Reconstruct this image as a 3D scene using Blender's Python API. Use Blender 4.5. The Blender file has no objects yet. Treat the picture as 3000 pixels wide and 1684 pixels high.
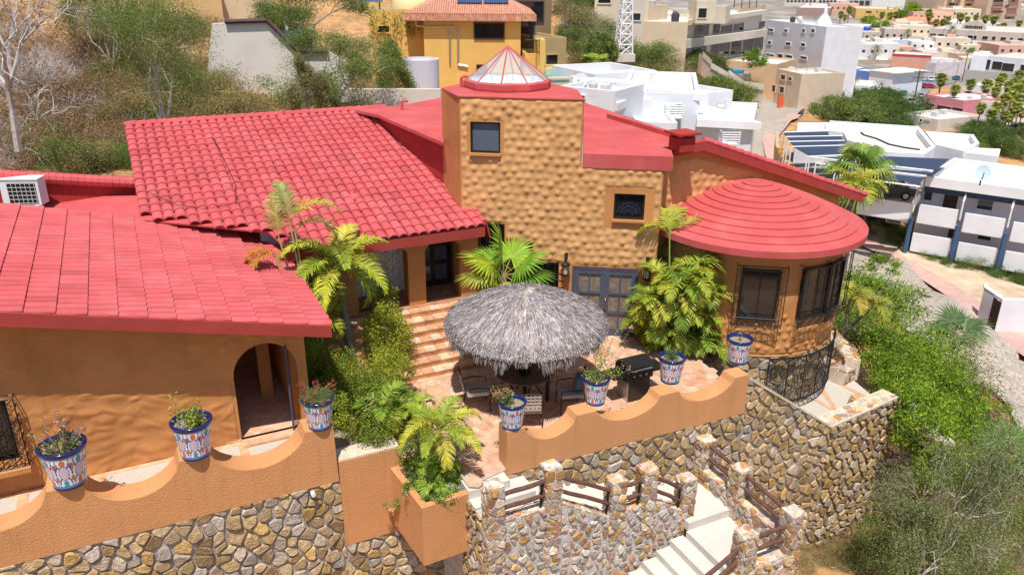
import bpy, math, random
import numpy as np
from mathutils import Vector
from mathutils.geometry import tessellate_polygon
R = math.radians
random.seed(7); rng = np.random.default_rng(7)
S = bpy.context.scene
COL = bpy.data.collections.new("Place"); S.collection.children.link(COL)

# ---------------------------------------------------------------- camera
FOC = 2333.0; PITCH = R(22); ROLL = R(0.5); CAMZ = 10.0
fw = np.array([0, math.cos(PITCH), -math.sin(PITCH)]); rt = np.array([1.0, 0, 0]); up = np.cross(rt, fw)
_c, _s = math.cos(ROLL), math.sin(ROLL)
rt, up = _c*rt + _s*up, -_s*rt + _c*up
CP = np.array([0, 0, CAMZ])
cam = bpy.data.cameras.new("camera"); camo = bpy.data.objects.new("camera", cam); COL.objects.link(camo)
from mathutils import Matrix
camo.matrix_world = Matrix(((rt[0], up[0], -fw[0], 0), (rt[1], up[1], -fw[1], 0), (rt[2], up[2], -fw[2], CAMZ), (0, 0, 0, 1)))
cam.sensor_width = 36; cam.lens = 36*FOC/3000; cam.clip_start = .1; cam.clip_end = 5000
S.camera = camo

# ---------------------------------------------------------------- sky and sun
SUN_EL = R(67); SUN_H = np.array([-0.10, -0.995])      # horizontal direction towards the sun
w = bpy.data.worlds.new("World"); S.world = w; w.use_nodes = True
nt = w.node_tree; nt.nodes.clear()
sky = nt.nodes.new("ShaderNodeTexSky"); sky.sky_type = 'NISHITA'; sky.sun_disc = False
sky.sun_elevation = SUN_EL; sky.sun_rotation = math.atan2(SUN_H[0], SUN_H[1])
bg = nt.nodes.new("ShaderNodeBackground"); bg.inputs[1].default_value = .11
wo = nt.nodes.new("ShaderNodeOutputWorld"); nt.links.new(sky.outputs[0], bg.inputs[0]); nt.links.new(bg.outputs[0], wo.inputs[0])
sl = bpy.data.lights.new("sun", 'SUN'); sl.energy = 4.6; sl.angle = R(.5); sl.color = (1, .955, .88)
so = bpy.data.objects.new("sun", sl); COL.objects.link(so)
sd = Vector((SUN_H[0]*math.cos(SUN_EL), SUN_H[1]*math.cos(SUN_EL), math.sin(SUN_EL)))
so.rotation_euler = sd.to_track_quat('Z', 'Y').to_euler()
S.view_settings.view_transform = 'Standard'; S.view_settings.look = 'None'
S.view_settings.exposure = .22; S.view_settings.gamma = 1
S.cycles.max_bounces = 6; S.cycles.transparent_max_bounces = 12

# ---------------------------------------------------------------- measuring helpers (photo pixels -> metres)
def ray(x, y): return fw*FOC + rt*(x-1500) - up*(y-842)
def PZ(x, y, z=0.0):
    d = ray(x, y); return CP + d*((z-CAMZ)/d[2])
def PP(x, y, p, n):
    d = ray(x, y); n = np.array(n, float); return CP + d*(np.dot(np.array(p, float)-CP, n)/np.dot(d, n))
def PD(x, y, D):                                   # point at ground distance D
    d = ray(x, y); return CP + d*(D/math.hypot(d[0], d[1]))
def UPZ(p, x, y): return PP(x, y, p, (0, 1, 0))     # where a pixel meets the upright plane through p
A1 = R(26); d1 = np.array([math.cos(A1), math.sin(A1)]); n1 = np.array([-math.sin(A1), math.cos(A1)])
def W(u, v, z=0.0): return np.array([*(d1*u+n1*v), z])
def UV(x, y, v): return PP(x, y, W(0, v), (*n1, 0))
AT = R(-7); dT = np.array([math.cos(AT), math.sin(AT)]); nT = np.array([-math.sin(AT), math.cos(AT)]); OT = np.array([3.53, 20.94])
def T(s, z, off=0.0): return np.array([*(OT+dT*s-nT*off), z])   # point on the door wall, off = metres in front of it

# ---------------------------------------------------------------- materials
MATS = {}
def mat(name, col, rough=.85, var=.12, vs=3.0, bump=0, bs=40, attr=False, metal=0, var2=None, spec=.3, trans=0, detail=6, alpha=None, bd=.02, mul=False, streak=0):
    m = bpy.data.materials.new(name); m.use_nodes = True; n = m.node_tree; N = n.nodes; L = n.links
    b = N["Principled BSDF"]; b.inputs["Roughness"].default_value = rough; b.inputs["Metallic"].default_value = metal
    b.inputs["Specular IOR Level"].default_value = spec
    tc = N.new("ShaderNodeTexCoord")
    nz = N.new("ShaderNodeTexNoise"); nz.inputs["Scale"].default_value = vs; nz.inputs["Detail"].default_value = detail
    L.new(tc.outputs["Object"], nz.inputs["Vector"])
    mx = N.new("ShaderNodeMix"); mx.data_type = 'RGBA'; mx.blend_type = 'MULTIPLY'; mx.inputs[0].default_value = 1
    cr = N.new("ShaderNodeMapRange"); cr.inputs[1].default_value = .3; cr.inputs[2].default_value = .7
    cr.inputs[3].default_value = 1-var; cr.inputs[4].default_value = 1+var
    L.new(nz.outputs[0], cr.inputs[0]); L.new(cr.outputs[0], mx.inputs[7])
    if attr:
        at = N.new("ShaderNodeAttribute"); at.attribute_name = "Col"; L.new(at.outputs["Color"], mx.inputs[6])
    elif var2:
        m2 = N.new("ShaderNodeMix"); m2.data_type = 'RGBA'; m2.inputs[6].default_value = (*col, 1); m2.inputs[7].default_value = (*var2[0], 1)
        n2 = N.new("ShaderNodeTexNoise"); n2.inputs["Scale"].default_value = var2[1]; n2.inputs["Detail"].default_value = 8
        n2.inputs["Roughness"].default_value = .65
        L.new(tc.outputs["Object"], n2.inputs["Vector"])
        r2 = N.new("ShaderNodeMapRange"); r2.inputs[1].default_value = var2[2]; r2.inputs[2].default_value = var2[3]
        L.new(n2.outputs[0], r2.inputs[0]); L.new(r2.outputs[0], m2.inputs[0]); L.new(m2.outputs[2], mx.inputs[6])
    else: mx.inputs[6].default_value = (*col, 1)
    out = mx.outputs[2]
    if streak:      # rain marks and grime: narrow patches drawn out downwards
        mp = N.new("ShaderNodeMapping"); mp.inputs["Scale"].default_value = (5, 5, .55); L.new(tc.outputs["Object"], mp.inputs[0])
        sn = N.new("ShaderNodeTexNoise"); sn.inputs["Scale"].default_value = 1; sn.inputs["Detail"].default_value = 7; sn.inputs["Roughness"].default_value = .7; L.new(mp.outputs[0], sn.inputs["Vector"])
        sr_ = N.new("ShaderNodeMapRange"); sr_.inputs[1].default_value = .52; sr_.inputs[2].default_value = .72; sr_.inputs[3].default_value = 1; sr_.inputs[4].default_value = 1-streak; L.new(sn.outputs[0], sr_.inputs[0])
        m3 = N.new("ShaderNodeMix"); m3.data_type = 'RGBA'; m3.blend_type = 'MULTIPLY'; m3.inputs[0].default_value = 1; L.new(out, m3.inputs[6]); L.new(sr_.outputs[0], m3.inputs[7]); out = m3.outputs[2]
    if mul:         # each tile keeps its own tone of the paint
        at = N.new("ShaderNodeAttribute"); at.attribute_name = "Col"; m4 = N.new("ShaderNodeMix"); m4.data_type = 'RGBA'; m4.blend_type = 'MULTIPLY'; m4.inputs[0].default_value = 1
        L.new(out, m4.inputs[6]); L.new(at.outputs["Color"], m4.inputs[7]); out = m4.outputs[2]
    L.new(out, b.inputs["Base Color"])
    if bump:
        bz = N.new("ShaderNodeTexNoise"); bz.inputs["Scale"].default_value = bs; bz.inputs["Detail"].default_value = 4
        L.new(tc.outputs["Object"], bz.inputs["Vector"])
        bp = N.new("ShaderNodeBump"); bp.inputs["Strength"].default_value = bump; bp.inputs["Distance"].default_value = bd
        L.new(bz.outputs[0], bp.inputs["Height"]); L.new(bp.outputs[0], b.inputs["Normal"])
    if trans:
        tr = N.new("ShaderNodeBsdfTranslucent"); ms = N.new("ShaderNodeMixShader"); ms.inputs[0].default_value = trans
        L.new(mx.outputs[2], tr.inputs[0]); L.new(b.outputs[0], ms.inputs[1]); L.new(tr.outputs[0], ms.inputs[2])
        L.new(ms.outputs[0], N["Material Output"].inputs[0])
    MATS[name] = m; return m

M = dict(
 stucco=mat("orange_stucco", (.54, .24, .082), .9, .09, 1.3, .45, 45, bd=.02, var2=((.46, .195, .065), .7, .45, .75), streak=.16),
 stucco_rough=mat("rough_orange_stucco", (.60, .285, .12), .92, .08, 1.1, .6, 30, bd=.025, var2=((.52, .235, .09), .6, .45, .8), streak=.16),
 dimple=mat("dimpled_stucco", (.62, .335, .14), .9, .08, 2, .25, 50, var2=((.54, .275, .11), .8, .4, .8), streak=.12),
 redtile=mat("painted_red_tile", (.54, .085, .088), .75, .10, 1.6, .3, 60, spec=.35, var2=((.57, .13, .135), 1.1, .45, .8), mul=True, streak=.10),
 redflat=mat("painted_red_concrete", (.50, .08, .078), .8, .10, .8, .3, 40, var2=((.56, .13, .12), .9, .45, .75), streak=.12),
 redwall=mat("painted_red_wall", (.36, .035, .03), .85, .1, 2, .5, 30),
 stone=mat("stone", (.4, .3, .2), .85, .3, 9, .9, 22, attr=True, bd=.04),
 mortar=mat("mortar", (.40, .35, .32), .95, .2, 6, 1.0, 25, bd=.03), mortar2=mat("grey_mortar", (.54, .49, .47), .95, .2, 6, 1.0, 25, bd=.04),
 shadedred=mat("shade_darkened_red_fascia", (.36, .05, .04), .8, .1, 1.5, .3, 40),  # roof red darkened in the colour, standing in for the fascia's weaker sun
 concrete=mat("poured_concrete", (.60, .56, .50), .85, .07, 2.5, .2, 60, var2=((.50, .46, .41), 1.2, .45, .8)),
 pale=mat("pale_coping", (.60, .50, .38), .9, .15, 6, .4, 30),
 terra=mat("terracotta_tile", (.56, .27, .14), .7, .25, 5, .2, 40, attr=True),
 gravel=mat("exposed_gravel", (.52, .47, .40), .95, .35, 70, .6, 90),
 wood=mat("brown_log", (.13, .06, .045), .8, .25, 8, .5, 30),
 iron=mat("black_iron", (.012, .012, .014), .5, .1),
 darkwood=mat("dark_wood", (.05, .03, .02), .7, .2),
 bluewood=mat("blue_grey_wood", (.075, .083, .125), .6, .15, 6),
 pot=mat("glazed_pot", (.8, .8, .8), .25, .03, 5, attr=True, spec=.5),
 cobalt=mat("cobalt_glaze", (.012, .018, .10), .15, .1, spec=.6),
 soil=mat("soil", (.30, .24, .16), .95, .3, 20, .8, 50),
 leaf=mat("leaf", (.1, .2, .03), .55, .18, 4, attr=True, trans=.28, spec=.25),
 dry=mat("dry_twig", (.2, .15, .1), .9, .2, 3, attr=True),
 flower=mat("petal", (.5, .03, .08), .6, .1, attr=True, trans=.2),
 thatch=mat("thatch", (.4, .34, .3), .9, .2, 6, attr=True),
 bark=mat("bark", (.30, .27, .24), .9, .35, 14, .6, 40),
 palmbark=mat("palm_trunk", (.20, .17, .15), .9, .3, 20, .5, 30, attr=False),
 white=mat("white_wall", (.80, .80, .80), .8, .05, 1.5, .2, 30),
 paint=mat("painted_wall", (.8, .8, .8), .85, .07, .8, .15, 20, attr=True),
 metal=mat("steel", (.55, .55, .56), .35, .1, metal=.9),
 whitemetal=mat("white_paint_metal", (.75, .75, .75), .4, .05),
 black=mat("black_enamel", (.015, .014, .014), .3, .1, spec=.5),
 cushion=mat("beige_cushion", (.50, .40, .33), .9, .1, 20),
 bluecush=mat("blue_cushion", (.14, .20, .28), .9, .15, 30),
 car=mat("car_paint", (.5, .5, .5), .25, .02, attr=True, spec=.6),
 rubber=mat("rubber", (.02, .02, .02), .8, .1),
 screen=mat("navy_shade", (.035, .055, .10), .9, .1),
 water=mat("pool_water", (.10, .42, .40), .1, .1, 3),
 solar=mat("solar_cell", (.05, .08, .16), .15, .05, spec=.6),
 skin=mat("skin", (.35, .2, .13), .6, .05), cloth=mat("dark_cloth", (.03, .03, .04), .9, .1),
)
def glassmat(name, col, rough=.06):
    m = mat(name, col, rough, .05, 1, spec=.8); return m
M['glass'] = glassmat("dark_window_glass", (.012, .014, .018)); M['glassb'] = glassmat("window_glass_grey", (.10, .13, .17), .12)
M['curtain'] = mat("window_curtain_glass", (.20, .165, .13), .3, .3, 9); M['lampglass'] = mat("lantern_glass", (.55, .50, .38), .2, .1)
M['greenglass'] = glassmat("green_glass", (.01, .22, .18))
def clear():
    m = bpy.data.materials.new("clear_acrylic"); m.use_nodes = True; N = m.node_tree.nodes; L = m.node_tree.links
    b = N["Principled BSDF"]; b.inputs["Base Color"].default_value = (.8, .84, .85, 1); b.inputs["Roughness"].default_value = .1
    b.inputs["Specular IOR Level"].default_value = .6
    t = N.new("ShaderNodeBsdfTransparent"); t.inputs[0].default_value = (.86, .9, .92, 1)
    x = N.new("ShaderNodeMixShader"); x.inputs[0].default_value = .28
    L.new(t.outputs[0], x.inputs[1]); L.new(b.outputs[0], x.inputs[2]); L.new(x.outputs[0], N["Material Output"].inputs[0]); return m
M['clear'] = clear()
def hexmat():
    m = mat("octagon_clay_paving", (.62, .33, .19), .75, .12, 4, .25, 40); N = m.node_tree.nodes; L = m.node_tree.links
    tc = N.new("ShaderNodeTexCoord"); v = N.new("ShaderNodeTexVoronoi"); v.feature = 'DISTANCE_TO_EDGE'; v.inputs["Scale"].default_value = 2.5; v.inputs["Randomness"].default_value = .22
    v2 = N.new("ShaderNodeTexVoronoi"); v2.inputs["Scale"].default_value = 2.5; v2.inputs["Randomness"].default_value = .22
    mp = N.new("ShaderNodeMapping"); mp.inputs["Rotation"].default_value = (0, 0, A1); mp.inputs["Scale"].default_value = (1.1, 1.3, 0.0)
    L.new(tc.outputs["Object"], mp.inputs[0]); L.new(mp.outputs[0], v.inputs["Vector"]); L.new(mp.outputs[0], v2.inputs["Vector"])
    r = N.new("ShaderNodeMapRange"); r.inputs[1].default_value = .025; r.inputs[2].default_value = .05; L.new(v.outputs["Distance"], r.inputs[0])
    a = N.new("ShaderNodeMix"); a.data_type = 'RGBA'; a.inputs[6].default_value = (.60, .50, .40, 1)
    hs = N.new("ShaderNodeMix"); hs.data_type = 'RGBA'; hs.inputs[6].default_value = (.60, .31, .18, 1); hs.inputs[7].default_value = (.66, .42, .28, 1)
    sp = N.new("ShaderNodeSeparateColor"); L.new(v2.outputs["Color"], sp.inputs[0]); L.new(sp.outputs[0], hs.inputs[0])
    L.new(r.outputs[0], a.inputs[0]); L.new(hs.outputs[2], a.inputs[7])
    mul = [n for n in N if n.bl_idname == "ShaderNodeMix" and n.blend_type == 'MULTIPLY'][0]; L.new(a.outputs[2], mul.inputs[6]); return m
M['hex'] = hexmat()
def groundmat():
    m = mat("dry_earth", (.36, .20, .09), .95, .25, .8, .8, 3, bd=.15, var2=((.54, .30, .13), .35, .42, .62)); return m
M['earth'] = groundmat(); M['sand'] = mat("pale_dirt", (.50, .38, .26), .95, .2, .9, .6, 4, bd=.1, var2=((.58, .45, .32), .5, .4, .7))
M['cobble'] = mat("cobbled_road", (.35, .305, .26), .95, .3, 6, .8, 7, bd=.05, var2=((.42, .345, .275), 3, .4, .7))
M['asphalt'] = mat("worn_asphalt", (.22, .21, .21), .95, .15, 2)
M['pinkpave'] = mat("pink_paving", (.52, .33, .28), .9, .15, 3, .2, 20)
M['town'] = mat("town_ground", (.34, .29, .25), .95, .3, .08, var2=((.20, .18, .15), .05, .4, .6))

# ---------------------------------------------------------------- mesh builder
def nrm(v):
    v = np.array(v, float); l = np.linalg.norm(v); return v/l if l > 1e-12 else v
class MB:
    def __init__(s): s.V = []; s.F = []; s.C = []; s.n = 0; s.big = []
    def add(s, vs, fs, col=None):
        o = s.n; s.V.extend([tuple(map(float, v)) for v in vs]); s.n += len(vs)
        for f in fs: s.F.append(tuple(i+o for i in f)); s.C.append(col or (1, 1, 1))
        return s
    def arr(s, V, k, cols):          # V (n,k,3) separate k-gons, cols (n,3)
        s.big.append((np.asarray(V, np.float32), k, np.asarray(cols, np.float32))); return s
    def obox(s, c, ex, ey, ez, col=None):    # centre and half vectors
        c, ex, ey, ez = map(lambda a: np.array(a, float), (c, ex, ey, ez))
        vs = [c+a*ex+b*ey+d*ez for d in (-1, 1) for a, b in ((-1, -1), (1, -1), (1, 1), (-1, 1))]
        if np.dot(np.cross(ex, ey), ez) < 0: vs = vs[4:]+vs[:4]
        return s.add(vs, [(3, 2, 1, 0), (4, 5, 6, 7), (0, 1, 5, 4), (1, 2, 6, 5), (2, 3, 7, 6), (3, 0, 4, 7)], col)
    def box(s, c, sx, sy, sz, ang=0, col=None):  # centre of base
        e = np.array([math.cos(ang), math.sin(ang), 0]); n = np.array([-e[1], e[0], 0])
        return s.obox(np.array(c)+np.array([0, 0, sz/2]), e*sx/2, n*sy/2, (0, 0, sz/2), col)
    def prism(s, poly, vec, col=None):       # planar polygon (3-D points) swept by vec
        p = [np.array(q, float) for q in poly]; v = np.array(vec, float); n = len(p)
        nn = sum((np.cross(p[i]-p[0], p[(i+1) % n]-p[0]) for i in range(n)), np.zeros(3))
        if np.dot(nn, v) < 0: p = p[::-1]
        tris = tessellate_polygon([[Vector(q) for q in p]])
        fs = []
        for t in tris:
            a, b, c = t
            if np.dot(np.cross(p[b]-p[a], p[c]-p[a]), v) < 0: a, b, c = a, c, b
            fs.append((a+n, b+n, c+n)); fs.append((c, b, a))
        fs += [(i, (i+1) % n, (i+1) % n+n, i+n) for i in range(n)]
        return s.add(p+[q+v for q in p], fs, col)
    def holes(s, outer, holes, fr, th, col=None):   # fr=(origin, es, et, normal): polygon with holes, thickness th behind the face
        o, es, et, nn = [np.array(a, float) for a in fr]
        def area(l): return sum(l[i][0]*l[(i+1) % len(l)][1]-l[(i+1) % len(l)][0]*l[i][1] for i in range(len(l)))
        loops = [outer if area(outer) > 0 else outer[::-1]]+[h if area(h) < 0 else h[::-1] for h in holes]
        flat = [q for l in loops for q in l]; P = [o+es*q[0]+et*q[1] for q in flat]; n = len(P)
        tris = tessellate_polygon([[Vector((q[0], q[1], 0)) for q in l] for l in loops]); fs = []
        for a, b, c in tris:
            A = (flat[b][0]-flat[a][0])*(flat[c][1]-flat[a][1])-(flat[c][0]-flat[a][0])*(flat[b][1]-flat[a][1])
            if A < 0: a, b, c = a, c, b
            fs.append((a, b, c)); fs.append((c+n, b+n, a+n))
        k = 0
        for l in loops:
            m = len(l)
            for i in range(m): fs.append((k+(i+1) % m, k+i, k+i+n, k+(i+1) % m+n))
            k += m
        if np.dot(np.cross(es, et), nn) < 0: fs = [f[::-1] for f in fs]
        return s.add(P+[p-nn*th for p in P], fs, col)
    def tube(s, pts, r, seg=6, col=None, cap=True):
        pts = [np.array(p, float) for p in pts]; n = len(pts); rr = r if hasattr(r, '__len__') else [r]*n
        vs = []; prev = None
        for i, p in enumerate(pts):
            t = nrm(pts[min(i+1, n-1)]-pts[max(i-1, 0)])
            if prev is None: a = nrm(np.cross(t, (0, 0, 1) if abs(t[2]) < .9 else (1, 0, 0)))
            else: a = nrm(prev-t*np.dot(prev, t))
            prev = a; b = np.cross(t, a)
            for k in range(seg):
                th = 2*math.pi*k/seg; vs.append(p+(a*math.cos(th)+b*math.sin(th))*rr[i])
        fs = [(i*seg+k, i*seg+(k+1) % seg, (i+1)*seg+(k+1) % seg, (i+1)*seg+k) for i in range(n-1) for k in range(seg)]
        if cap: fs += [tuple(range(seg))[::-1], tuple((n-1)*seg+k for k in range(seg))]
        return s.add(vs, fs, col)
    def lathe(s, prof, c, seg=24, col=None, a0=0, a1=2*math.pi):   # profile [(r,z)], bottom to top on the outside
        c = np.array(c, float); full = abs(a1-a0-2*math.pi) < 1e-6; m = seg if full else seg+1; vs = []
        for r_, z in prof:
            for k in range(m):
                th = a0+(a1-a0)*k/seg; vs.append(c+np.array([r_*math.cos(th), r_*math.sin(th), z]))
        fs = [(i*m+k, i*m+(k+1) % m, (i+1)*m+(k+1) % m, (i+1)*m+k) for i in range(len(prof)-1) for k in range(seg)]
        if callable(col):
            o = s.n; s.V.extend([tuple(v) for v in vs]); s.n += len(vs)
            for i in range(len(prof)-1):
                for k in range(seg): s.F.append(tuple(o+j for j in fs[i*seg+k])); s.C.append(col(i, k))
            return s
        return s.add(vs, fs, col)
    def grid(s, G, mask=None, col=None):      # G (a,b,3)
        a, b = G.shape[:2]; idx = np.arange(a*b).reshape(a, b)
        Q = np.stack([idx[:-1, :-1], idx[1:, :-1], idx[1:, 1:], idx[:-1, 1:]], -1)
        Q = Q[mask] if mask is not None else Q.reshape(-1, 4)
        o = s.n; s.V.extend(map(tuple, G.reshape(-1, 3).tolist())); s.n += a*b
        s.F.extend(map(tuple, (Q+o).tolist())); s.C.extend([col or (1, 1, 1)]*len(Q)); return s
    def build(s, name, m, parent=None, smooth=False, loc=None, colors=True):
        me = bpy.data.meshes.new(name)
        V = np.array(s.V, np.float32).reshape(-1, 3); L = [i for f in s.F for i in f]; tot = [len(f) for f in s.F]
        lc = np.repeat(np.array(s.C, np.float32).reshape(-1, 3), tot, axis=0) if s.F else np.zeros((0, 3), np.float32)
        L = np.array(L, np.int32); tot = np.array(tot, np.int32)
        for B, k, c in s.big:
            n0 = len(V); V = np.concatenate([V, B.reshape(-1, 3)]); L = np.concatenate([L, np.arange(n0, n0+len(B)*k, dtype=np.int32)])
            tot = np.concatenate([tot, np.full(len(B), k, np.int32)]); lc = np.concatenate([lc, np.repeat(c, k, axis=0)])
        base = np.zeros(3)
        if parent is not None: base = np.array(LOC.get(parent.name, (0, 0, 0)))
        elif loc is not None: base = np.array(loc, float)
        V = V-base.astype(np.float32)
        me.vertices.add(len(V)); me.vertices.foreach_set("co", V.ravel())
        me.loops.add(len(L)); me.loops.foreach_set("vertex_index", L)
        me.polygons.add(len(tot)); me.polygons.foreach_set("loop_start", np.concatenate([[0], np.cumsum(tot)[:-1]]).astype(np.int32))
        me.update(calc_edges=True)
        me.polygons.foreach_set("use_smooth", np.full(len(tot), smooth))
        if colors:
            ca = me.color_attributes.new("Col", 'FLOAT_COLOR', 'CORNER')
            ca.data.foreach_set("color", np.concatenate([lc, np.ones((len(lc), 1), np.float32)], 1).ravel())
        me.materials.append(M[m] if isinstance(m, str) else m)
        o = bpy.data.objects.new(name, me); COL.objects.link(o)
        if parent is not None: o.parent = parent; LOC[o.name] = tuple(base)
        else: o.location = tuple(base); LOC[o.name] = tuple(base)
        return o
LOC = {}
def tag(o, label, cat, group=None):
    o['label'] = label; o['category'] = cat
    if group: o['group'] = group
    return o
def thing(name, label, cat, loc=(0, 0, 0), group=None):
    o = bpy.data.objects.new(name, None); COL.objects.link(o); o.location = tuple(map(float, loc)); o.empty_display_size = .3
    LOC[o.name] = tuple(map(float, loc)); return tag(o, label, cat, group)
def struct(o, kind='structure'): o['kind'] = kind; return o
def copy_tree(o, loc, rz=0, sc=1.0, label=None, group=None, parent=None):
    c = o.copy(); COL.objects.link(c)
    if parent is None:
        c.location = tuple(map(float, loc)); c.rotation_euler = (0, 0, rz); c.scale = (sc,)*3 if not hasattr(sc, '__len__') else sc
        if label: c['label'] = label
        if group: c['group'] = group
    else: c.parent = parent
    for ch in list(o.children): copy_tree(ch, None, parent=c)
    return c

# ---------------------------------------------------------------- stones laid in mortar: real, separate, rounded blocks
PAL1 = [(.46, .32, .16), (.54, .40, .23), (.38, .25, .11), (.50, .36, .22), (.40, .28, .16), (.48, .31, .12), (.46, .36, .27), (.53, .36, .20), (.35, .23, .12), (.44, .37, .31)]
PAL2 = [(.50, .27, .10), (.58, .43, .26), (.44, .22, .11), (.55, .43, .34), (.60, .40, .18), (.42, .33, .27), (.62, .52, .40), (.48, .38, .30), (.44, .28, .22), (.52, .44, .36), (.50, .40, .30)]
def clip(poly, p, n):
    out = []; m = len(poly)
    for i in range(m):
        a, b = poly[i], poly[(i+1) % m]; da = (a[0]-p[0])*n[0]+(a[1]-p[1])*n[1]; db = (b[0]-p[0])*n[0]+(b[1]-p[1])*n[1]
        if da <= 0: out.append(a)
        if (da < 0 < db) or (db < 0 < da):
            t = da/(da-db); out.append((a[0]+(b[0]-a[0])*t, a[1]+(b[1]-a[1])*t))
    return out
def stones(mb, fr, poly, sx=.34, sy=.25, gap=.022, h=.05, pal=PAL1, seed=1, shear=0.0, bright=1.0, jit=.42, curve=None):
    rs = random.Random(seed); o, es, et, nn = [np.array(a, float) for a in fr]
    xs = [q[0] for q in poly]; ys = [q[1] for q in poly]; x0, x1, y0, y1 = min(xs), max(xs), min(ys), max(ys)
    seeds = {}
    for j in range(int((y0-.5)/sy)-2, int((y1+.5)/sy)+3):
        for i in range(int((x0-.5)/sx)-2, int((x1+.5)/sx)+3):
            seeds[i, j] = ((i+(j % 2)*.5+rs.uniform(-jit, jit))*sx, (j+rs.uniform(-jit, jit))*sy)
    ar = sum(poly[i][0]*poly[(i+1) % len(poly)][1]-poly[(i+1) % len(poly)][0]*poly[i][1] for i in range(len(poly)))
    P = poly if ar > 0 else poly[::-1]
    for (i, j), s in seeds.items():
        if not (x0-sx < s[0] < x1+sx and y0-sy < s[1] < y1+sy): continue
        c = [(s[0]-sx*1.5, s[1]-sy*1.5), (s[0]+sx*1.5, s[1]-sy*1.5), (s[0]+sx*1.5, s[1]+sy*1.5), (s[0]-sx*1.5, s[1]+sy*1.5)]
        for a in range(-2, 3):
            for b in range(-2, 3):
                if (a or b) and (i+a, j+b) in seeds:
                    q = seeds[i+a, j+b]; dx, dy = q[0]-s[0], q[1]-s[1]
                    g = gap*rs.uniform(.5, 1.5); l = math.hypot(dx, dy) or 1e-6
                    c = clip(c, (s[0]+dx/2-dx/l*g, s[1]+dy/2-dy/l*g), (dx, dy))
                    if len(c) < 3: break
            if len(c) < 3: break
        if len(c) < 3: continue
        for k in range(len(P)):
            a, b = P[k], P[(k+1) % len(P)]; c = clip(c, a, (b[1]-a[1], -(b[0]-a[0])))
            if len(c) < 3: break
        if len(c) < 3: continue
        A = sum(c[k][0]*c[(k+1) % len(c)][1]-c[(k+1) % len(c)][0]*c[k][1] for k in range(len(c)))/2
        if A < sx*sy*.12: continue
        r = []
        for k in range(len(c)):
            a, b = c[k], c[(k+1) % len(c)]; k1 = rs.uniform(.10, .24); r += [(a[0]*(1-k1)+b[0]*k1, a[1]*(1-k1)+b[1]*k1), (a[0]*k1+b[0]*(1-k1), a[1]*k1+b[1]*(1-k1))]
        cx = sum(q[0] for q in r)/len(r); cy = sum(q[1] for q in r)/len(r); n = len(r); hh = h*rs.uniform(.5, 1.25)
        tx, ty = rs.uniform(-.2, .2), rs.uniform(-.22, .12)
        def pt(f, z):
            out = []
            for q in r:
                x, y = cx+(q[0]-cx)*f, cy+(q[1]-cy)*f; zz = z+((x-cx)*tx+(y-cy)*ty if z > 0 else 0)
                if curve: out.append(curve(x, y, zz))
                else: out.append(o+es*(x+y*shear)+et*y+nn*zz)
            return out
        rn = [rs.uniform(.8, 1) for _ in range(3)]
        col = pal[rs.randrange(len(pal))]; k = rs.uniform(.68, 1.12)*bright; col = tuple(min(.9, v*k) for v in col)
        vs = pt(1, -.01)+pt(.97, hh*.62)+pt(.84, hh)
        fs = [(q*n+e, q*n+(e+1) % n, (q+1)*n+(e+1) % n, (q+1)*n+e) for q in (0, 1) for e in range(n)]+[tuple(2*n+e for e in range(n))]
        if not curve and np.dot(np.cross(es, et), nn) < 0: fs = [f[::-1] for f in fs]
        mb.add(vs, fs, col)
def frame(p, q, nsign=1):    # vertical plane frame from p to q (xy), normal to the right hand side of travel (toward the camera)
    e = nrm([q[0]-p[0], q[1]-p[1], 0]); return (np.array([p[0], p[1], 0.]), e, np.array([0, 0, 1.]), np.array([e[1], -e[0], 0])*nsign)

# ---------------------------------------------------------------- terrain
CT = []
for x, y, z in [(330,440,2.6),(100,500,2.6),(0,430,3.1),(0,200,5.4),(0,60,6.8),(0,0,7.6),(300,300,4),(300,150,5.8),(300,40,7.2),(600,290,3.4),(600,160,5.2),(620,60,6.6),
    (800,280,3.0),(900,300,2.2),(1050,300,1.2),(1250,250,0.3),(1500,235,-.8),(1700,150,1.5),(1650,60,4.8),(1700,5,6.0),(1820,165,1.2),(1900,190,-.8),(2050,185,-3.5),(2120,260,-6.2),
    (2200,350,-8),(2300,310,-9),(2230,420,-8),(2160,470,-8),(2100,330,-6.5),(2400,330,-11.5),(2420,268,-16),(2600,380,-15),(2600,350,-19),(2660,320,-26),(2680,300,-29),(2700,220,-30),(2560,260,-28),(2500,230,-24),(2800,350,-24),(2900,400,-19),(3000,450,-16),(2950,300,-28),(2420,200,-22),(2450,720,-9),(2300,560,-8.6),(2700,850,-9.3),(2980,1200,-9.6),(2900,1000,-9.4),
    (2600,660,-11.0),(2900,770,-11.0),(2750,690,-11.2),(2470,1190,-3.0),(2600,1050,-5.2),(2750,1150,-7.2),(2700,1330,-6.6),(2600,1600,-6.3),(2350,1640,-6),(2900,1600,-7.6),(3000,1450,-8.4),(2450,950,-4.2),(2520,860,-6.6)]:
    CT.append(PZ(x, y, z))
CT += [W(u_, v_, -7.2) for u_, v_ in ((-8, 13.2), (-4, 13.2), (0, 13.2), (3, 13), (5, 11), (8, 9), (11, 8), (-6, 10), (0, 9), (-9, 7))]
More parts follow.
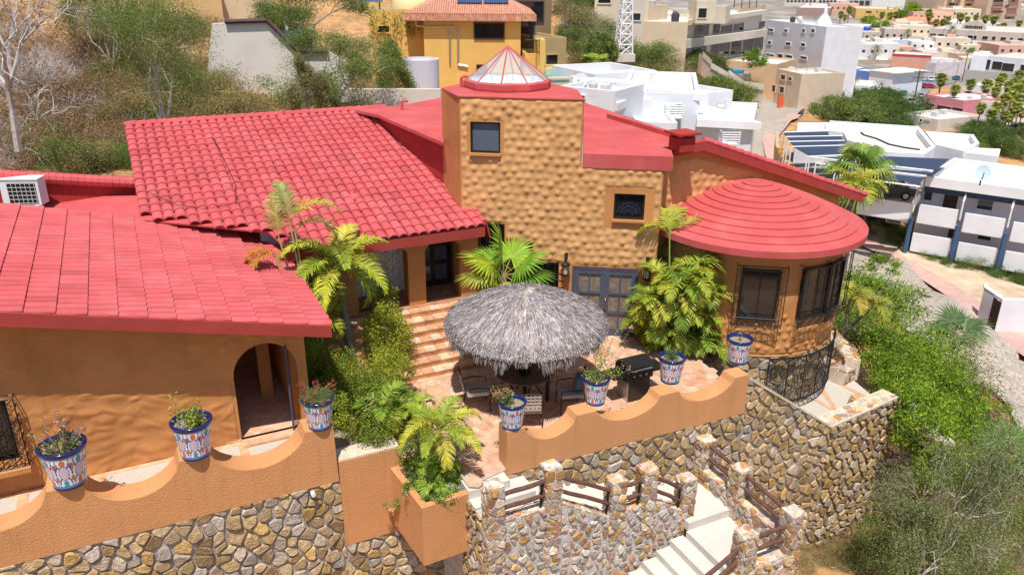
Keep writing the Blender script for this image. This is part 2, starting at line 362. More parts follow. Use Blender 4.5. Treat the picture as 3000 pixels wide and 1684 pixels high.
CT += [np.array(q, float) for q in [(-10,5,-6),(0,5,-6),(5,6,-6),(0,-4,-8),(14,5,-8),(0,20,-1.5),(-5,18,-.5),(5,21,-3.2),(8,17,-4.6),(-15,18,1),(-12,11,-3),(3,27,-.8),(8,26,-3.5),(-5,26,.3),(0,29,.5),(8,30,-5),
    (150,200,-29),(100,400,-30),(300,400,-30),(0,400,-22),(200,800,-30),(500,800,-30),(-100,90,11),(-200,200,26),(-50,150,13),(0,140,8),(30,150,-6),(45,110,-10),(60,80,-12),(70,60,-13),(40,45,-11),(-40,30,6),(-60,60,10),
    (-150,500,30),(0,900,-20),(100,1200,-30),(600,1300,-30),(300,150,-30),(120,100,-19),(100,40,-14),(15,52,-5),(10,58,-3.2),(22,40,-8),(14,38,-6.5)]]
CTA = np.array(CT)
def HT(x, y):
    x = np.asarray(x, float); y = np.asarray(y, float); sh = x.shape; x = x.ravel(); y = y.ravel(); out = np.empty(len(x))
    for k in range(0, len(x), 4000):
        d2 = (x[k:k+4000, None]-CTA[:, 0])**2+(y[k:k+4000, None]-CTA[:, 1])**2+3.0
        wt = d2**-1.7; out[k:k+4000] = (wt*CTA[:, 2]).sum(1)/wt.sum(1)
    return out.reshape(sh)
def G(x, y, dmin=12):          # where the ray through a photo pixel meets the terrain
    d = ray(x, y); d = d/np.hypot(d[0], d[1]); ts = dmin*1.012**np.arange(460); P = CP+ts[:, None]*d
    below = P[:, 2] < HT(P[:, 0], P[:, 1]); i = int(np.argmax(below)) if below.any() else len(ts)-1
    p = P[i].copy(); p[2] = float(HT(p[:1], p[1:2])[0]); return p
def gz(x, y): return float(HT(np.array([x]), np.array([y]))[0])
th_ = np.linspace(R(-75), R(75), 190); rr_ = np.concatenate([[0], 2.0*1.035**np.arange(196)])
TH, RR = np.meshgrid(th_, rr_); GX = RR*np.sin(TH); GY = RR*np.cos(TH)-8; GZ = HT(GX, GY)
nz_ = np.sin(GX*1.3+np.sin(GY*.7)*2)*np.cos(GY*1.1+np.sin(GX*.9)*1.7); amp = np.clip((GZ+9)/9, 0, 1)*.22
GZ = GZ+nz_*amp
g = MB(); g.grid(np.stack([GX, GY, GZ], -1)); struct(g.build("ground", "earth", smooth=True))
# flat dusty town floor beyond the slope
# ================================================================ HOUSE
house = thing("house", "large orange stucco house with red painted tile roofs, a square tower and a round turret", "house", W(6, 19, 0))
def part(name, mb, m, parent=house, smooth=False, label=None):
    o = mb.build(name, m, parent, smooth)
    if label: o['label'] = label
    return o
def bumps(mb, fr, S0, S1, T0, T1, sp, hgt, rad, seed, res=.045, poly=None, holes_=(), jit=.3, rough=.004, zmax=None, curve=None, edge=.10):
    rs = np.random.default_rng(seed); na = int((S1-S0)/res)+1; nb = int((T1-T0)/res)+1
    a = np.linspace(S0, S1, na); b = np.linspace(T0, T1, nb); A, B = np.meshgrid(a, b, indexing='ij'); Hh = np.zeros_like(A)
    for j, t in enumerate(np.arange(T0, T1+sp, sp*.8)):
        for s in np.arange(S0, S1+sp, sp):
            x = s+(j % 2)*sp*.5+rs.uniform(-jit, jit)*sp*.5; y = t+rs.uniform(-jit, jit)*sp*.5
            if zmax is not None and y > zmax: continue
            i0, i1 = np.searchsorted(a, [x-rad*3, x+rad*3]); j0, j1 = np.searchsorted(b, [y-rad*3, y+rad*3])
            if i1 <= i0 or j1 <= j0: continue
            dx = A[i0:i1, j0:j1]-x; dy = B[i0:i1, j0:j1]-y; k = hgt*rs.uniform(.6, 1.15)
            Hh[i0:i1, j0:j1] = np.maximum(Hh[i0:i1, j0:j1], k*np.exp(-((dx/rad)**2+((dy+.12*rad)/(rad*.9))**2)**1.3))
    Hh += rough*(np.sin(A*7+np.sin(B*5)*2)+np.sin(B*9+np.sin(A*6)*2))
    D = np.full_like(A, 9.)
    for k, L in enumerate([poly] if poly else []):
        m = len(L); ar = sum(L[i][0]*L[(i+1) % m][1]-L[(i+1) % m][0]*L[i][1] for i in range(m)); inside = np.zeros(A.shape, bool)
        for i in range(m):
            (x1, y1), (x2, y2) = L[i], L[(i+1) % m]
            t = np.clip(((A-x1)*(x2-x1)+(B-y1)*(y2-y1))/((x2-x1)**2+(y2-y1)**2), 0, 1)
            D = np.minimum(D, np.hypot(A-x1-t*(x2-x1), B-y1-t*(y2-y1)))
            c = ((y1 > B) != (y2 > B)) & (A < (x2-x1)*(B-y1)/(y2-y1+1e-12)+x1); inside ^= c
        D = np.where(inside, D, -D)
    for (x1, y1, x2, y2) in holes_:
        dx = np.maximum(x1-A, A-x2); dy = np.maximum(y1-B, B-y2)
        D = np.minimum(D, np.where((dx < 0) & (dy < 0), np.maximum(dx, dy), np.hypot(np.maximum(dx, 0), np.maximum(dy, 0))))
    f = np.clip(D/edge, 0, 1); Hh = Hh*f+.006-.03*(1-f)**4
    if curve: P = curve(A, B, Hh)
    else:
        o, es, et, nn = [np.array(v, float) for v in fr]
        P = o+A[..., None]*es+B[..., None]*et+Hh[..., None]*nn
    ok = D > -.01; mk = ok[:-1, :-1] & ok[1:, :-1] & ok[1:, 1:] & ok[:-1, 1:]
    mb.grid(P, mk)
def rect(x0, z0, x1, z1): return [(x0, z0), (x1, z0), (x1, z1), (x0, z1)]
# ---- scroll-work iron screen
def scrolls(mb, fr, x0, z0, x1, z1, pitch=.22, r=.011, curve=None, ring=True):
    o, es, et, nn = [np.array(a, float) for a in fr]
    P = curve if curve else (lambda x, z, d=0: o+es*x+et*z+nn*d)
    mb.tube([P(x0, z0), P(x1, z0), P(x1, z1), P(x0, z1), P(x0, z0)] if not curve else [P(x0, z0), P(x0, z1)], r*1.5, 4)
    nx = max(1, round((x1-x0)/pitch)); nz = max(1, round((z1-z0)/pitch)); px = (x1-x0)/nx; pz = (z1-z0)/nz
    for i in range(nx):
        for j in range(nz):
            cx, cz = x0+(i+.5)*px, z0+(j+.5)*pz; s = 1 if (i+j) % 2 else -1; q = min(px, pz)*.27
            for sg in (-1, 1):
                a = [P(cx+sg*q*.9*math.cos(t)*s, cz+sg*q+q*.62*math.sin(t)*sg) for t in np.linspace(-2.6, 2.2, 8)]
                mb.tube(a, r*.8, 3, cap=False)
            mb.tube([P(cx-px/2, cz-pz*.5), P(cx-px*.2, cz-pz*.2), P(cx+px*.2, cz+pz*.2), P(cx+px/2, cz+pz*.5)][::s], r*.7, 3, cap=False)
        if i: mb.tube([P(x0+i*px, z0), P(x0+i*px, z1)], r*.7, 3, cap=False)
def window(name, fr, x0, z0, x1, z1, fw_=.05, glass='glass', muls=(0.5,), rails=(), fm='black', label=None, proud=.03, depth=.06, sill=False, parent=house):
    o, es, et, nn = [np.array(a, float) for a in fr]
    P = lambda x, z, d=0: o+es*x+et*z+nn*d
    f = MB(); cz = (z0+z1)/2; cx = (x0+x1)/2; hd = (proud+depth)/2
    for x in (x0+fw_/2, x1-fw_/2): f.obox(P(x, cz, proud-hd), es*fw_/2, nn*hd, et*(z1-z0)/2)
    for z in (z0+fw_/2, z1-fw_/2): f.obox(P(cx, z, proud-hd-.002), es*((x1-x0)/2-fw_), nn*hd, et*fw_/2)
    for m in muls: f.obox(P(x0+(x1-x0)*m, cz, proud-hd-.004), es*fw_*.4, nn*hd*.8, et*((z1-z0)/2-fw_))
    for m in rails: f.obox(P(cx, z0+(z1-z0)*m, proud-hd-.006), es*((x1-x0)/2-fw_), nn*hd*.7, et*fw_*.4)
    fo = f.build(name, fm, parent)
    if label: fo['label'] = label
    p = MB(); p.obox(P(cx, cz, proud-.05), es*((x1-x0)/2-.01), nn*.008, et*((z1-z0)/2-.01)); p.build("pane", glass, fo)
    if sill: q = MB(); q.obox(P(cx, z0-.045, .05), es*((x1-x0)/2+.08), nn*.09, et*.04); q.build("sill", 'stucco', fo)
    return fo

# ---- door wall with tower front (dimpled stucco)
frT = (T(0, 0), np.array([*dT, 0]), np.array([0, 0, 1.]), np.array([*(-nT), 0]))
tower_poly = [(-5.02, 2.2), (-4.52, 2.2), (-4.52, 3.27), (-3.78, 3.27), (-3.78, 2.74), (-2.98, 2.74), (-2.98, 2.2), (-2.22, 2.2), (-2.22, -.4), (-1.84, -.4), (-1.84, 2.12), (.04, 2.12), (.04, -.4), (.50, -.4), (.50, 5.0), (-1.71, 5.0), (-1.71, 6.74), (-5.02, 6.74)]
w1 = (-4.73, 5.26, -3.91, 6.10); w2 = (-.77, 3.56, .06, 4.28)
mb = MB(); mb.holes(tower_poly, [rect(*w1), rect(*w2)], frT, .35)
TL = T(-5.02, 0); TLb = PZ(1293, 262, 6.74); TR = T(-1.71, 0)
mb.prism([T(-5.018, 0, -.352), T(-5.02, 0, -.002), TLb*[1, 1, 0], TLb*[1, 1, 0]+[.3, -.0, 0]], (0, 0, 6.738))
tw = [TL*[1, 1, 0], TR*[1, 1, 0], PZ(1690, 266, 6.74)*[1, 1, 0], PZ(1605, 246, 6.74)*[1, 1, 0], PZ(1390, 240, 6.74)*[1, 1, 0], TLb*[1, 1, 0]]
for i in (1, 2, 3, 4):
    a, b = tw[i], tw[(i+1) % 6]; e = nrm(b-a); nn_ = np.array([e[1], -e[0], 0]); ex = -.004 if i == 1 else 0
    mb.prism([a+e*(.36 if i == 1 else 0), b, b-nn_*.25, a+e*(.36 if i == 1 else 0)-nn_*.25], (0, 0, 6.735+ex))
part("wall", mb, 'stucco')
mb = MB(); up_poly = [(-5.02, 2.2)]+tower_poly[1:8]+[(-2.22, 2.13), (.50, 2.13), (.50, 5.0), (-1.71, 5.0), (-1.71, 6.74), (-5.02, 6.74)]
bumps(mb, frT, -5.02, .5, 2.1, 6.74, .265, .046, .080, 3, jit=.42, poly=up_poly, holes_=[(w1[0]-.06, w1[1]-.06, w1[2]+.06, w1[3]+.03), (w2[0]-.22, w2[1]-.22, w2[2]+.22, w2[3]+.16)])
part("stucco_relief", mb, 'dimple', smooth=True, label="hand-dimpled ochre stucco skin of the tower and door wall")
mb = MB(); mb.prism([p+[0, 0, 6.745] for p in [T(-5.05, 0, .03), T(-1.68, 0, .03)]+[tw[k] for k in (2, 3, 4)]+[TLb*[1, 1, 0]]], (0, 0, .03))
part("tower_roof", mb, 'redflat')
window("window", frT, *w1, glass='glassb', muls=(), label="square tinted tower window", proud=-.06, depth=.12)
window("window", frT, *w2, muls=(), label="dark engraved square window above the double door", proud=-.06, depth=.12)
mb = MB()
for s in (w1, w2): mb = MB(); mb.obox(T((s[0]+s[2])/2, s[1]-.03, .03), frT[1]*((s[2]-s[0])/2+.03), (0, 0, .03), frT[3]*.08); part("sill", mb, 'stucco')
# faint etched fan pattern on the lower window
mb = MB()
for k in range(9):
    a = R(20+k*17.5); c = T((w2[0]+w2[2])/2, w2[1]+.12, -.02)
    mb.tube([c+frT[1]*math.cos(a)*r_+np.array([0, 0, math.sin(a)*r_*1.1]) for r_ in (.08, .2, .3)], .0035, 3)
for r_ in (.31, .22): mb.tube([T((w2[0]+w2[2])/2+math.cos(a)*r_*1.05, w2[1]+.14+math.sin(a)*r_*1.1, -.018) for a in np.linspace(.1, 3.04, 12)], .0035, 3)
part("etching", mb, 'bluewood')
# ---- recessed stepped screen openings left of the door
mb = MB(); mb.obox(T(-3.35, 1.6, -.5), frT[1]*1.3, (0, 0, 1.9), frT[3]*.04); part("pane", mb, 'glass', label="dark glass behind the iron screens")
for i, (a, b, z) in enumerate([(-4.52, -3.8, 3.25), (-3.78, -3.0, 2.72), (-2.96, -2.24, 2.18)]):
    mb = MB(); scrolls(mb, (T(0, 0, .05), *frT[1:]), a+.02, .25, b, z, .19, .010); part("iron_screen", mb, 'iron')
mb = MB()
for k in range(9):
    mb.obox(T(-2.13, .3+k*.21, .03), frT[1]*.08, (0, 0, .07), frT[3]*.05, )
part("brick_reveal", mb, 'stucco')
# ---- double door
def door():
    d = thing_part = MB(); d.obox(T(-.9, 1.03, -.10), frT[1]*.94, (0, 0, 1.07), frT[3]*.02)
    fo = d.build("double_door", 'bluewood', house)
    for sgn, c in ((-1, -1.335), (1, -.465)):
        L = MB(); P = lambda x, z, off: T(c+x, z, off)
        for x in (-.37, .37, ): L.obox(P(x, 1.04, -.05), frT[1]*.065, (0, 0, 1.02), frT[3]*.03)
        L.obox(P(0, 1.04, -.05), frT[1]*.02, (0, 0, 1.02), frT[3]*.024)
        for z, h in ((.12, .11), (.72, .03), (1.33, .03), (1.98, .08)): L.obox(P(0, z, -.05), frT[1]*.305, (0, 0, h), frT[3]*.027)
        lo = L.build("door_leaf", 'bluewood', fo)
        for cx in (-.165, .165):
            for cz in (.46, 1.03, 1.63):
                g_ = MB(); g_.obox(P(cx, cz, -.07), frT[1]*.142, (0, 0, .265), frT[3]*.006); g_.build("pane", 'curtain', fo)
    h = MB(); h.tube([T(-.86, .88, .0), T(-.86, .9, .05), T(-.86, 1.15, .05), T(-.86, 1.18, 0)], .02, 6); h.obox(T(-.86, 1.22, -.01), frT[1]*.03, (0, 0, .05), frT[3]*.015)
    h.build("handle", MATS.get('brass') or mat("aged_brass", (.30, .16, .06), .4, .1, metal=.7), fo)
    j = MB()
    for x in (-1.81, .01): j.obox(T(x, 1.03, -.06), frT[1]*.035, (0, 0, 1.07), frT[3]*.05)
    j.obox(T(-.9, 2.075, -.06), frT[1]*.87, (0, 0, .035), frT[3]*.048); j.build("door_frame", 'bluewood', fo)
door()
# ---- two wall lanterns
for s, lab in ((-2.02, "black wall lantern on the pillar left of the blue double door"), (.25, "black wall lantern on the pillar right of the blue double door")):
    c = T(s, 2.05, .2); f = MB(); f.lathe([(.001, .44), (.035, .42), (.05, .34), (.03, .30), (.045, .26), (.13, .20), (.135, .16), (.10, .15)], c, 12)
    f.lathe([(.09, -.16), (.11, -.14), (.11, -.10), (.085, -.09)], c, 12); f.lathe([(.001, -.17), (.09, -.16)], c, 12)
    for k in range(6): a = k*math.pi/3; f.tube([c+[.088*math.cos(a), .088*math.sin(a), -.1], c+[.1*math.cos(a), .1*math.sin(a), .16]], .008, 4)
    f.tube([c+[0, 0, .40], T(s, 2.47, .02)], .02, 6); f.obox(T(s, 2.42, .02), frT[1]*.05, (0, 0, .09), frT[3]*.018)
    fo = f.build("wall_lantern", 'black', house); fo['label'] = lab
    g_ = MB(); g_.lathe([(.08, -.09), (.09, .15)], c, 12); g_.build("lamp_glass", 'lampglass', fo)

# ---- skylight on the tower
cs = PZ(1487, 252, 6.8)[:2]; Rs = 1.17; mb = MB(); c0 = np.array([*cs, 6.775])
mb.lathe([(Rs+.07, -.06), (Rs+.10, .06), (Rs+.10, .20), (Rs-.02, .235)], c0, 10, a0=R(10), a1=R(370)); curb = part("skylight", mb, 'redflat')
apex = c0+[0, 0, 1.12]; mb = MB(); gl = MB()
for k in range(10):
    a = R(10)+k*2*math.pi/10; b = a+2*math.pi/10; p = c0+[Rs*math.cos(a), Rs*math.sin(a), .23]; q = c0+[Rs*math.cos(b), Rs*math.sin(b), .23]
    mb.tube([p, apex], .022, 5); gl.add([p+[0, 0, .012], q+[0, 0, .012], apex-[0, 0, .005]], [(0, 1, 2)])
mb.build("glazing_bar", 'redflat', curb); gl.build("pane", 'clear', curb)
mb = MB(); mb.lathe([(.001, .03), (Rs-.05, .03), (Rs-.03, .22)], c0, 20); mb.build("shaft", 'white', curb)

# ---- flat red roofs at 5.35 m
ZF = 5.35
def flat(pts, th=.38, name="flat_roof", z=ZF, m='redflat'):
    mb = MB(); mb.prism([PZ(x, y, z) if not hasattr(x, '__len__') else np.array(x) for x, y in pts], (0, 0, -th)); return part(name, mb, m)
flat([(1708, 450), (1973, 460), (1963, 425), (2050, 412), (1710, 300)])
flat([(1107, 337), (1300, 419), (1300, 285), (1180, 308), (1040, 322)], th=.10)
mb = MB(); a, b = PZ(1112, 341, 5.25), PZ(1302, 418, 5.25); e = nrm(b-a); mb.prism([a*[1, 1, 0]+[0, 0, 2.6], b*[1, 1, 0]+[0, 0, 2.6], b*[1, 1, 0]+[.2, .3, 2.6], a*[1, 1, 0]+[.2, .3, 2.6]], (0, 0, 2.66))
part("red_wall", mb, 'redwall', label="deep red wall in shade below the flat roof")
for p in (PZ(1178, 323, ZF), PZ(1352, 258, 6.76)):
    mb = MB(); mb.tube([p, p+[0, 0, .28], p+[.08, .02, .32], p+[.22, .05, .30]], .045, 8); part("roof_vent", mb, 'redflat')
# chimney
pc = PZ(1996, 440, ZF); mb = MB(); mb.box(pc, .5, .5, .36, A1); mb.box(pc+[0, 0, .45], .74, .70, .06, A1)
for k in range(4):
    a = A1+R(45+90*k); mb.box(pc+[.27*math.cos(a), .27*math.sin(a), .36], .09, .09, .09, A1)
part("chimney", mb, 'redwall')
# ---- walls behind the turret, raking roof
cT = T(.45, 0); pL = W(12.98, 17.8); mb = MB()
mb.prism([cT, T(.2, 0, -.05), pL+[-.3, 0, 0], pL], (0, 0, 5.0)); part("wall", mb, 'stucco')
frK = (W(0, 17.8), np.array([*d1, 0]), np.array([0, 0, 1.]), np.array([*(-n1), 0]))
rz = lambda u: 5.34-(u-14.5)*.343
mb = MB(); mb.holes([(12.98, -.5), (20.4, -.5), (20.4, rz(20.4)-.1), (14.5, 5.22), (12.98, 5.0)], [], frK, .3); part("wall", mb, 'stucco')
mb = MB(); bumps(mb, frK, 13, 17, 1.5, 5, .30, .05, .085, 9, poly=[(13, 1.5), (17, 1.5), (17, 4.3), (14.5, 5), (13, 4.9)]); part("stucco_relief", mb, 'dimple', smooth=True)
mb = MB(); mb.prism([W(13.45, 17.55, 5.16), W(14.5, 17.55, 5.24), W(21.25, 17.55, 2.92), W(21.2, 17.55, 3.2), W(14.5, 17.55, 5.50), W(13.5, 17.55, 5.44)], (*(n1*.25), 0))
part("fascia", mb, 'shadedred', label="thick red fascia raking down behind the turret")
mb = MB(); mb.prism([W(14.4, 17.8, 5.49), W(21.2, 17.8, 3.17), W(21.0, 22.5, 3.2), W(14.4, 22.5, 5.49)], (0, 0, -.2)); part("roof", mb, 'redflat')
mb = MB(); rs = random.Random(2)
for k in range(24):
    u0 = 14.5+k*.285; z0 = 5.50-(u0-14.5)*.343; mb.tube([W(u0, 17.62, z0+.02), W(u0+.31, 17.62, z0-.06)], [.085, .1], 8)
part("ridge_tile", mb, 'redtile')

# ---- turret
CTR = np.array([7.0, 22.3, 0]); RT = 2.6
mb = MB(); mb.lathe([(RT, .08), (RT, 3.15)], CTR, 72); mb.lathe([(RT+.02, .06), (RT, .08)], CTR, 72); part("turret_wall", mb, 'stucco', smooth=False)
def cyl(s, z, d): return CTR+np.array([(RT+d)*math.cos(s/RT), (RT+d)*math.sin(s/RT), z])
def cylg(A_, B_, Hh): return np.stack([CTR[0]+(RT+Hh)*np.cos(A_/RT), CTR[1]+(RT+Hh)*np.sin(A_/RT), B_], -1)
mb = MB(); s0, s1 = RT*R(-175), RT*R(10)
bumps(mb, None, s0, s1, .1, 3.1, .29, .072, .058, 5, poly=rect(s0, .1, s1, 3.1), zmax=1.25, curve=cylg, jit=.38, edge=.05); part("stucco_relief", mb, 'stucco', smooth=True)
prof = []; n = 11
rads = np.linspace(3.12, .42, n); zs_ = 3.28+np.concatenate([[0], np.cumsum(np.linspace(.128, .078, n-1))])
for k in range(n):
    z0 = zs_[k]; prof += [(rads[k], z0-.036 if k else 3.10), (rads[k], z0)]
    if k < n-1: prof += [(rads[k+1]+.0, zs_[k+1]-.036)]
prof += [(.2, zs_[-1]+.03), (.001, zs_[-1]+.035)]
mb = MB(); mb.lathe(prof, CTR, 96); mb.lathe([(RT-.05, 3.11), (3.12, 3.10)], CTR, 96); part("turret_roof", mb, 'redflat', label="stepped conical red roof of the turret")
# turret windows with basket screens
def turret_window(px, py, w_, z0, z1, lab):
    # angle of the point seen at the pixel
    d = nrm(ray(px, py)*[1, 1, 0]); o_ = CP*[1, 1, 0]-CTR*[1, 1, 0]; b_ = np.dot(o_, d); c_ = np.dot(o_, o_)-RT**2; t = -b_-math.sqrt(max(0, b_*b_-c_))
    h = o_+d*t; a = math.atan2(h[1], h[0]); nn_ = np.array([math.cos(a), math.sin(a), 0]); es_ = np.array([-nn_[1], nn_[0], 0])
    fr = (CTR+nn_*(RT-.0), es_, np.array([0, 0, 1.]), nn_)
    fo = window("window", fr, -w_/2, z0, w_/2, z1, glass='glass', muls=(.5,), proud=.11, depth=.16, label=lab)
    q = MB(); g0, g1, h0, h1 = -w_/2-.16, w_/2+.16, z0-.16, z1+.14; pr = .22
    P = lambda x, z, dd=pr: fr[0]+es_*x+fr[2]*z+nn_*dd
    scrolls(q, (fr[0]+nn_*pr, es_, fr[2], nn_), g0, h0, g0+.16, h1, .16, .008); scrolls(q, (fr[0]+nn_*pr, es_, fr[2], nn_), g1-.16, h0, g1, h1, .16, .008)
    scrolls(q, (fr[0]+nn_*pr, es_, fr[2], nn_), g0, h0, g1, h0+.26, .17, .009); q.tube([P(g0, h1), P(g1, h1)], .012, 4)
    for x in (g0, g1):
        for z in (h0, h1): q.tube([P(x, z, 0), P(x, z)], .011, 4)
        q.tube([P(x, h0), P(x, h1)], .012, 4)
    for x in np.linspace(g0, g1, 9): q.tube([P(x, h0), P(x, h0, .03)], .007, 3)
    q.build("iron_screen", 'iron', fo)
turret_window(2222, 860, .98, 1.18, 2.62, "dark turret window facing the patio behind a projecting iron screen")
turret_window(2384, 850, .98, 1.18, 2.62, "dark turret window at the right behind a projecting iron screen")
# dark end window further round
turret_window(2442, 800, .9, 1.18, 2.62, "turret window seen almost edge on")
# turret stone base and its curved scroll screen
mb = MB(); mb.lathe([(RT-.25, -2.6), (RT-.03, .05)], CTR, 60); part("turret_plinth", mb, 'mortar')
mb = MB(); stones(mb, frT, rect(RT*R(-178), -2.4, RT*R(20), .03), .34, .26, .018, .05, PAL1, 12, curve=lambda x, y, z: CTR+np.array([(RT-.03+z+y*.085)*math.cos(x/RT), (RT-.03+z+y*.085)*math.sin(x/RT), y]))
part("stone_facing", mb, 'stone')
mb = MB(); cv = lambda x, z, d=0: CTR+np.array([(RT+.14)*math.cos(x/RT), (RT+.14)*math.sin(x/RT), z])
a0, a1 = RT*R(-88), RT*R(-15)
mb.tube([cv(s, .03) for s in np.linspace(a0, a1, 20)], .03, 6); mb.tube([cv(s, -1.35) for s in np.linspace(a0, a1, 20)], .022, 6)
scrolls(mb, frT, a0, -1.33, a1, 0, .185, .009, curve=cv)
for s in np.linspace(a0, a1, 7): mb.tube([cv(s, -1.35), cv(s, .03)], .018, 4)
part("iron_screen", mb, 'iron', label="curved scroll-work iron screen round the turret base")

# ---- barrel tile roofs
def tiles(mb, org, ac, dn, nn, na, nd, wd, ln, keep=None, ext=0, seed=0, hgt=.34, lip=.028, gap=.5):
    """org = upper corner; ac across unit, dn downslope unit, nn normal; na columns x nd courses"""
    org, ac, dn, nn = [np.array(a, float) for a in (org, ac, dn, nn)]; rs = np.random.default_rng(seed); seg = 8
    th = np.linspace(0, math.pi, seg); ca, sa = -np.cos(th), np.sin(th)
    for i in range(na):
        wob = rs.uniform(-.006, .006)
        for j in range(nd):
            c = (i+.5)*wd; t0 = j*ln; t1 = (j+1)*ln+ln*.10
            if keep and not keep(c, t0+ln*.5): continue
            r0 = wd*(gap-.05); r1 = wd*gap; l0 = .0; l1 = lip+rs.uniform(-.004, .006); c += wob; o = 0; vs = []; fs = []
            tl = rs.uniform(-.006, .006)
            for (t, r_, l) in ((t0, r0, l0), (t1, r1, l1)):
                for k in range(seg): vs.append(org+ac*(c+ca[k]*r_+tl)+dn*t+nn*(sa[k]*r_*hgt*2+l))
            for k in range(seg): vs.append(org+ac*(c+ca[k]*r1*.84)+dn*(t1+.004)+nn*(sa[k]*r1*.80*hgt*2+l1-.012))
            fs += [(o+k, o+k+1, o+seg+k+1, o+seg+k) for k in range(seg-1)]+[(o+seg+k, o+seg+k+1, o+2*seg+k+1, o+2*seg+k) for k in range(seg-1)]
            q = rs.uniform(.90, 1.07) if rs.uniform() > .04 else rs.uniform(.76, .88); w_ = rs.uniform(0, .12); mb.add(vs, fs, (q, q*(1+w_), q*(1+w_)))
# main roof: ridge u 0..8.42 at v 27.7 down to eave v 19.05
TH1 = R(12); dn1 = np.array([*(-n1*math.cos(TH1)), -math.sin(TH1)]); nn1 = np.cross([*d1, 0], -dn1); nn1 = nn1 if nn1[2] > 0 else -nn1
ridge = W(0.0, 27.7, 3.4+math.tan(TH1)*(27.7-19.05)); Lr = (27.7-19.05)/math.cos(TH1)
def valley(u): return 21.75-(u-.3)*.56 if u < 3.2 else 0
mb = MB(); cw = 8.44/31; nd = 22; ln = Lr/nd
tiles(mb, ridge, (*d1, 0), dn1, nn1, 31, nd, cw, ln, keep=lambda c, t: 27.7-t*math.cos(TH1) > valley(c)-.15, seed=3)
part("tile_roof", mb, 'redtile', label="main slope of red barrel tiles running down to the gallery")
mb = MB(); mb.prism([W(.02, 27.7, ridge[2]-.0)+nn1*-.01, W(8.42, 27.7, ridge[2])+nn1*-.01, W(8.42, 19.1, 3.4)+nn1*-.01, W(3.2, 19.1, 3.4)+nn1*-.01, W(2.9, 20.2, 3.4+1.1*math.tan(TH1))+nn1*-.01, W(.02, 21.6, 3.4+2.5*math.tan(TH1))+nn1*-.01], -nn1*.05)
part("roof_slab", mb, 'redtile')
mb = MB(); mb.prism([W(3.0, 19.02, 3.10), W(8.44, 19.02, 3.10), W(8.44, 19.02, 3.38), W(3.0, 19.02, 3.38)], (*(n1*.12), 0)); part("fascia", mb, 'shadedred', label="red eave fascia above the gallery")
mb = MB()
for k in range(30): t = k*ln*.75; mb.tube([ridge+np.array([*d1, 0])*8.47+dn1*t+nn1*.05, ridge+np.array([*d1, 0])*8.47+dn1*(t+ln*.8)+nn1*.07], [.07, .085], 7) if t < Lr-.2 else None
for k in range(28): u0 = k*.3; mb.tube([ridge+np.array([*d1, 0])*u0+nn1*.06, ridge+np.array([*d1, 0])*(u0+.33)+nn1*.075], [.09, .105], 7)
part("ridge_tile", mb, 'redtile')
mb = MB(); mb.prism([W(8.5, 27.5, 5.2), W(8.5, 19.1, 3.42), W(8.62, 19.1, 3.0), W(8.62, 27.5, 4.6)], (*(d1*.05), 0)); mb.prism([W(.05, 27.6, 5.1), W(.05, 21.5, 3.7), W(.05, 21.5, 1.0), W(.05, 27.6, 1.0)], (*(d1*.2), 0))
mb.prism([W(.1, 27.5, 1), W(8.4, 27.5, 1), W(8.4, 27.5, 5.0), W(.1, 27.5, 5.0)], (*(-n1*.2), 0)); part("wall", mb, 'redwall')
for px, py in ((832, 352), (1040, 583)):
    mb = MB(); p = PP(px, py, ridge, nn1); mb.lathe([(.001, .30), (.05, .28), (.05, .12), (.16, .06), (.2, -.02)], p+nn1*.06, 10); part("roof_vent", mb, 'redtile')
# near left roof: falls towards +u
KS = math.tan(R(13.4)); z_at = lambda u: 4.42-KS*(u+2.4)
TH2 = math.atan(KS); dn2 = np.array([*(d1*math.cos(TH2)), -math.sin(TH2)]); ac2 = np.array([*n1, 0]); nn2 = np.cross(ac2, dn2); nn2 = nn2 if nn2[2] > 0 else -nn2
U0 = -6.0; org2 = W(U0, 15.0, z_at(U0)); L2 = (3.15-U0)/math.cos(TH2); nc2 = 27; cw2 = 7.05/nc2; nd2 = 19; ln2 = L2/nd2
def vv(u): return 22.05 if u < 1.9 else (21.6 if u < 2.4 else 20.5)
mb = MB(); tiles(mb, org2, ac2, dn2, nn2, nc2, nd2, cw2, ln2, keep=lambda c, t: 15+c < vv(U0+t*math.cos(TH2)), seed=8, hgt=.30, lip=.034, gap=.435)
part("tile_roof", mb, 'redtile', label="nearer slope of red barrel tiles over the left wing")
mb = MB(); pl = [W(U0, 15.0, z_at(U0)), W(3.14, 15.0, z_at(3.14)), W(3.14, 20.5, z_at(3.14)), W(2.5, 21.5, z_at(2.5)), W(1.9, 22, z_at(1.9)), W(U0, 22, z_at(U0))]
mb.prism([p-nn2*.01 for p in pl], -nn2*.15); part("roof_slab", mb, 'redtile')
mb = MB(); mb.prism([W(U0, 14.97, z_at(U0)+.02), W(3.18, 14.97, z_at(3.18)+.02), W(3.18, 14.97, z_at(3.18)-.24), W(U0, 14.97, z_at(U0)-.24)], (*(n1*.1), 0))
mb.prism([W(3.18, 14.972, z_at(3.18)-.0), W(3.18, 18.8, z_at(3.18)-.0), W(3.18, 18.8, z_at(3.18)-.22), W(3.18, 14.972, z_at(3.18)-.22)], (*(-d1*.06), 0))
part("fascia", mb, 'shadedred', label="red barge board along the left wing")
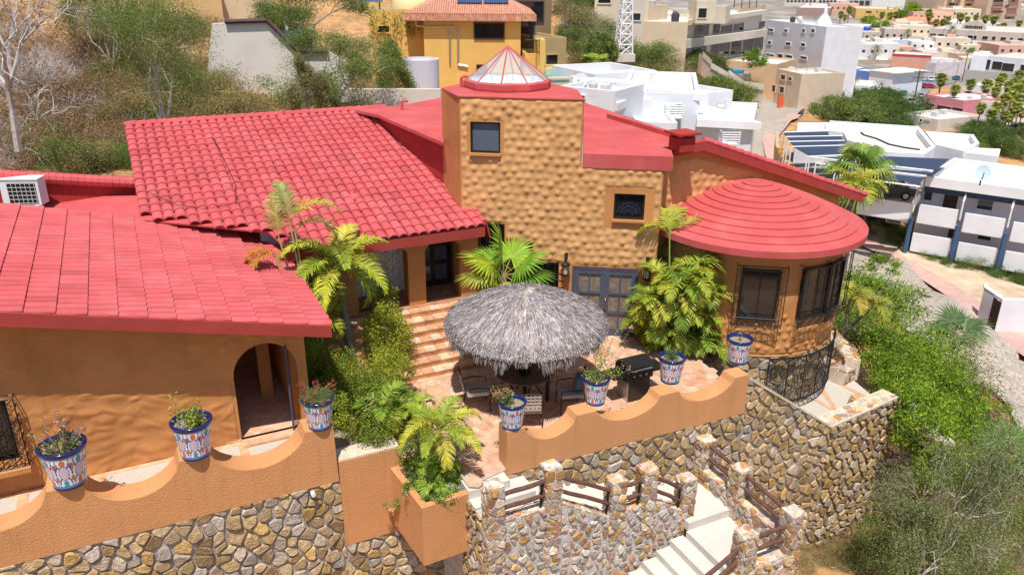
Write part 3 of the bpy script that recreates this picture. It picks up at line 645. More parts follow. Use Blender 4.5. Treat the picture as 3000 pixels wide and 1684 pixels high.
# strip roofs at far left behind
mb = MB(); a, b = PZ(-60, 512, 4.9), PZ(404, 536, 4.25)
for k in range(22):
    p = a+(b-a)*k/22; q = a+(b-a)*(k+1.12)/22; mb.tube([p, q], [.15, .165], 10)
part("ridge_tile", mb, 'redtile', label="row of red cap tiles on the far parapet")
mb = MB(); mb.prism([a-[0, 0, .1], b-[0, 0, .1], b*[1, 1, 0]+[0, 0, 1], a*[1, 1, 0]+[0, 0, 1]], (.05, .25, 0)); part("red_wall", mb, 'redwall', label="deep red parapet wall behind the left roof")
mb = MB(); q = [PZ(-60, 585, 4.2), PZ(130, 600, 4.05), PZ(448, 632, 3.93), PZ(440, 540, 4.1), PZ(-60, 556, 4.3)]
q = [PZ(60, 612, 3.9), PZ(455, 645, 3.85), PZ(447, 572, 4.02), PZ(300, 575, 3.98)]
mb.prism(q, (0, 0, -.12)); part("roof_slab", mb, 'redtile')

# ---- left wing facade with arch
frF = (W(0, 15.63), np.array([*d1, 0]), np.array([0, 0, 1.]), np.array([*(-n1), 0]))
arch = [(1.22, -.5), (1.22, 2.02)]+[(1.87+.65*math.cos(t), 2.02+.67*math.sin(t)) for t in np.linspace(math.pi, 0, 15)][1:-1]+[(2.52, 2.02), (2.52, -.5)]
outer = [(-6.2, -.5)]+arch+[(2.72, -.5), (2.72, z_at(2.72)-.15), (-6.2, z_at(-6.2)-.15)]
fwin = (-4.4, 1.2, -2.78, 2.5)
mb = MB(); mb.holes(outer, [rect(*fwin)], frF, .3); mb.prism([W(2.42, 15.94, -.5), W(2.72, 15.94, -.5), W(2.72, 19.2, -.5), W(2.42, 19.2, -.5)], (0, 0, 3.5)); part("wall", mb, 'stucco')
# hand-trowelled lumpy finish
A_, B_ = np.meshgrid(np.linspace(-5, 2.72, 230), np.linspace(.45, 4.8, 140), indexing='ij'); rs = np.random.default_rng(4); Hh = np.zeros_like(A_)
for _ in range(330):
    x, y = rs.uniform(-4, 2.7), rs.uniform(.4, 3.1); k = rs.uniform(.016, .038); a = rs.uniform(-.7, .7); sx, sy = rs.uniform(.10, .28), rs.uniform(.05, .12)
    dx = (A_-x)*math.cos(a)+(B_-y)*math.sin(a); dy = -(A_-x)*math.sin(a)+(B_-y)*math.cos(a); Hh = np.maximum(Hh, k*np.exp(-(dx/sx)**2-(dy/sy)**2))
ins = ((A_ > 1.16) & (A_ < 2.58) & (B_ < 2.03)) | (np.hypot(A_-1.87, B_-2.02) < .73) | ((A_ < -2.74) & (B_ > 1.1) & (B_ < 2.6)) | (B_ > z_at(A_)-.2)
Gd = frF[0]+A_[..., None]*frF[1]+B_[..., None]*frF[2]+(Hh+.004)[..., None]*frF[3]; ok = ~ins
mb = MB(); mb.grid(Gd, ok[:-1, :-1] & ok[1:, :-1] & ok[1:, 1:] & ok[:-1, 1:]); part("stucco_relief", mb, 'stucco', smooth=True, label="uneven hand-trowelled stucco of the left wing")
window("window", frF, *fwin, muls=(.5,), proud=-.08, depth=.08, label="dark window at the far left with a projecting iron screen", sill=True)
mb = MB(); fr2 = (frF[0]+frF[3]*.22, *frF[1:]); scrolls(mb, fr2, -4.4, 1.15, -2.62, 2.6, .2, .012)
for z in np.linspace(1.15, 2.6, 8): mb.tube([frF[0]+frF[1]*-2.62+frF[2]*z, fr2[0]+frF[1]*-2.62+frF[2]*z], .012, 4)
part("iron_screen", mb, 'iron')
mb = MB(); mb.obox(W(-3.5, 15.52, 1.1), frF[1]*.9, frF[2]*.05, frF[3]*.2); part("sill", mb, 'stucco')
# passage behind the arch
mb = MB(); mb.prism([W(.9, 15.6, .56), W(2.7, 15.6, .56), W(2.7, 19.3, .56), W(.9, 19.3, .56)], (0, 0, -.1)); part("passage_floor", mb, 'hex')
mb = MB(); mb.prism([W(.8, 19.2, .5), W(2.7, 19.2, .5), W(2.7, 19.2, 3.1), W(.8, 19.2, 3.1)], (*(n1*.2), 0)); mb.prism([W(.7, 15.95, .5), W(.9, 15.95, .5), W(.9, 19.2, .5), W(.7, 19.2, .5)], (0, 0, 2.7))
mb.box(W(2.05, 17.4, .56), .28, .28, 2.5, A1); part("passage_wall", mb, 'stucco')
mb = MB(); mb.obox(W(1.87, 15.50, .52), frF[1]*.66, frF[2]*.04, frF[3]*.18, (.62, .36, .22)); part("threshold", mb, 'terra')
gt = MB(); p = PZ(862, 1266, .5); q = p+nrm((p-CP)*[1, 1, 0])*.72+[.03, 0, 0]
gt.tube([p, q, q+[0, 0, 2.0], p+[0, 0, 2.05], p], .022, 6)
for k in range(1, 7): a = p+(q-p)*k/7; gt.tube([a, a+[0, 0, 2.05]], .012, 4)
part("gate_leaf", gt, 'bluewood', label="open iron gate leaf seen edge on beside the arch")

# ---- gallery
frG = (W(0, 19.7), np.array([*d1, 0]), np.array([0, 0, 1.]), np.array([*(-n1), 0]))
def cham(x0, x1, z1, c=.28): return [(x0, 1.12), (x0, z1-c), (x0+c*.9, z1), (x1-c*.9, z1), (x1, z1-c), (x1, 1.12)]
g_outer = [(2.75, 1.0), (4.98, 1.0)]+[(4.98, 1.12)]+cham(4.98, 6.42, 2.98)[1:5]+[(6.42, 1.0), (6.92, 1.0)]+cham(6.92, 7.98, 2.98)[1:5]+[(7.98, 1.0), (8.52, 1.0), (8.52, 3.2), (2.75, 3.2)]
mb = MB(); mb.holes(g_outer, [], frG, .42); part("gallery_arcade", mb, 'stucco')
mb = MB(); mb.prism([W(2.8, 19.55, 1.12), W(8.6, 19.55, 1.12), W(8.6, 22.6, 1.12), W(2.8, 22.6, 1.12)], (0, 0, -.2), (.42, .20, .11)); part("gallery_floor", mb, 'terra')
mb = MB(); mb.prism([W(2.8, 20.9, 1.1), W(8.44, 20.9, 1.1), W(8.44, 20.9, 3.5), W(2.8, 20.9, 3.5)], (*(n1*.2), 0)); mb.prism([W(8.45, 20.15, 1.1), W(8.6, 20.15, 1.1), W(8.6, 22.4, 1.1), W(8.45, 22.4, 1.1)], (0, 0, 2.6)); part("gallery_wall", mb, 'white')
fg = (W(0, 20.88), *frG[1:])
window("gallery_door", fg, 6.95, 1.15, 8.15, 3.2, fw_=.16, glass='glassb', muls=(.5,), rails=(.34, .62), fm='black', label="black framed glazed door at the back of the gallery", proud=.06, depth=.08)
for a, b in ((4.98, 6.42), (6.92, 7.98)):
    mb = MB(); scrolls(mb, (W(0, 19.9), *frG[1:]), a+.02, 1.15, b-.02, 2.96, .34, .007); part("iron_screen", mb, 'iron')

# ---- steps to the patio: 7 tiled risers
mb = MB(); rs = random.Random(3); nst = 7; rise = 1.1/nst; tr = .30; v0 = 19.58
for k in range(nst):
    z1 = 1.1-k*rise; va = v0-k*tr; x = 3.9
    while x < 8.5+k*.02:
        w_ = .30; c = rs.uniform(-.07, .07); q = (.60+c, .335+c*.8, .20+c*.6) if rs.random() < .75 else (.68, .46, .32)
        mb.obox(W(x+w_/2, va-tr/2+.02, z1-.02), np.array([*d1, 0])*(w_/2-.006), np.array([*n1, 0])*(tr/2+.03), (0, 0, .02), q)
        r2 = rs.uniform(-.08, .08); mb.obox(W(x+w_/2, va-tr+.015, z1-.04-(rise-.04)/2), np.array([*d1, 0])*(w_/2-.006), np.array([*n1, 0])*.012, (0, 0, (rise-.045)/2), (.52+r2, .235+r2*.6, .10+r2*.4)); x += w_
    mb.obox(W(6.2, va-tr/2+.02, z1-.045-.2), np.array([*d1, 0])*2.3, np.array([*n1, 0])*(tr/2+.012), (0, 0, .2), (.42, .30, .20))
st = mb.build("tiled_steps", 'terra', loc=W(6, 18, 0)); tag(st, "seven terracotta tiled steps rising from the patio to the arched gallery", "steps")
# AC unit
p = PZ(80, 600, 4.05); ac = thing("air_conditioner", "white air conditioner unit standing on the roof at the far left", "air conditioner", p)
e = np.array([math.cos(R(4)), math.sin(R(4)), 0]); nn_ = np.array([-e[1], e[0], 0]); mb = MB(); mb.obox(p+[0, 0, .38], e*.48, nn_*.2, (0, 0, .34)); mb.obox(p+[0, 0, .73], e*.5, nn_*.22, (0, 0, .015)); mb.build("casing", 'whitemetal', ac)
mb = MB(); mb.obox(p+[.05, 0, .36]-nn_*.203, e*.36, nn_*.004, (0, 0, .28)); mb.build("grille", 'black', ac)
mb = MB()
for k in range(7): mb.tube([p-nn_*.215+e*(-.3+k*.115)+[0, 0, .09], p-nn_*.215+e*(-.3+k*.115)+[0, 0, .63]], .006, 3)
for k in range(6): mb.tube([p-nn_*.215+e*-.31+[0, 0, .1+k*.105], p-nn_*.215+e*.41+[0, 0, .1+k*.105]], .005, 3)
mb.build("guard", 'whitemetal', ac)
for s in (-.35, .35): mb = MB(); mb.obox(p+e*s+[0, 0, .02], e*.05, nn_*.22, (0, 0, .02)); mb.build("foot", 'whitemetal', ac)
# ================================================================ PATIO, PARAPETS, RETAINING WALLS, OUTSIDE STAIR
D1 = np.array([*d1, 0]); N1 = np.array([*n1, 0]); ZZ = np.array([0, 0, 1.])
mb = MB(); mb.prism([W(3.6, 14.5), W(5.25, 14.3), W(5.25, 12.75), W(6.2, 12.95), W(12.9, 13.15), W(13.2, 15), W(13.2, 18.4), W(3.6, 19.4)], (0, 0, -.2), (.50, .40, .31)); struct(mb.build("patio_paving", 'paint')); PPoly = [(3.6, 14.5), (5.25, 14.3), (5.25, 12.75), (6.2, 12.95), (12.9, 13.15), (13.2, 15), (13.2, 18.4), (3.6, 19.4)]; mb = MB(); rs = random.Random(12); hx = .205
for j in range(36):
    for i in range(34):
        u, v = 3.6+(i+(j % 2)*.5)*hx*1.78, 12.8+j*hx*1.53; c_ = False
        for k in range(len(PPoly)):
            (x1, y1), (x2, y2) = PPoly[k], PPoly[(k+1) % len(PPoly)]
            if (y1 > v) != (y2 > v) and u < (x2-x1)*(v-y1)/(y2-y1)+x1: c_ = not c_
        if not c_: continue
        q = rs.uniform(-.05, .07); r_ = hx*.955; z = rs.uniform(.004, .008); P_ = [W(u+r_*math.sin(a), v+r_*math.cos(a), z) for a in np.arange(6)*math.pi/3+.0]; P2 = [W(u+r_*.93*math.sin(a), v+r_*.93*math.cos(a), z+.006) for a in np.arange(6)*math.pi/3]
        g_ = rs.uniform(0, 1); col = (.60+q, .31+q+.07*g_, .18+q*.8+.09*g_); mb.add(P_+P2, [(k, k+6, (k+1) % 6+6, (k+1) % 6) for k in range(6)]+[tuple(range(11, 5, -1))], col)
struct(mb.build("clay_tile_paving", 'terra'))
mb = MB(); mb.prism([W(-9, 14.3, .5), W(2.9, 14.3, .5), W(2.9, 15.7, .5), W(-9, 15.7, .5)], (0, 0, -.3)); struct(mb.build("gravel_path", 'gravel'))
mb = MB()
for x, y in ((70, 1440), (298, 1397), (510, 1355), (715, 1318)):
    u = float(PZ(x, y, .5)[:2] @ d1)
    for k in range(5): mb.obox(W(u, 14.5+k*.26+.13, .506), D1*.09, N1*.122, ZZ*.006, (.62+.05*(k % 3), .34+.03*(k % 2), .2))
mb.obox(W(0, 15.55, .505), D1*8, N1*.05, ZZ*.008, (.64, .40, .25)); struct(mb.build("path_tile_strip", 'terra'))
def scallop(peaks, zp, zt, hw, u0, u1, zb):
    top = []; pk = sorted(peaks)
    for k, c in enumerate(pk):
        a, b = max(u0, c-hw), min(u1, c+hw)
        if a > u1 or b < u0: continue
        top += [(a, zp), (b, zp)]
        if k+1 < len(pk):
            n0, n2 = c+hw, pk[k+1]-hw; mid = (n0+n2)/2; half = (n2-n0)/2
            top += [(mid+half*t, zp-(zp-zt)*(1-t*t)**.62) for t in np.linspace(-1, 1, 25)[1:-1] if u0 < mid+half*t < u1]
    return [(u0, zb)]+top+[(u1, zb)]
# left parapet
fA = frame(W(0, 14.2), W(1, 14.2)); fA = (W(0, 14.2), D1, ZZ, -N1)
pa = thing("parapet_wall", "scalloped orange parapet at the left carrying three big painted pots", "parapet wall", W(0, 14.3, 0))
mb = MB(); mb.holes(scallop([-6.4, -4.2, -2.0, .22, 2.60], 1.24, .66, .28, -8.5, 2.91, -.1), [], fA, .55); mb.build("wall", 'stucco_rough', pa)
mb = MB(); p = W(2.33, 14.16, -.18); mb.tube([p, p-N1*.12], .045, 10); o = mb.build("drain_pipe", 'whitemetal', pa)
# patio parapet
pB0 = PZ(1485, 1391, -.12); pB1 = PZ(2180, 1210, -.12); LB = float(np.linalg.norm(pB1-pB0)); eB = nrm(pB1-pB0); fB = (pB0*[1, 1, 0], eB, ZZ, np.array([eB[1], -eB[0], 0]))
def BP(s, z, off=0): return fB[0]+eB*s+ZZ*z+fB[3]*off
pb = thing("parapet_wall", "scalloped orange parapet along the front of the patio carrying four painted pots", "parapet wall", BP(3, 0))
zpk = float(PP(1485, 1266, fB[0], fB[3])[2]); ztr = float(PP(1590, 1281, fB[0], fB[3])[2])
pkB = [.16, float((PP(1727, 1190, fB[0], fB[3])-fB[0]) @ eB)-.05, float((PP(1960, 1115, fB[0], fB[3])-fB[0]) @ eB)+.06, LB-.18]
mb = MB(); mb.holes(scallop(pkB, zpk, ztr-.07, .25, 0, LB, -.12), [], fB, .44); mb.build("wall", 'stucco_rough', pb)
# stone facing under both (one retaining wall each)
def stonewall(name, label, faces, core, seedv, pal=PAL1, sx=.34, sy=.25, gap=.022, hh=.05, cat="stone wall", loc=None, parent=None, shear=0):
    t = thing(name, label, cat, loc) if parent is None else parent
    mb = MB()
    for c in core: mb.prism(*c)
    mb.build("mortar", 'mortar', t); mb = MB()
    for k, (fr, poly) in enumerate(faces): stones(mb, fr, poly, sx, sy, gap, hh, pal, seedv+k, shear)
    mb.build("stone", 'stone', t); return t
f1 = (W(0, 14.24), D1, ZZ, -N1)
stonewall("retaining_wall", "tan rubble stone retaining wall below the left scalloped parapet", [(f1, [(-6, -4.6), (2.94, -4.6), (2.94, -.1), (-6, -.1)]), (f1, [(2.94, -4.6), (5.5, -4.6), (5.5, -1.8), (2.94, -1.8)])],
    [([W(-9, 14.25, -8), W(5.5, 14.25, -8), W(5.5, 14.6, -8), W(-9, 14.6, -8)], (0, 0, 7.9))], 21, sx=.33, sy=.25, gap=.022, hh=.055, loc=W(0, 14.4, -6))
# plain stucco bay beside the planter
t2 = thing("bed_wall", "plain orange stucco wall of the raised bed between parapet and planter box", "wall", W(3.6, 14.3, 0))
mb = MB(); mb.prism([W(2.93, 14.19, -1.8), W(4.25, 14.19, -1.8), W(4.25, 14.55, -1.8), W(2.93, 14.55, -1.8)], (0, 0, 2.16)); mb.prism([W(4.25, 14.1, -1.8), W(5.4, 14.1, -1.8), W(5.4, 14.5, -1.8), W(4.25, 14.5, -1.8)], (0, 0, 1.75)); mb.build("wall", 'stucco_rough', t2)
mb = MB(); mb.prism([W(2.95, 14.2, .36), W(4.25, 14.2, .36), W(4.25, 14.65, .36), W(2.95, 14.65, .36)], (0, 0, .035)); mb.build("coping", 'pale', t2)
mb = MB(); mb.prism([W(2.8, 14.6, .3), W(5.0, 14.5, .3), W(5.0, 18.0, .3), W(2.8, 19, .3)], (0, 0, -.4)); struct(mb.build("soil_bed", 'soil'))
mb = MB(); mb.prism([W(5.0, 14.3, -.4), W(5.12, 14.3, -.4), W(5.12, 17.9, -.4), W(5.0, 17.9, -.4)], (0, 0, .78)); mb.build("kerb", 'stucco', t2)
# planter box
a = PZ(1236, 1489, -.1); b = PZ(1145, 1372, -.1); c = PZ(1415, 1432, -.1); ea = nrm(b-a); ec = nrm(c-a); la = 1.62; lc = float(np.linalg.norm(c-a))
zb = float(PP(1240, 1657, a, (0, 1, 0))[2]); hgt_ = -.1-zb
pl = thing("planter_box", "orange stucco planter box jutting out between the stone stair and the bed wall", "planter", a*[1, 1, 0]+[0, 0, zb])
mb = MB(); q = [a, a+ec*lc, a+ec*lc+ea*la, a+ea*la]; th = .15
inn = [a+ec*th+ea*th, a+ec*(lc-th)+ea*th, a+ec*(lc-th)+ea*(la-th), a+ec*th+ea*(la-th)]
fp = (a*[1, 1, 0], ec, ea, ZZ)
mb.holes([(0, 0), (lc, 0), (lc, la), (0, la)], [[(th, th), (lc-th, th), (lc-th, la-th), (th, la-th)]], (a, ec, ea, ZZ), hgt_); mb.build("box", 'stucco_rough', pl)
mb = MB(); mb.prism([p_-[0, 0, .16] for p_ in inn], (0, 0, -.5)); mb.build("soil", 'soil', pl)
mb = MB(); mb.prism([a+ec*.02+ea*.02-[0, 0, hgt_-.01], a+ec*(lc-.02)+ea*.02-[0, 0, hgt_-.01], a+ec*(lc-.02)+ea*la-[0, 0, hgt_-.01], a+ec*.02+ea*la-[0, 0, hgt_-.01]], (0, 0, .1)); mb.build("underside", 'stucco_rough', pl)
mb = MB(); p_ = b-ea*.12+ZZ*(-hgt_+.42); mb.obox(p_, ec*.14, ea*.07, ZZ*.05); mb.build("spout", 'stucco', pl)
PLA, PLC, PLE = a, ec, ea
# retaining wall under patio parapet and on to the right
fC = (fB[0]-fB[3]*.03, eB, ZZ, fB[3])
cor = PZ(2430, 1250, -1.3); s_c = float((cor-fB[0]) @ eB); end = PZ(2628, 1167, -1.3); e2 = nrm(end-cor); L2_ = float(np.linalg.norm(end-cor)); f2 = (cor*[1, 1, 0], e2, ZZ, np.array([e2[1], -e2[0], 0]))
zt0 = float(PP(2196, 1110, fB[0], fB[3])[2])
pc0 = fB[0]+eB*s_c
e3 = nrm(PZ(2765, 1275, -1.6)*[1, 1, 0]-end*[1, 1, 0]); f3 = (end*[1, 1, 0], e3, ZZ, np.array([e3[1], -e3[0], 0]))
f2b = (pc0, nrm(end*[1, 1, 0]-pc0), ZZ, None); eL = f2b[1]; nL = np.array([eL[1], -eL[0], 0]); L2_ = float(np.linalg.norm(end*[1, 1, 0]-pc0)); f2 = (pc0, eL, ZZ, nL)
stonewall("retaining_wall", "tall rubble stone retaining wall below the patio parapet, running right past the turret", [
    (fC, [(-.7, -4.2), (LB, -4.2), (LB, -.12), (-.7, -.12)]), (fC, [(LB, -6.3), (s_c, -6.3), (s_c, -1.3), (LB+.05, zt0), (LB, zt0)]), (fC, [(3.5, -6.3), (LB, -6.3), (LB, -4.2), (3.5, -4.2)]), (f2, rect(0, -6.8, L2_, -1.3)), (f3, [(0, -7.6), (1.7, -7.6), (1.7, -1.9), (0, -1.35)])],
    [([BP(-.7, -9, -.04), BP(LB, -9, -.04), BP(LB, -9, -.4), BP(-.7, -9, -.4)], (0, 0, 8.86)), ([BP(LB, -9, -.04), BP(s_c, -9, -.04), BP(s_c, -1.3, -.04), BP(LB, zt0, -.04)], -fB[3]*.4),
     ([pc0-nL*.03+[0, 0, -9], pc0+eL*L2_-nL*.03+[0, 0, -9], pc0+eL*L2_-nL*.45+[0, 0, -9], pc0-nL*.45+[0, 0, -9]], (0, 0, 7.69)), ([end*[1, 1, 0]-f3[3]*.03+[0, 0, -9], end*[1, 1, 0]+e3*1.7-f3[3]*.03+[0, 0, -9], end*[1, 1, 0]+e3*1.7-f3[3]*.03+[0, 0, -1.9], end*[1, 1, 0]-f3[3]*.03+[0, 0, -1.35]], -f3[3]*.4)],
    31, sx=.31, sy=.23, gap=.026, hh=.05, loc=BP(6, -6), shear=0)
cw_ = thing("wall_coping", "pale stone coping on top of the low wall edging the landing", "coping", cor)
mb = MB(); mb.prism([pc0+nL*.03+[0, 0, -1.3], pc0+eL*(L2_+.05)+nL*.03+[0, 0, -1.3], pc0+eL*(L2_+.05)-nL*.5+[0, 0, -1.3], pc0-nL*.5+[0, 0, -1.3]], (0, 0, .06)); mb.prism([BP(LB+.01, zt0, .02), BP(s_c, -1.3, .02), BP(s_c, -1.24, .02), BP(LB+.01, zt0+.06, .02)], -fB[3]*.2)
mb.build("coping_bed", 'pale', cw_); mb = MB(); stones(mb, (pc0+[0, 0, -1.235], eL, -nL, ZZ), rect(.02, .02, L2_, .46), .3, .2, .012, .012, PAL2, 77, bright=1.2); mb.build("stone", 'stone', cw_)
# landing right of the turret
ZL = -1.7
mb = MB(); mb.prism([W(13.0, 13.0, ZL), pc0-nL*.3+[0, 0, ZL], pc0+eL*L2_-nL*.3+[0, 0, ZL], W(19.4, 16.6, ZL), W(18.6, 19, ZL), W(13.0, 19, ZL)], (0, 0, -.2)); struct(mb.build("landing_paving", 'gravel'))
mb = MB()
for (x0, y0, x1, y1) in ((2380, 1165, 2480, 1222), (2430, 1108, 2540, 1165), (2400, 1130, 2470, 1225)):
    a, b = PZ(x0, y0, ZL+.008), PZ(x1, y1, ZL+.008); e = nrm(b-a); mb.obox((a+b)/2, e*np.linalg.norm(b-a)/2, np.array([-e[1], e[0], 0])*.07, ZZ*.006, (.60, .33, .2))
struct(mb.build("landing_tile_strip", 'terra'))
sp = thing("garden_steps", "three pale steps with terracotta nosing climbing beside the turret plinth", "steps", PZ(2430, 1095, ZL))
mb = MB(); mt = MB()
for k, (x0, y0, x1, y1) in enumerate(((2385, 1107, 2468, 1086), (2380, 1080, 2450, 1058), (2380, 1048, 2425, 1030), (2380, 1018, 2412, 1003))):
    z = ZL+.17*(k+1); a, b = PZ(x0, y0, z), PZ(x1, y1, z); bk = N1*1.6+D1*.1
    mb.prism([a-[0, 0, .35], b-[0, 0, .35], b+bk-[0, 0, .35], a+bk-[0, 0, .35]], (0, 0, .34)); mt.obox((a+b)/2-[0, 0, .015]+N1*.05, (b-a)/2, N1*.07, ZZ*.025, (.60, .31, .18))
mb.build("step", 'gravel', sp); mt.build("nosing", 'terra', sp)
def lowwall(label, pts, th, h, seedv, z):
    t = thing("garden_wall", label, "stone wall", PZ(*pts[0], z)); core = MB(); st = MB()
    for (x0, y0), (x1, y1) in zip(pts[:-1], pts[1:]):
        a, b = PZ(x0, y0, z), PZ(x1, y1, z); e = nrm(b-a); n_ = np.array([e[1], -e[0], 0]); l = float(np.linalg.norm(b-a))
        core.prism([a+[0, 0, -h], b+[0, 0, -h], b-n_*th+[0, 0, -h], a-n_*th+[0, 0, -h]], (0, 0, h-.01)); stones(st, (a-[0, 0, h], e, ZZ, n_), rect(0, 0, l, h), .3, .22, .02, .04, PAL1, seedv); stones(st, (a, e, -n_, ZZ), rect(0, 0, l, th), .3, .2, .015, .03, PAL2, seedv+5)
    core.build("mortar", 'pale', t); st.build("stone", 'stone', t)
lowwall("stepped rubble wall flanking the garden steps at the right", [(2412, 968), (2450, 1012), (2478, 1052)], .45, .7, 41, -1.0)
lowwall("short rubble wall end block at the top of the landing", [(2478, 1093), (2516, 1066)], .5, .45, 42, -1.25)
lowwall("small low stone block on the landing near its outer edge", [(2490, 1160), (2548, 1192)], .3, .28, 43, -1.42)

# ---------------- outside stone stair
stair = thing("concrete_stair", "pale concrete stair with landings winding down between stone walls", "stair", W(8, 12, -2))
mb = MB()
def slab(u0, u1, v0, v1, z, t=.22, ch=0): mb.prism([W(u0, v0, z-t), W(u1, v0, z-t), W(u1, v1, z-t), W(u0, v1, z-t)], (0, 0, t))
for s in [(5.2, 6.15, 12.62, 13.05, -.04), (5.2, 6.6, 12.30, 12.90, -.24), (5.2, 7.2, 11.6, 12.90, -.46), (7.2, 7.55, 11.6, 12.90, -.64), (7.55, 7.9, 11.6, 12.90, -.82), (7.9, 9.1, 11.6, 12.90, -1.0), (9.1, 9.55, 11.6, 12.9, -1.18), (9.55, 10.0, 11.6, 12.9, -1.36), (10.0, 11.25, 11.35, 13.1, -1.55), (9.95, 11.25, 9.75, 11.35, -1.75)]: slab(*s)
for k in range(13): slab(9.95-.36*(k+1), 9.95-.36*k, 9.75, 11.45, -1.93-.175*k, .3)
mb.build("steps", 'concrete', stair)
def post(parent, u, v, zt, zb, s=.36, seedv=0, pal=PAL2):
    core = MB(); core.box(W(u, v, zb), s-.03, s-.03, zt-zb-.012, A1); c = core.build("post", 'mortar2', parent); st = MB(); h = s/2-.012
    for dx, dy in ((D1, -N1), (N1, D1), (-D1, N1), (-N1, -D1)):
        stones(st, (W(u, v, zb)+dy*h-dx*h, dx, ZZ, dy), rect(0, 0, 2*h, zt-zb), .22, .20, .014, .025, pal, seedv); seedv += 1
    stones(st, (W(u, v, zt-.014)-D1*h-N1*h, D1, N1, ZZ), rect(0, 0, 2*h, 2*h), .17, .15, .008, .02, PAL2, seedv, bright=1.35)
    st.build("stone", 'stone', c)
def rail(parent, a, b, lean=True):
    for hh in (.60, .27):
        mb = MB(); a_, b_ = a+[0, 0, hh], b+[0, 0, hh]; pts = [a_+(b_-a_)*t+np.array([0, 0, .008*math.sin(t*9+a[0]*3)]) for t in np.linspace(0, 1, 7)]; mb.tube(pts, [.048, .046, .05, .047, .049, .046, .05], 8); mb.build("rail", 'wood', parent)
    if lean:
        e = nrm(b-a); mb = MB(); q = b-e*.09; mb.tube([q+[0, 0, .0], q+e*.03+[0, 0, .62]], .03, 6); mb.build("rail_post", 'iron', parent)
vW = 11.7
sw = thing("stair_parapet", "rubble stair wall with five square stone posts and brown log rails", "stair wall", W(8, vW, -3))
SP = [(5.34, .72), (6.62, .78), (8.2, -.02), (9.0, .04), (10.1, -.55)]; sill = [(5.2, -.16), (6.8, -.12), (7.95, -.84), (9.1, -.84), (10.1, -1.42), (10.26, -1.45)]
mb = MB(); mb.holes([(5.18, -8)]+sill+[(10.26, -8)], [], (W(0, vW-.14), D1, ZZ, -N1), .28); mb.build("mortar", 'mortar2', sw)
mb = MB(); stones(mb, (W(0, vW-.155), D1, ZZ, -N1), [(5.18, -4.4), (10.26, -4.4), (10.26, -1.45), (5.18, -1.45)], .25, .17, .042, .035, PAL2, 51)
for (p, q) in zip(sill[:-1], sill[1:]):
    if q[0]-p[0] > .3: stones(mb, (W(0, vW-.155), D1, ZZ, -N1), [(p[0], -1.45), (q[0], -1.45), (q[0], min(q[1], p[1]) if 0 else q[1]), (p[0], p[1])], .25, .17, .040, .035, PAL2, 52+int(p[0]))
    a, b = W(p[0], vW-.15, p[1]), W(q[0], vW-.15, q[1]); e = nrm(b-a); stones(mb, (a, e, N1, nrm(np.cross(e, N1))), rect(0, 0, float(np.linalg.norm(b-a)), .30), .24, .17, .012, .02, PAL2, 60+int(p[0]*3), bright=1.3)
stones(mb, (W(5.18, vW-.14), N1, ZZ, -D1), rect(0, -4.4, 1.3, -.2), .27, .2, .02, .04, PAL1, 57); stones(mb, (W(10.27, vW-.14), N1, ZZ, D1), rect(0, -2.2, .28, -1.45), .25, .18, .02, .03, PAL2, 58)
mb.build("stone", 'stone', sw); mb = MB(); mb.prism([W(5.2, vW+.1, -8), W(5.5, vW+.1, -8), W(5.5, 14.2, -8), W(5.2, 14.2, -8)], (0, 0, 7.7)); mb.build("side_wall", 'mortar2', sw)
for k, (u, z) in enumerate(SP): post(sw, u, vW, z, -1.6 if k < 4 else -2.2, seedv=100+k*10)
for k, ((a, za), (b, zb_)) in enumerate((((5.5, -.15), (6.45, -.13)), ((6.8, -.13), (8.03, -.84)), ((8.37, -.84), (8.84, -.84)), ((9.17, -.84), (9.94, -1.38)))): rail(sw, W(a, vW-.06, za), W(b, vW-.06, zb_))
sr = thing("stair_parapet", "rubble stone wall with log rails along the right side of the winding stair", "stair wall", W(11.3, 11, -3))
uR = 11.35; zs = -1.18; mb = MB()
mb.prism([W(uR-.15, 9.55, -8), W(uR+.15, 9.55, -8), W(uR+.15, 13.0, -8), W(uR-.15, 13.0, -8)], (0, 0, 8+zs)); mb.prism([W(10.1, 9.57, -8), W(uR-.15, 9.57, -8), W(uR-.15, 9.87, -8), W(10.1, 9.87, -8)], (0, 0, 6.5))
mb.prism([W(10.1, 9.57, -8), W(10.1, 9.57, -1.5), W(5.5, 9.57, -3.8), W(5.5, 9.57, -8)], N1*.28); mb.build("mortar", 'mortar2', sr)
mb = MB(); stones(mb, (W(uR-.16, 13.0, 0), -N1, ZZ, -D1), rect(0, -2, 3.3, zs), .26, .19, .02, .035, PAL2, 70); stones(mb, (W(uR+.16, 9.55, 0), N1, ZZ, D1), rect(0, -6, 3.4, zs), .3, .22, .02, .035, PAL1, 71)
stones(mb, (W(10.1, 9.56, 0), D1, ZZ, -N1), rect(0, -5, 1.4, -1.5), .27, .2, .022, .04, PAL2, 72); stones(mb, (W(0, 9.56, 0), D1, ZZ, -N1), [(6, -6), (10.1, -6), (10.1, -1.5), (6, -3.55)], .27, .2, .022, .04, PAL2, 73)
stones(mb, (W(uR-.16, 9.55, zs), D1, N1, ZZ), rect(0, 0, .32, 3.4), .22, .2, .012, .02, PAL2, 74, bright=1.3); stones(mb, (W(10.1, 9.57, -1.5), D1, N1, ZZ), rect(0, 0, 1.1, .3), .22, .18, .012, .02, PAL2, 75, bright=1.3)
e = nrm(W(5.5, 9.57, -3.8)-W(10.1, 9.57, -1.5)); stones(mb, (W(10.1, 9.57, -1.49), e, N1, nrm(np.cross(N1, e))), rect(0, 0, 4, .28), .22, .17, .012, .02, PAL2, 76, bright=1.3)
mb.build("stone", 'stone', sr)
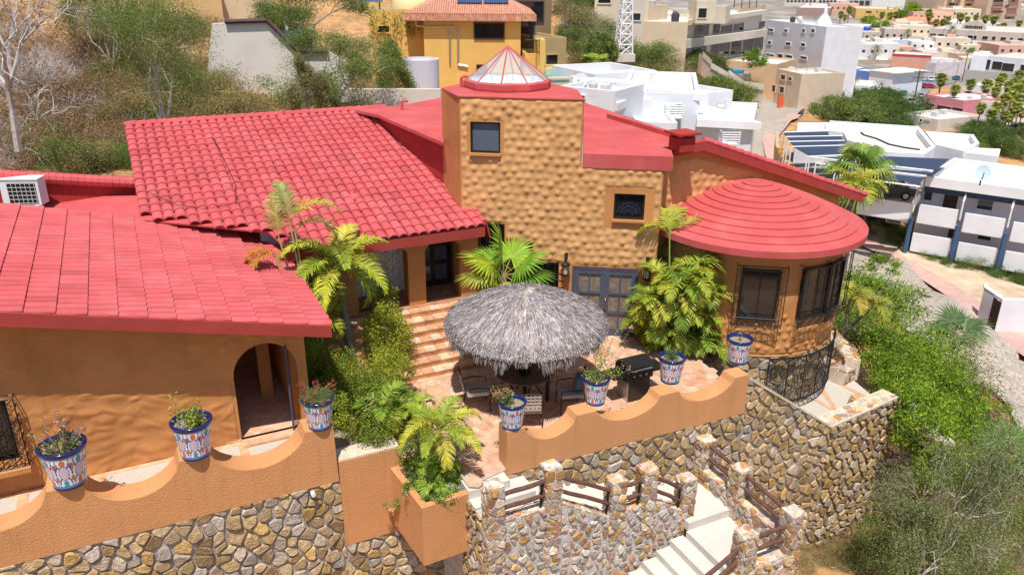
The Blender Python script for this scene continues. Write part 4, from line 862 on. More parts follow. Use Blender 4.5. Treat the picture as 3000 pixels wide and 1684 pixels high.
for k, (u, v, z) in enumerate([(uR, 12.62, -.42), (uR, 11.35, -.45), (uR, 9.72, -.5), (10.1, 9.72, -.6)]): post(sr, u, v, z, -2.2, s=.38, seedv=200+k*10)
rail(sr, W(uR, 12.42, zs+.03), W(uR, 11.55, zs)); rail(sr, W(uR, 11.15, zs), W(uR, 9.92, zs-.05)); rail(sr, W(11.15, 9.72, -1.45), W(10.3, 9.72, -1.45), False); rail(sr, W(9.9, 9.7, -1.6), W(8.2, 9.7, -2.45), False)
# ================================================================ POTS
def potcol(i, k, n=44, seg=144):
    y = (i+.5)/n; per = seg/8; x = ((k+.5) % per)/per; col = (.80, .80, .82); blue = (.06, .09, .30); org = (.68, .17, .05); teal = (.05, .34, .40); lil = (.66, .58, .70)
    cell = int((k+.5)//per) % 2
    if y < .07: return (.02, .025, .12)
    if y < .13: return (.12, .22, .55)
    if y > .965: return (.02, .03, .14)
    if y > .90: return (.16, .28, .60)
    def ring(cx, cy, r_, w_): d = math.hypot((x-cx)*1.0, (y-cy)*1.5); return abs(d-r_) < w_*.8
    def disc(cx, cy, r_): return math.hypot((x-cx), (y-cy)*1.5) < r_
    if disc(.5, .52, .27): return lil if (i+k) % 3 else (.52, .40, .56)
    if ring(.5, .52, .30, .035): return (.25, .22, .42)
    if ring(.5, .13, .42, .05) and y < .42: return blue
    if disc(.5, .20, .17): return org if cell else teal
    if disc(.5, .17, .28) and y < .36: return (.78, .78, .78)
    if ring(.5, .86, .36, .05): return blue
    if disc(.5, .80, .16): return (org if not cell else teal)
    if disc(0, .68, .16) or disc(1, .68, .16): return org if cell else (.05, .10, .34)
    if disc(0, .34, .13) or disc(1, .34, .13): return (.10, .30, .10) if cell else org
    if x < .03 or x > .97: return blue if .45 < y < .8 else col
    return col
def pot(label, c, d, h=None, gid="painted talavera pots on the parapets"):
    h = h or d*1.02; r_ = d/2; t = thing("potted_plant", label, "potted plant", c, gid); prof = [(r_*(.70+.27*(i/44)**1.1), h*.93*i/44) for i in range(45)]
    mb = MB(); mb.lathe(prof, c, 144, potcol); p = mb.build("pot", 'pot', t, smooth=False)
    mb = MB(); mb.lathe([(r_*.965, h*.93), (r_*1.02, h*.945), (r_*1.03, h*.985), (r_*.98, h), (r_*.88, h*.995), (r_*.84, h*.84)], c, 40); mb.build("rim", 'cobalt', p, smooth=True)
    mb = MB(); mb.lathe([(.001, h*.86), (r_*.87, h*.85)], c, 24); mb.build("soil", 'soil', t); return t, h
def qleaf(rs, C, n, size, cols, asp=.5, spread=1.0, up_=0.3, dirs=None):
    """n leaves at centres C (n,3): rhombic quads"""
    D = dirs if dirs is not None else rs.normal(size=(n, 3))+[0, 0, up_]; D = D/np.linalg.norm(D, axis=1, keepdims=True)
    S_ = np.cross(D, rs.normal(size=(n, 3))); S_ /= np.linalg.norm(S_, axis=1, keepdims=True)+1e-9; L = size*rs.uniform(.6, 1.25, (n, 1)); Wd = L*asp*.5
    N_ = np.cross(D, S_)*L*.12
    V = np.stack([C, C+D*L*.5+S_*Wd+N_, C+D*L, C+D*L*.5-S_*Wd+N_], 1); cols = np.asarray(cols); c = cols[rs.integers(0, len(cols), n)]*rs.uniform(.75, 1.25, (n, 1)); return V, c
GREEN = [(.10, .17, .03), (.14, .23, .035), (.19, .27, .04), (.08, .13, .025)]; YG = [(.26, .34, .03), (.34, .38, .04), (.20, .29, .03), (.40, .40, .05)]
def sprig(mb, fl, rs, base, tip, n, size, cols, twig=(.30, .24, .20), flc=None, nf=0, r_=.006, spread=.03):
    mid = (base+tip)/2+rs.normal(size=3)*.04; P = [base, mid, tip]; mb.tube(P, [r_, r_*.8, r_*.5], 4, twig)
    t = rs.uniform(.25, 1, n)[:, None]; C = base+(mid-base)*np.minimum(t*2, 1)+(tip-mid)*np.maximum(t*2-1, 0)+rs.normal(size=(n, 3))*spread
    mb.arr(*(lambda V, c: (V, 4, c))(*qleaf(rs, C, n, size, cols)))
    if nf: fl.arr(*(lambda V, c: (V, 4, c))(*qleaf(rs, tip+rs.normal(size=(nf, 3))*.025, nf, .04, flc, .9)))
def ptop(px, py, z, ): return PZ(px, py, z)
zA = 1.24; pots = [
 ("largest painted pot at the far left with spiny pink-flowered stems", PZ(206, 1411, zA), 130, 186, 1320, 0),
 ("painted pot with bright yellow-green leafy shrub, between two others on the left parapet", PZ(575, 1329, zA), 116, 575, 1240, 1),
 ("painted pot with low red-flowered mound at the right end of the left parapet", PZ(938, 1246, zA), 96, 930, 1165, 2),
 ("painted pot with pink blossoms spilling at its left side, beside the stair gap", PZ(1500, 1247, zpk), 84, 1500, 1160, 3),
 ("painted pot with tall leggy vine reaching over the thatch", PZ(1744, 1176, zpk), 81, 1740, 1100, 4),
 ("painted pot with small dark green rosette beside the black grill", PZ(1963, 1114, zpk), 79, 1970, 1040, 5),
 ("painted pot nearly empty but for one tiny sprig, at the right end", PZ(2160, 1058, zpk), 76, 2160, 985, 6)]
for lab, c, wpx, cx, cy, kind in pots:
    dep = float((c+[0, 0, .5]-CP) @ fw); d = wpx*dep/FOC; t, h = pot(lab, c, d); rs = np.random.default_rng(50+kind); lf = MB(); fl = MB(); tp = c+[0, 0, h*.87]; r0 = d*.32
    def rnd(r_): a = rs.uniform(0, 6.28); q = math.sqrt(rs.uniform())*r_; return np.array([q*math.cos(a), q*math.sin(a), 0])
    if kind == 0:
        for _ in range(22):
            o_ = rnd(r0); sprig(lf, fl, rs, tp+o_*.6, tp+o_*2.0+[rs.uniform(-.12, .05), 0, rs.uniform(.25, .62)], 9, .07, YG+GREEN, (.34, .28, .27), [(.60, .12, .10), (.65, .25, .20)], 7, .014)
        lf.arr(*(lambda V, c_: (V, 4, c_))(*qleaf(rs, tp+np.stack([rnd(r0*1.2) for _ in range(420)])+rs.normal(size=(420, 3))*.03+[-.06, 0, .05], 420, .045, GREEN+[(.25, .28, .06)])))
    elif kind == 1:
        for _ in range(15):
            o_ = rnd(r0*.7); sprig(lf, fl, rs, tp+o_*.5, tp+o_*1.5+[rs.uniform(-.12, .14), 0, rs.uniform(.15, .42)], 26, .075, YG, spread=.05)
        sprig(lf, fl, rs, tp, tp+[-.33, 0, .68], 26, .07, YG, spread=.04); sprig(lf, fl, rs, tp, tp+[.26, 0, .62], 20, .07, YG, spread=.04); sprig(lf, fl, rs, tp+[-.1, 0, 0], tp+[-.22, 0, .4], 20, .07, YG, spread=.05)
        mb = MB(); mb.lathe([(.001, .13), (.07, .1), (.1, .0)], tp+[-.12, -.1, 0], 7); mb.build("rock", 'bark', t)
    elif kind == 2:
        n = 2600; V = rs.normal(size=(n, 3)); V /= np.linalg.norm(V, axis=1, keepdims=True); V = V*rs.uniform(.5, 1, (n, 1))**.5*[.36, .36, .22]; V[:, 2] = abs(V[:, 2])
        lf.arr(*(lambda A, c_: (A, 4, c_))(*qleaf(rs, tp+V+[0, 0, .0], n, .045, [(.12, .19, .06), (.16, .24, .07), (.22, .28, .08)], .35)))
        for _ in range(26): sprig(lf, fl, rs, tp, tp+rnd(.42)+[0, 0, rs.uniform(.12, .36)], 14, .04, [(.16, .24, .07)], flc=[(.62, .02, .02), (.70, .05, .03)], nf=5)
    elif kind == 3:
        for _ in range(17): o_ = np.array([rs.uniform(-.3, -.02), rs.uniform(-.15, .15), 0]); sprig(lf, fl, rs, tp+o_*.6+[-.0, 0, 0], tp+o_*1.3+[-.02, 0, rs.uniform(.1, .40)], 20, .065, [(.16, .27, .04), (.10, .19, .03), (.24, .33, .05)], flc=[(.72, .16, .18), (.75, .30, .28)], nf=8, spread=.05)
    elif kind == 4:
        for _ in range(12): o_ = rnd(r0); sprig(lf, fl, rs, tp+o_*.5, tp+o_*1.6+[0, 0, rs.uniform(.1, .3)], 24, .06, YG+GREEN, spread=.05)
        for tx, tz in ((.12, .95), (.28, 1.25), (.55, 1.45), (.95, 1.55), (-.02, .75), (.35, .9), (.75, .35), (1.0, .25), (-.45, .22), (.6, .6)):
            sprig(lf, fl, rs, tp, tp+[tx*.75, .15, tz*.78], 40, .055, YG, flc=[(.72, .35, .36)], nf=5, r_=.006, spread=.05)
    elif kind == 5:
        for _ in range(11): o_ = rnd(r0*.7)-[.05, 0, 0]; sprig(lf, fl, rs, tp+o_*.4, tp+o_*1.3+[0, 0, rs.uniform(.1, .34)], 24, .055, [(.10, .18, .05), (.15, .24, .07)], flc=[(.6, .05, .03)], nf=1, spread=.04)
    else:
        for _ in range(3): sprig(lf, fl, rs, tp, tp+rnd(.08)+[0, 0, rs.uniform(.1, .22)], 12, .045, YG, spread=.02)
    lf.build("foliage", 'leaf', t)
    if fl.big: fl.build("flowers", 'flower', t)

# ================================================================ PALAPA
pL_, pR_ = PZ(1306, 950, 2.15), PZ(1783, 975, 2.15); pf = PZ(1545, 1036, 2.12); ctr = (pL_+pR_)/2; RP = float(np.linalg.norm(pR_-pL_)/2); ctr = np.array([ctr[0], pf[1]+RP, 0])
zap = float(PP(1552, 850, ctr, (0, 1, 0))[2]); zr = 2.15
pal_ = thing("thatched_palapa", "round grey thatched palapa shading the dining table on the patio", "palapa", ctr)
rs = np.random.default_rng(11); mb = MB(); zt_ = lambda r_: zap-(zap-zr)*(r_/RP)**1.55
mb.lathe([(RP*.97, zr-.12), (RP*.98, zr-.03)]+[(RP*k, zt_(RP*k)-.05) for k in (.8, .6, .4, .2, .05)]+[(.001, zap-.06)], [ctr[0], ctr[1], 0], 48, (.20, .16, .13))
rows = 36
for j in range(rows):
    rr0 = RP*(1.0-.97*(j+.5)/rows); n = int(130+1500*rr0/RP); a = rs.uniform(0, 2*math.pi, n); r0_ = rr0+rs.uniform(-.05, .05, n); r0_ = np.clip(r0_, .02, None); ln_ = rs.uniform(.22, .46, n)*(.6+.4*rr0/RP)
    da = rs.normal(0, .16, n); z0 = zt_(r0_)+.0+rs.uniform(-.01, .045, n); r1 = r0_+ln_*np.cos(da); z1 = np.where(r1 < RP, zt_(np.minimum(r1, RP)), zr-np.minimum((r1-RP)*1.4, .20))+rs.uniform(-.02, .05, n)
    r1 = np.minimum(r1, RP+.05+rs.uniform(-.02, .04, n)); a1_ = a+np.sin(da)*ln_/np.maximum(r1, .15); wd = rs.uniform(.004, .012, n)
    P0 = np.stack([ctr[0]+r0_*np.cos(a), ctr[1]+r0_*np.sin(a), z0], 1); P1 = np.stack([ctr[0]+r1*np.cos(a1_), ctr[1]+r1*np.sin(a1_), z1], 1); tg = np.stack([-np.sin(a), np.cos(a), rs.normal(0, .25, n)], 1)*wd[:, None]
    cols = np.array([(.38, .33, .34), (.27, .23, .26), (.45, .39, .37), (.40, .32, .25), (.14, .12, .14), (.36, .33, .38), (.52, .47, .45), (.32, .25, .20)])[rs.integers(0, 8, n)]*rs.uniform(.55, 1.25, (n, 1))
    mb.arr(np.stack([P0-tg, P0+tg, P1+tg*.8, P1-tg*.8], 1), 4, cols)
n = 6200; a = rs.uniform(0, 2*math.pi, n); lv = rs.uniform(0, 1, n); r0_ = RP*rs.uniform(.93, 1.015, n); z0 = zr-.04+rs.uniform(-.04, .06, n); ln_ = rs.uniform(.12, .40, n)*(1+.3*np.sin(a*9)+.25*np.sin(a*23+1))
r1 = r0_+rs.uniform(-.02, .10, n); a1_ = a+rs.normal(0, .02, n); tg = np.stack([-np.sin(a), np.cos(a), 0*a], 1)*rs.uniform(.006, .014, n)[:, None]
P0 = np.stack([ctr[0]+r0_*np.cos(a), ctr[1]+r0_*np.sin(a), z0], 1); P1 = np.stack([ctr[0]+r1*np.cos(a1_), ctr[1]+r1*np.sin(a1_), z0-ln_], 1)
cols = np.array([(.36, .30, .27), (.44, .35, .26), (.28, .24, .24), (.40, .35, .36), (.20, .16, .14)])[rs.integers(0, 5, n)]*rs.uniform(.7, 1.15, (n, 1)); mb.arr(np.stack([P0-tg, P0+tg, P1+tg*.4, P1-tg*.4], 1), 4, cols)
mb.build("thatch", 'thatch', pal_)
mb = MB()
for k in range(46): a = rs.uniform(0, 6.28); mb.tube([[ctr[0]+.04*math.cos(a), ctr[1]+.04*math.sin(a), zap+.05], [ctr[0]+.2*math.cos(a), ctr[1]+.2*math.sin(a), zap+.015], [ctr[0]+.30*math.cos(a+.2), ctr[1]+.30*math.sin(a+.2), zap-.04]], .008, 3, (.45, .38, .32))
mb.tube([[ctr[0]+.26*math.cos(t), ctr[1]+.26*math.sin(t), zap-.01] for t in np.linspace(0, 6.28, 20)], .012, 4, (.16, .12, .12)); mb.build("crown", 'thatch', pal_)
mb = MB(); mb.tube([ctr, [ctr[0], ctr[1], zap-.1]], .055, 10); pp_ = PZ(1622, 1135, .0); pp_ = np.array([ctr[0]+.55, ctr[1]-.25, 0]); mb.tube([pp_, pp_+[.02, 0, 2.5]], .05, 8); mb.build("pole", 'darkwood', pal_)
mb = MB()
for k in range(10): a = k*math.pi/5; mb.tube([[ctr[0], ctr[1], zap-.14], [ctr[0]+RP*.93*math.cos(a), ctr[1]+RP*.93*math.sin(a), zr-.06]], .028, 5)
mb.build("rafter", 'darkwood', pal_)
# table
tc_ = np.array([ctr[0]-.02, ctr[1]-.12, 0]); tb = thing("patio_table", "round brown patio table in the shade under the palapa", "table", tc_)
mb = MB(); mb.lathe([(.001, .70), (.70, .70), (.72, .715), (.72, .735), (.70, .745), (.001, .745)], tc_, 40); mb.build("tabletop", mat("table_stone", (.20, .12, .08), .4, .2, 8), tb, smooth=False)
for k in range(4): mb = MB(); a = R(20+90*k); mb.tube([tc_+[.5*math.cos(a), .5*math.sin(a), 0], tc_+[.30*math.cos(a), .30*math.sin(a), .3], tc_+[.5*math.cos(a), .5*math.sin(a), .71]], .025, 6); mb.build("leg", 'darkwood', tb)
cp_ = thing("centrepiece", "small dark bowl of succulents in the middle of the patio table", "bowl", tc_+[0, -.22, .745]); mb = MB(); mb.lathe([(.001, 0), (.09, .005), (.15, .09), (.14, .10)], tc_+[0, -.22, .745], 14); mb.build("bowl", 'darkwood', cp_)
mb = MB(); rs_ = np.random.default_rng(5); mb.arr(*(lambda V, c_: (V, 4, c_))(*qleaf(rs_, tc_+[0, -.22, .84]+rs_.normal(size=(80, 3))*[.05, .05, .02], 80, .10, [(.03, .05, .02)]))); mb.build("foliage", 'leaf', cp_)
def chair(label, c, rz, cush=False):
    t = thing("patio_chair", label, "patio chair", c, "chairs round the patio table"); e = np.array([math.cos(rz), math.sin(rz), 0]); f = np.array([-e[1], e[0], 0])  # f = direction the sitter faces
    P = lambda x, y, z: np.array(c)+e*x+f*y+ZZ*z
    mb = MB()
    for s in (-1, 1): mb.tube([P(.29*s, -.26, .0), P(.29*s, -.28, .42), P(.27*s, -.40, .98)], .016, 6); mb.tube([P(.30*s, .28, 0), P(.30*s, .27, .62), P(.31*s, -.05, .66), P(.28*s, -.33, .62)], .016, 6)
    mb.tube([P(-.27, -.40, .98), P(0, -.42, 1.01), P(.27, -.40, .98)], .016, 6); mb.tube([P(-.29, -.27, .40), P(.29, -.27, .40), P(.29, .27, .40), P(-.29, .27, .40), P(-.29, -.27, .40)], .014, 5); mb.build("frame", 'darkwood', t)
    mb = MB(); mb.obox(P(0, 0, .46), e*.27, f*.28, ZZ*.045); mb.build("seat", 'cushion', t)
    mb = MB()
    for k in range(5): mb.obox(P(-.2+.1*k, -.36, .74), e*.022, f*.012, ZZ*.22+f*-.05)
    for k in range(5): mb.obox(P(0, -.345-.012*k, .56+.09*k), e*.25, f*.012, ZZ*.018)
    mb.build("backrest", 'cushion', t)
    if cush:
        mb = MB(); G_ = np.zeros((9, 9, 3)); G2 = np.zeros((9, 9, 3)); cc = P(0, -.2, .70); ez = nrm(ZZ-f*.3); ey = nrm(f+ZZ*.3)
        for i in range(9):
            for j in range(9): x, y = (i-4)/4, (j-4)/4; b_ = .09*math.sqrt(max(0, (1-x**4)*(1-y**4))); G_[i, j] = cc+e*x*.21+ez*y*.21+ey*b_; G2[i, j] = cc+e*x*.21+ez*y*.21-ey*b_
        mb.grid(G_); mb.grid(G2); mb.build("cushion", 'bluecush', t, smooth=True)
    return t
chair("beige slatted patio chair with its back to the camera, between two pots", [ctr[0]+.08, ctr[1]-1.32, 0], R(4))
chair("beige patio chair at the left of the table half hidden by pink blossoms", [ctr[0]-1.18, ctr[1]-.55, 0], R(-78))
chair("patio chair with blue throw cushion at the right of the table", [ctr[0]+1.08, ctr[1]-.62, 0], R(98), True)
# grill
gc = PZ(1868, 1172, 0); gr = thing("barbecue_grill", "black gas barbecue grill with open side shelf behind the parapet", "barbecue", gc); e = D1; f = N1; P = lambda x, y, z: gc+(e*x+f*y+ZZ*z)*.88
mb = MB(); mb.obox(P(0, .28, .36), e*.32, f*.23, ZZ*.30); mb.build("cart", 'metal', gr); mb = MB(); mb.obox(P(.02, .0, .36), e*.30, f*.012, ZZ*.30); mb.build("cart_door", 'black', gr)
mb = MB(); mb.obox(P(0, .28, .80), e*.39, f*.265, ZZ*.105); mb.build("firebox", 'black', gr)
mb = MB(); prof = [(-.30, .93), (-.29, 1.05), (-.2, 1.17), (0, 1.21), (.2, 1.17), (.29, 1.05), (.30, .93)]; mb.prism([P(-.44, .28+a, b) for a, b in prof], e*.775); mb.build("lid", 'black', gr)
mb = MB(); mb.tube([P(-.34, -.05, 1.02), P(-.34, -.1, 1.02), P(.34, -.1, 1.02), P(.34, -.05, 1.02)], .014, 6); mb.build("handle", 'metal', gr)
for s in (-1, 1): mb = MB(); mb.obox(P(.66*s, .26, .86), e*.18, f*.25, ZZ*.03); mb.build("side_shelf", 'black', gr)
mb = MB()
for x in (-.2, 0, .2): mb.lathe([(.001, 0), (.03, 0), (.03, .03)], P(x, -.04, .8), 8)
mb.build("knob", 'metal', gr)
for sx in (-.3, .3):
    for sy in (.06, .5): mb = MB(); mb.tube([P(sx-.02, sy, .04), P(sx+.02, sy, .04)], .05, 10); mb.build("wheel", 'rubber', gr)
# ================================================================ PLANTS
def cyl_pts(rs, n, c, r3, shell=.55):
    V = rs.normal(size=(n, 3)); V /= np.linalg.norm(V, axis=1, keepdims=True); return np.asarray(c)+V*(shell+(1-shell)*rs.uniform(0, 1, (n, 1))**.6)*np.asarray(r3)
def leafarr(mb, rs, C, size, cols, asp=.5, up_=.3, dirs=None): V, c = qleaf(rs, C, len(C), size, cols, asp, up_=up_, dirs=dirs); mb.arr(V, 4, c)
def blob_bush(rs, mb, blobs, size, cols, dens=1.0, asp=.5, up_=.3):
    for (c, r3, n) in blobs:
        k = max(3, int(n/60)); cc = cyl_pts(rs, k, c, r3, .35)      # leaf clumps spread through the volume
        for q in cc:
            m = int(60*dens*rs.uniform(.5, 1.5)); tone = rs.uniform(.7, 1.25)
            C = q+rs.normal(size=(m, 3))*np.asarray(r3)*.16; leafarr(mb, rs, C, size, [tuple(np.array(v)*tone) for v in cols], asp, up_)
def branch(mb, rs, p, d, L, r, depth, tips, col=(1, 1, 1), spread=.6, grav=.0, split=2, seg=5, mids=None):
    pts = [p]; q = np.array(p, float); dd = nrm(d)
    for _ in range(3): dd = nrm(dd+rs.normal(size=3)*.16+[0, 0, grav]); q = q+dd*L/3; pts.append(q.copy())
    mb.tube(pts, [r, r*.9, r*.78, r*.66], seg, col, cap=False)
    if depth == 0: tips.append(q); return
    if mids is not None: mids.append(q)
    for k in range(split+(rs.uniform() < .35)): branch(mb, rs, q, dd+rs.normal(size=3)*spread, L*rs.uniform(.62, .86), r*.6, depth-1, tips, col, spread, grav, split, max(3, seg-1), mids)
def tree(name, label, cat, base, H, Wd, cols, size=.10, n=9000, seed=1, trunks=3, bcol=(.46, .42, .38), group=None, lean=(0, 0), asp=.35, depth=4, droop=0.0, sparse=.5, r0=.06):
    rs = np.random.default_rng(seed); base = np.array(base, float); t = thing(name, label, cat, base, group); br = MB(); tips = []; mids = []
    for k in range(trunks):
        a = 2*math.pi*k/trunks+rs.uniform(0, 1); d = np.array([math.cos(a)*.45+lean[0], math.sin(a)*.45+lean[1], 1.0]); branch(br, rs, base+[0, 0, -.1], d, H*.36, r0, depth, tips, bcol, .55, mids=mids)
    T_ = np.array(tips); c = base+[lean[0]*H*.5, lean[1]*H*.5, 0]; ext = np.abs(T_-c).max(0); sc_ = np.array([Wd/max(ext[0], .1), Wd/max(ext[1], .1), (H)/max((T_[:, 2]-base[2]).max(), .1)])
    for L_ in (br.V,): br.V = [tuple(base+(np.array(v)-base)*sc_) for v in L_]
    T_ = base+(T_-base)*sc_; tk = br.build("trunk", mat_bark_attr, t); lf = MB(); M_ = base+(np.array(mids)-base)*sc_
    A = np.concatenate([T_, T_, M_[len(M_)//3:]]); m = max(1, int(n/len(A)))
    for q in A:
        tone = rs.uniform(.7, 1.3); k = int(m*rs.uniform(.4, 1.6)); C = q+rs.normal(size=(k, 3))*[Wd*.10, Wd*.10, H*.055]; leafarr(lf, rs, C, size, [tuple(np.array(v)*tone) for v in cols], asp, -droop)
    lf.build("crown", 'leaf', t); return t
mat_bark_attr = mat("branch_bark", (.4, .38, .35), .9, .25, 9, attr=True)
OLV = [(.16, .225, .05), (.22, .28, .065), (.11, .17, .035), (.28, .32, .08)]; OLV2 = [(.26, .26, .09), (.32, .29, .11), (.19, .19, .06), (.36, .30, .13)]; LUSH = [(.17, .29, .02), (.25, .37, .025), (.33, .43, .03), (.10, .19, .02)]
# ---- feather palms
def frond(mb, rs, base, az, el, L, droop, nl, ll, cols, w_=.035, stem=(.30, .32, .08), tw=.5, vshape=.5):
    base = np.array(base, float); h = np.array([math.cos(az), math.sin(az), 0]); P = []; q = base.copy(); e = el; N_ = 12
    for k in range(N_+1): P.append(q.copy()); q = q+(h*math.cos(e)+ZZ*math.sin(e))*L/N_; e -= droop/N_*(1+k/N_)
    mb.tube(P, [max(.004, .018*(1-k/N_)) for k in range(N_+1)], 3, stem, cap=False); P = np.array(P); side = np.cross(h, ZZ)
    V = []; tt = np.linspace(.14, 1, nl)
    for t in tt:
        f = t*N_; i = min(int(f), N_-1); p = P[i]+(P[i+1]-P[i])*(f-i); tg = nrm(P[i+1]-P[i]); nn_ = np.cross(side, tg); nn_ = nn_ if nn_[2] > 0 else -nn_
        l = ll*(math.sin(math.pi*min(1, .12+.88*t)**.8)*.75+.28)
        for s in (-1, 1):
            d = nrm(side*s+tg*(.55+.5*t)+nn_*(vshape+rs.normal()*.18)+rs.normal(size=3)*.10); m1 = p+d*l*.55; e_ = nrm(d-ZZ*(.35+.35*tw*rs.uniform(.5, 1.5))); m2 = m1+e_*l*.5; wv = nrm(np.cross(d, nn_))*w_*.5
            V.append([p-wv*.5, p+wv*.5, m1+wv, m1-wv]); V.append([m1-wv, m1+wv, m2+wv*.15, m2-wv*.15])
    V = np.array(V); c0 = np.array(cols)[rs.integers(0, len(cols))]; tone = rs.uniform(.85, 1.15, (len(V), 1)); c = np.clip(c0*tone, 0, 1); tip = np.array([(.50, .42, .14)]); tb = (rs.uniform(size=(len(V), 1)) < .10); c = np.where(tb, tip*tone, c)
    mb.arr(V, 4, c)
def ringtrunk(mb, pts, r0, r1, seg=12, col=(1, 1, 1)):
    n = 40; pts = [np.array(p, float) for p in pts]; P = []; 
    for k in range(n+1):
        t = k/n*(len(pts)-1); i = min(int(t), len(pts)-2); P.append(pts[i]+(pts[i+1]-pts[i])*(t-i))
    mb.tube(P, [(r0+(r1-r0)*k/n)*(1+.05*(k % 2)) for k in range(n+1)], seg, col)
PALMC = [(.36, .44, .03), (.47, .50, .04), (.27, .37, .03), (.55, .52, .06)]
def feather_palm(label, base, top, nf, L, seed, cols=PALMC, r0=.09, r1=.06, ll=.42, nl=42, el=(.1, 1.25), group=None, shaft=True, droop=(1.3, 2.0), w_=.035, name="palm_tree"):
    rs = np.random.default_rng(seed); base = np.array(base, float); top = np.array(top, float); t = thing(name, label, "palm tree", base, group)
    if r0: mb = MB(); ringtrunk(mb, [base, base*.5+top*.5+[.03, 0, 0], top], r0, r1); mb.build("trunk", 'palmbark', t)
    if shaft: mb = MB(); mb.tube([top-[0, 0, .05], top+[0, 0, .28]], [r1*1.1, r1*.6], 8, (.25, .33, .06)); mb.build("crownshaft", 'leaf', t)
    mb = MB()
    for k in range(nf):
        f_ = (k+.5)/nf; a = k*2.4+rs.uniform(-.3, .3); e = el[0]+(el[1]-el[0])*f_**.9; frond(mb, rs, top+[0, 0, .2 if shaft else 0], a, e, L*rs.uniform(.85, 1.1), rs.uniform(*droop), nl, ll, cols, w_)
    mb.build("crown", 'leaf', t); return t
b = PZ(1032, 1068, .35); tp = UPZ(b, 987, 800); feather_palm("tall ringed palm with drooping yellow-green crown in front of the gallery arches", b, tp, 13, 1.75, 3, r0=.12, r1=.075, ll=.38, nl=70, el=(-.1, 1.25), w_=.036, droop=(1.0, 1.8), cols=[(.42, .48, .03), (.55, .56, .05), (.30, .40, .03), (.60, .55, .07)])
b = PZ(1284, 1400, -.28); tp = UPZ(b, 1288, 1285); feather_palm("young palm with arching yellow-green fronds in the planter box", b, tp, 13, 1.2, 5, r0=.065, r1=.045, ll=.28, nl=60, el=(.05, 1.2), w_=.022, droop=(1.1, 1.8))
def clump(label, c, n, Hs, L, seed, spread=.4, cols=PALMC, extra=(), name="areca_palm", ll=.34, trunkcol=(.35, .38, .12)):
    rs = np.random.default_rng(seed); c = np.array(c, float); t = thing(name, label, "palm clump", c); tr = MB(); fr = MB()
    for k in range(n):
        a = rs.uniform(0, 6.28); r_ = spread*math.sqrt(rs.uniform()); b_ = c+[r_*math.cos(a), r_*math.sin(a), 0]; H = rs.uniform(*Hs); tp_ = b_+[math.cos(a)*.22*H*.5, math.sin(a)*.22*H*.5, H]
        tr.tube([b_, (b_+tp_)/2+[0, 0, .02], tp_], [.035, .03, .025], 6, trunkcol, cap=False)
        for j in range(rs.integers(5, 8)): frond(fr, rs, tp_, a+rs.normal()*1.3+j*1.1, rs.uniform(.35, 1.3), L*rs.uniform(.7, 1.1), rs.uniform(1.2, 2.1), 30, ll, cols, .032)
    for (p, az, el_, L_, dr, cc) in extra: frond(fr, rs, p, az, el_, L_, dr, 40, ll, cc, .032)
    for p in {tuple(np.round(p_[0], 2)) for p_ in extra}: tr.tube([c, (c+np.array(p))/2, np.array(p)], [.03, .025, .018], 6, trunkcol, cap=False)
    tr.build("stem", 'dry', t); fr.build("crown", 'leaf', t); return t
b = np.array([4.5, 20.5, 0.0]); top = UPZ(b+[0, .2, 0], 1962, 690)
clump("dense areca palm clump between the blue door and the turret", b, 40, (.3, 2.7), 1.0, 8, .66, cols=[(.27, .39, .03), (.38, .46, .04), (.18, .29, .03), (.46, .47, .05)], extra=[(top, R(60), 1.2, 1.3, 1.3, [(.40, .40, .06)]), (top, R(20), .7, 1.5, .9, [(.44, .40, .08)]), (top, R(170), .9, 1.1, 1.7, PALMC), (top, R(100), 1.3, 1.1, 1.2, PALMC)])
b = PZ(880, 1000, .35); b = np.array([*W(3.45, 18.2)[:2], .35]); tA = UPZ(b, 850, 655)
clump("areca palm clump with orange dying fronds behind the left roof corner", b, 7, (1.5, 2.6), .9, 9, .38, extra=[(tA, R(20), 1.0, 1.5, 1.6, PALMC), (tA, R(120), 1.3, 1.3, 1.0, [(.30, .33, .10)]), (tA-[.3, 0, .35], R(110), 1.35, 1.2, .8, [(.42, .33, .10)]), (tA-[.45, 0, .8], R(200), .6, .75, 1.2, [(.60, .22, .03)]), (tA-[.4, 0, .75], R(230), .4, .8, 1.3, [(.55, .25, .05)]), (tA+[.1, 0, -.2], R(-5), .9, 1.3, 1.8, [(.12, .18, .03)])])
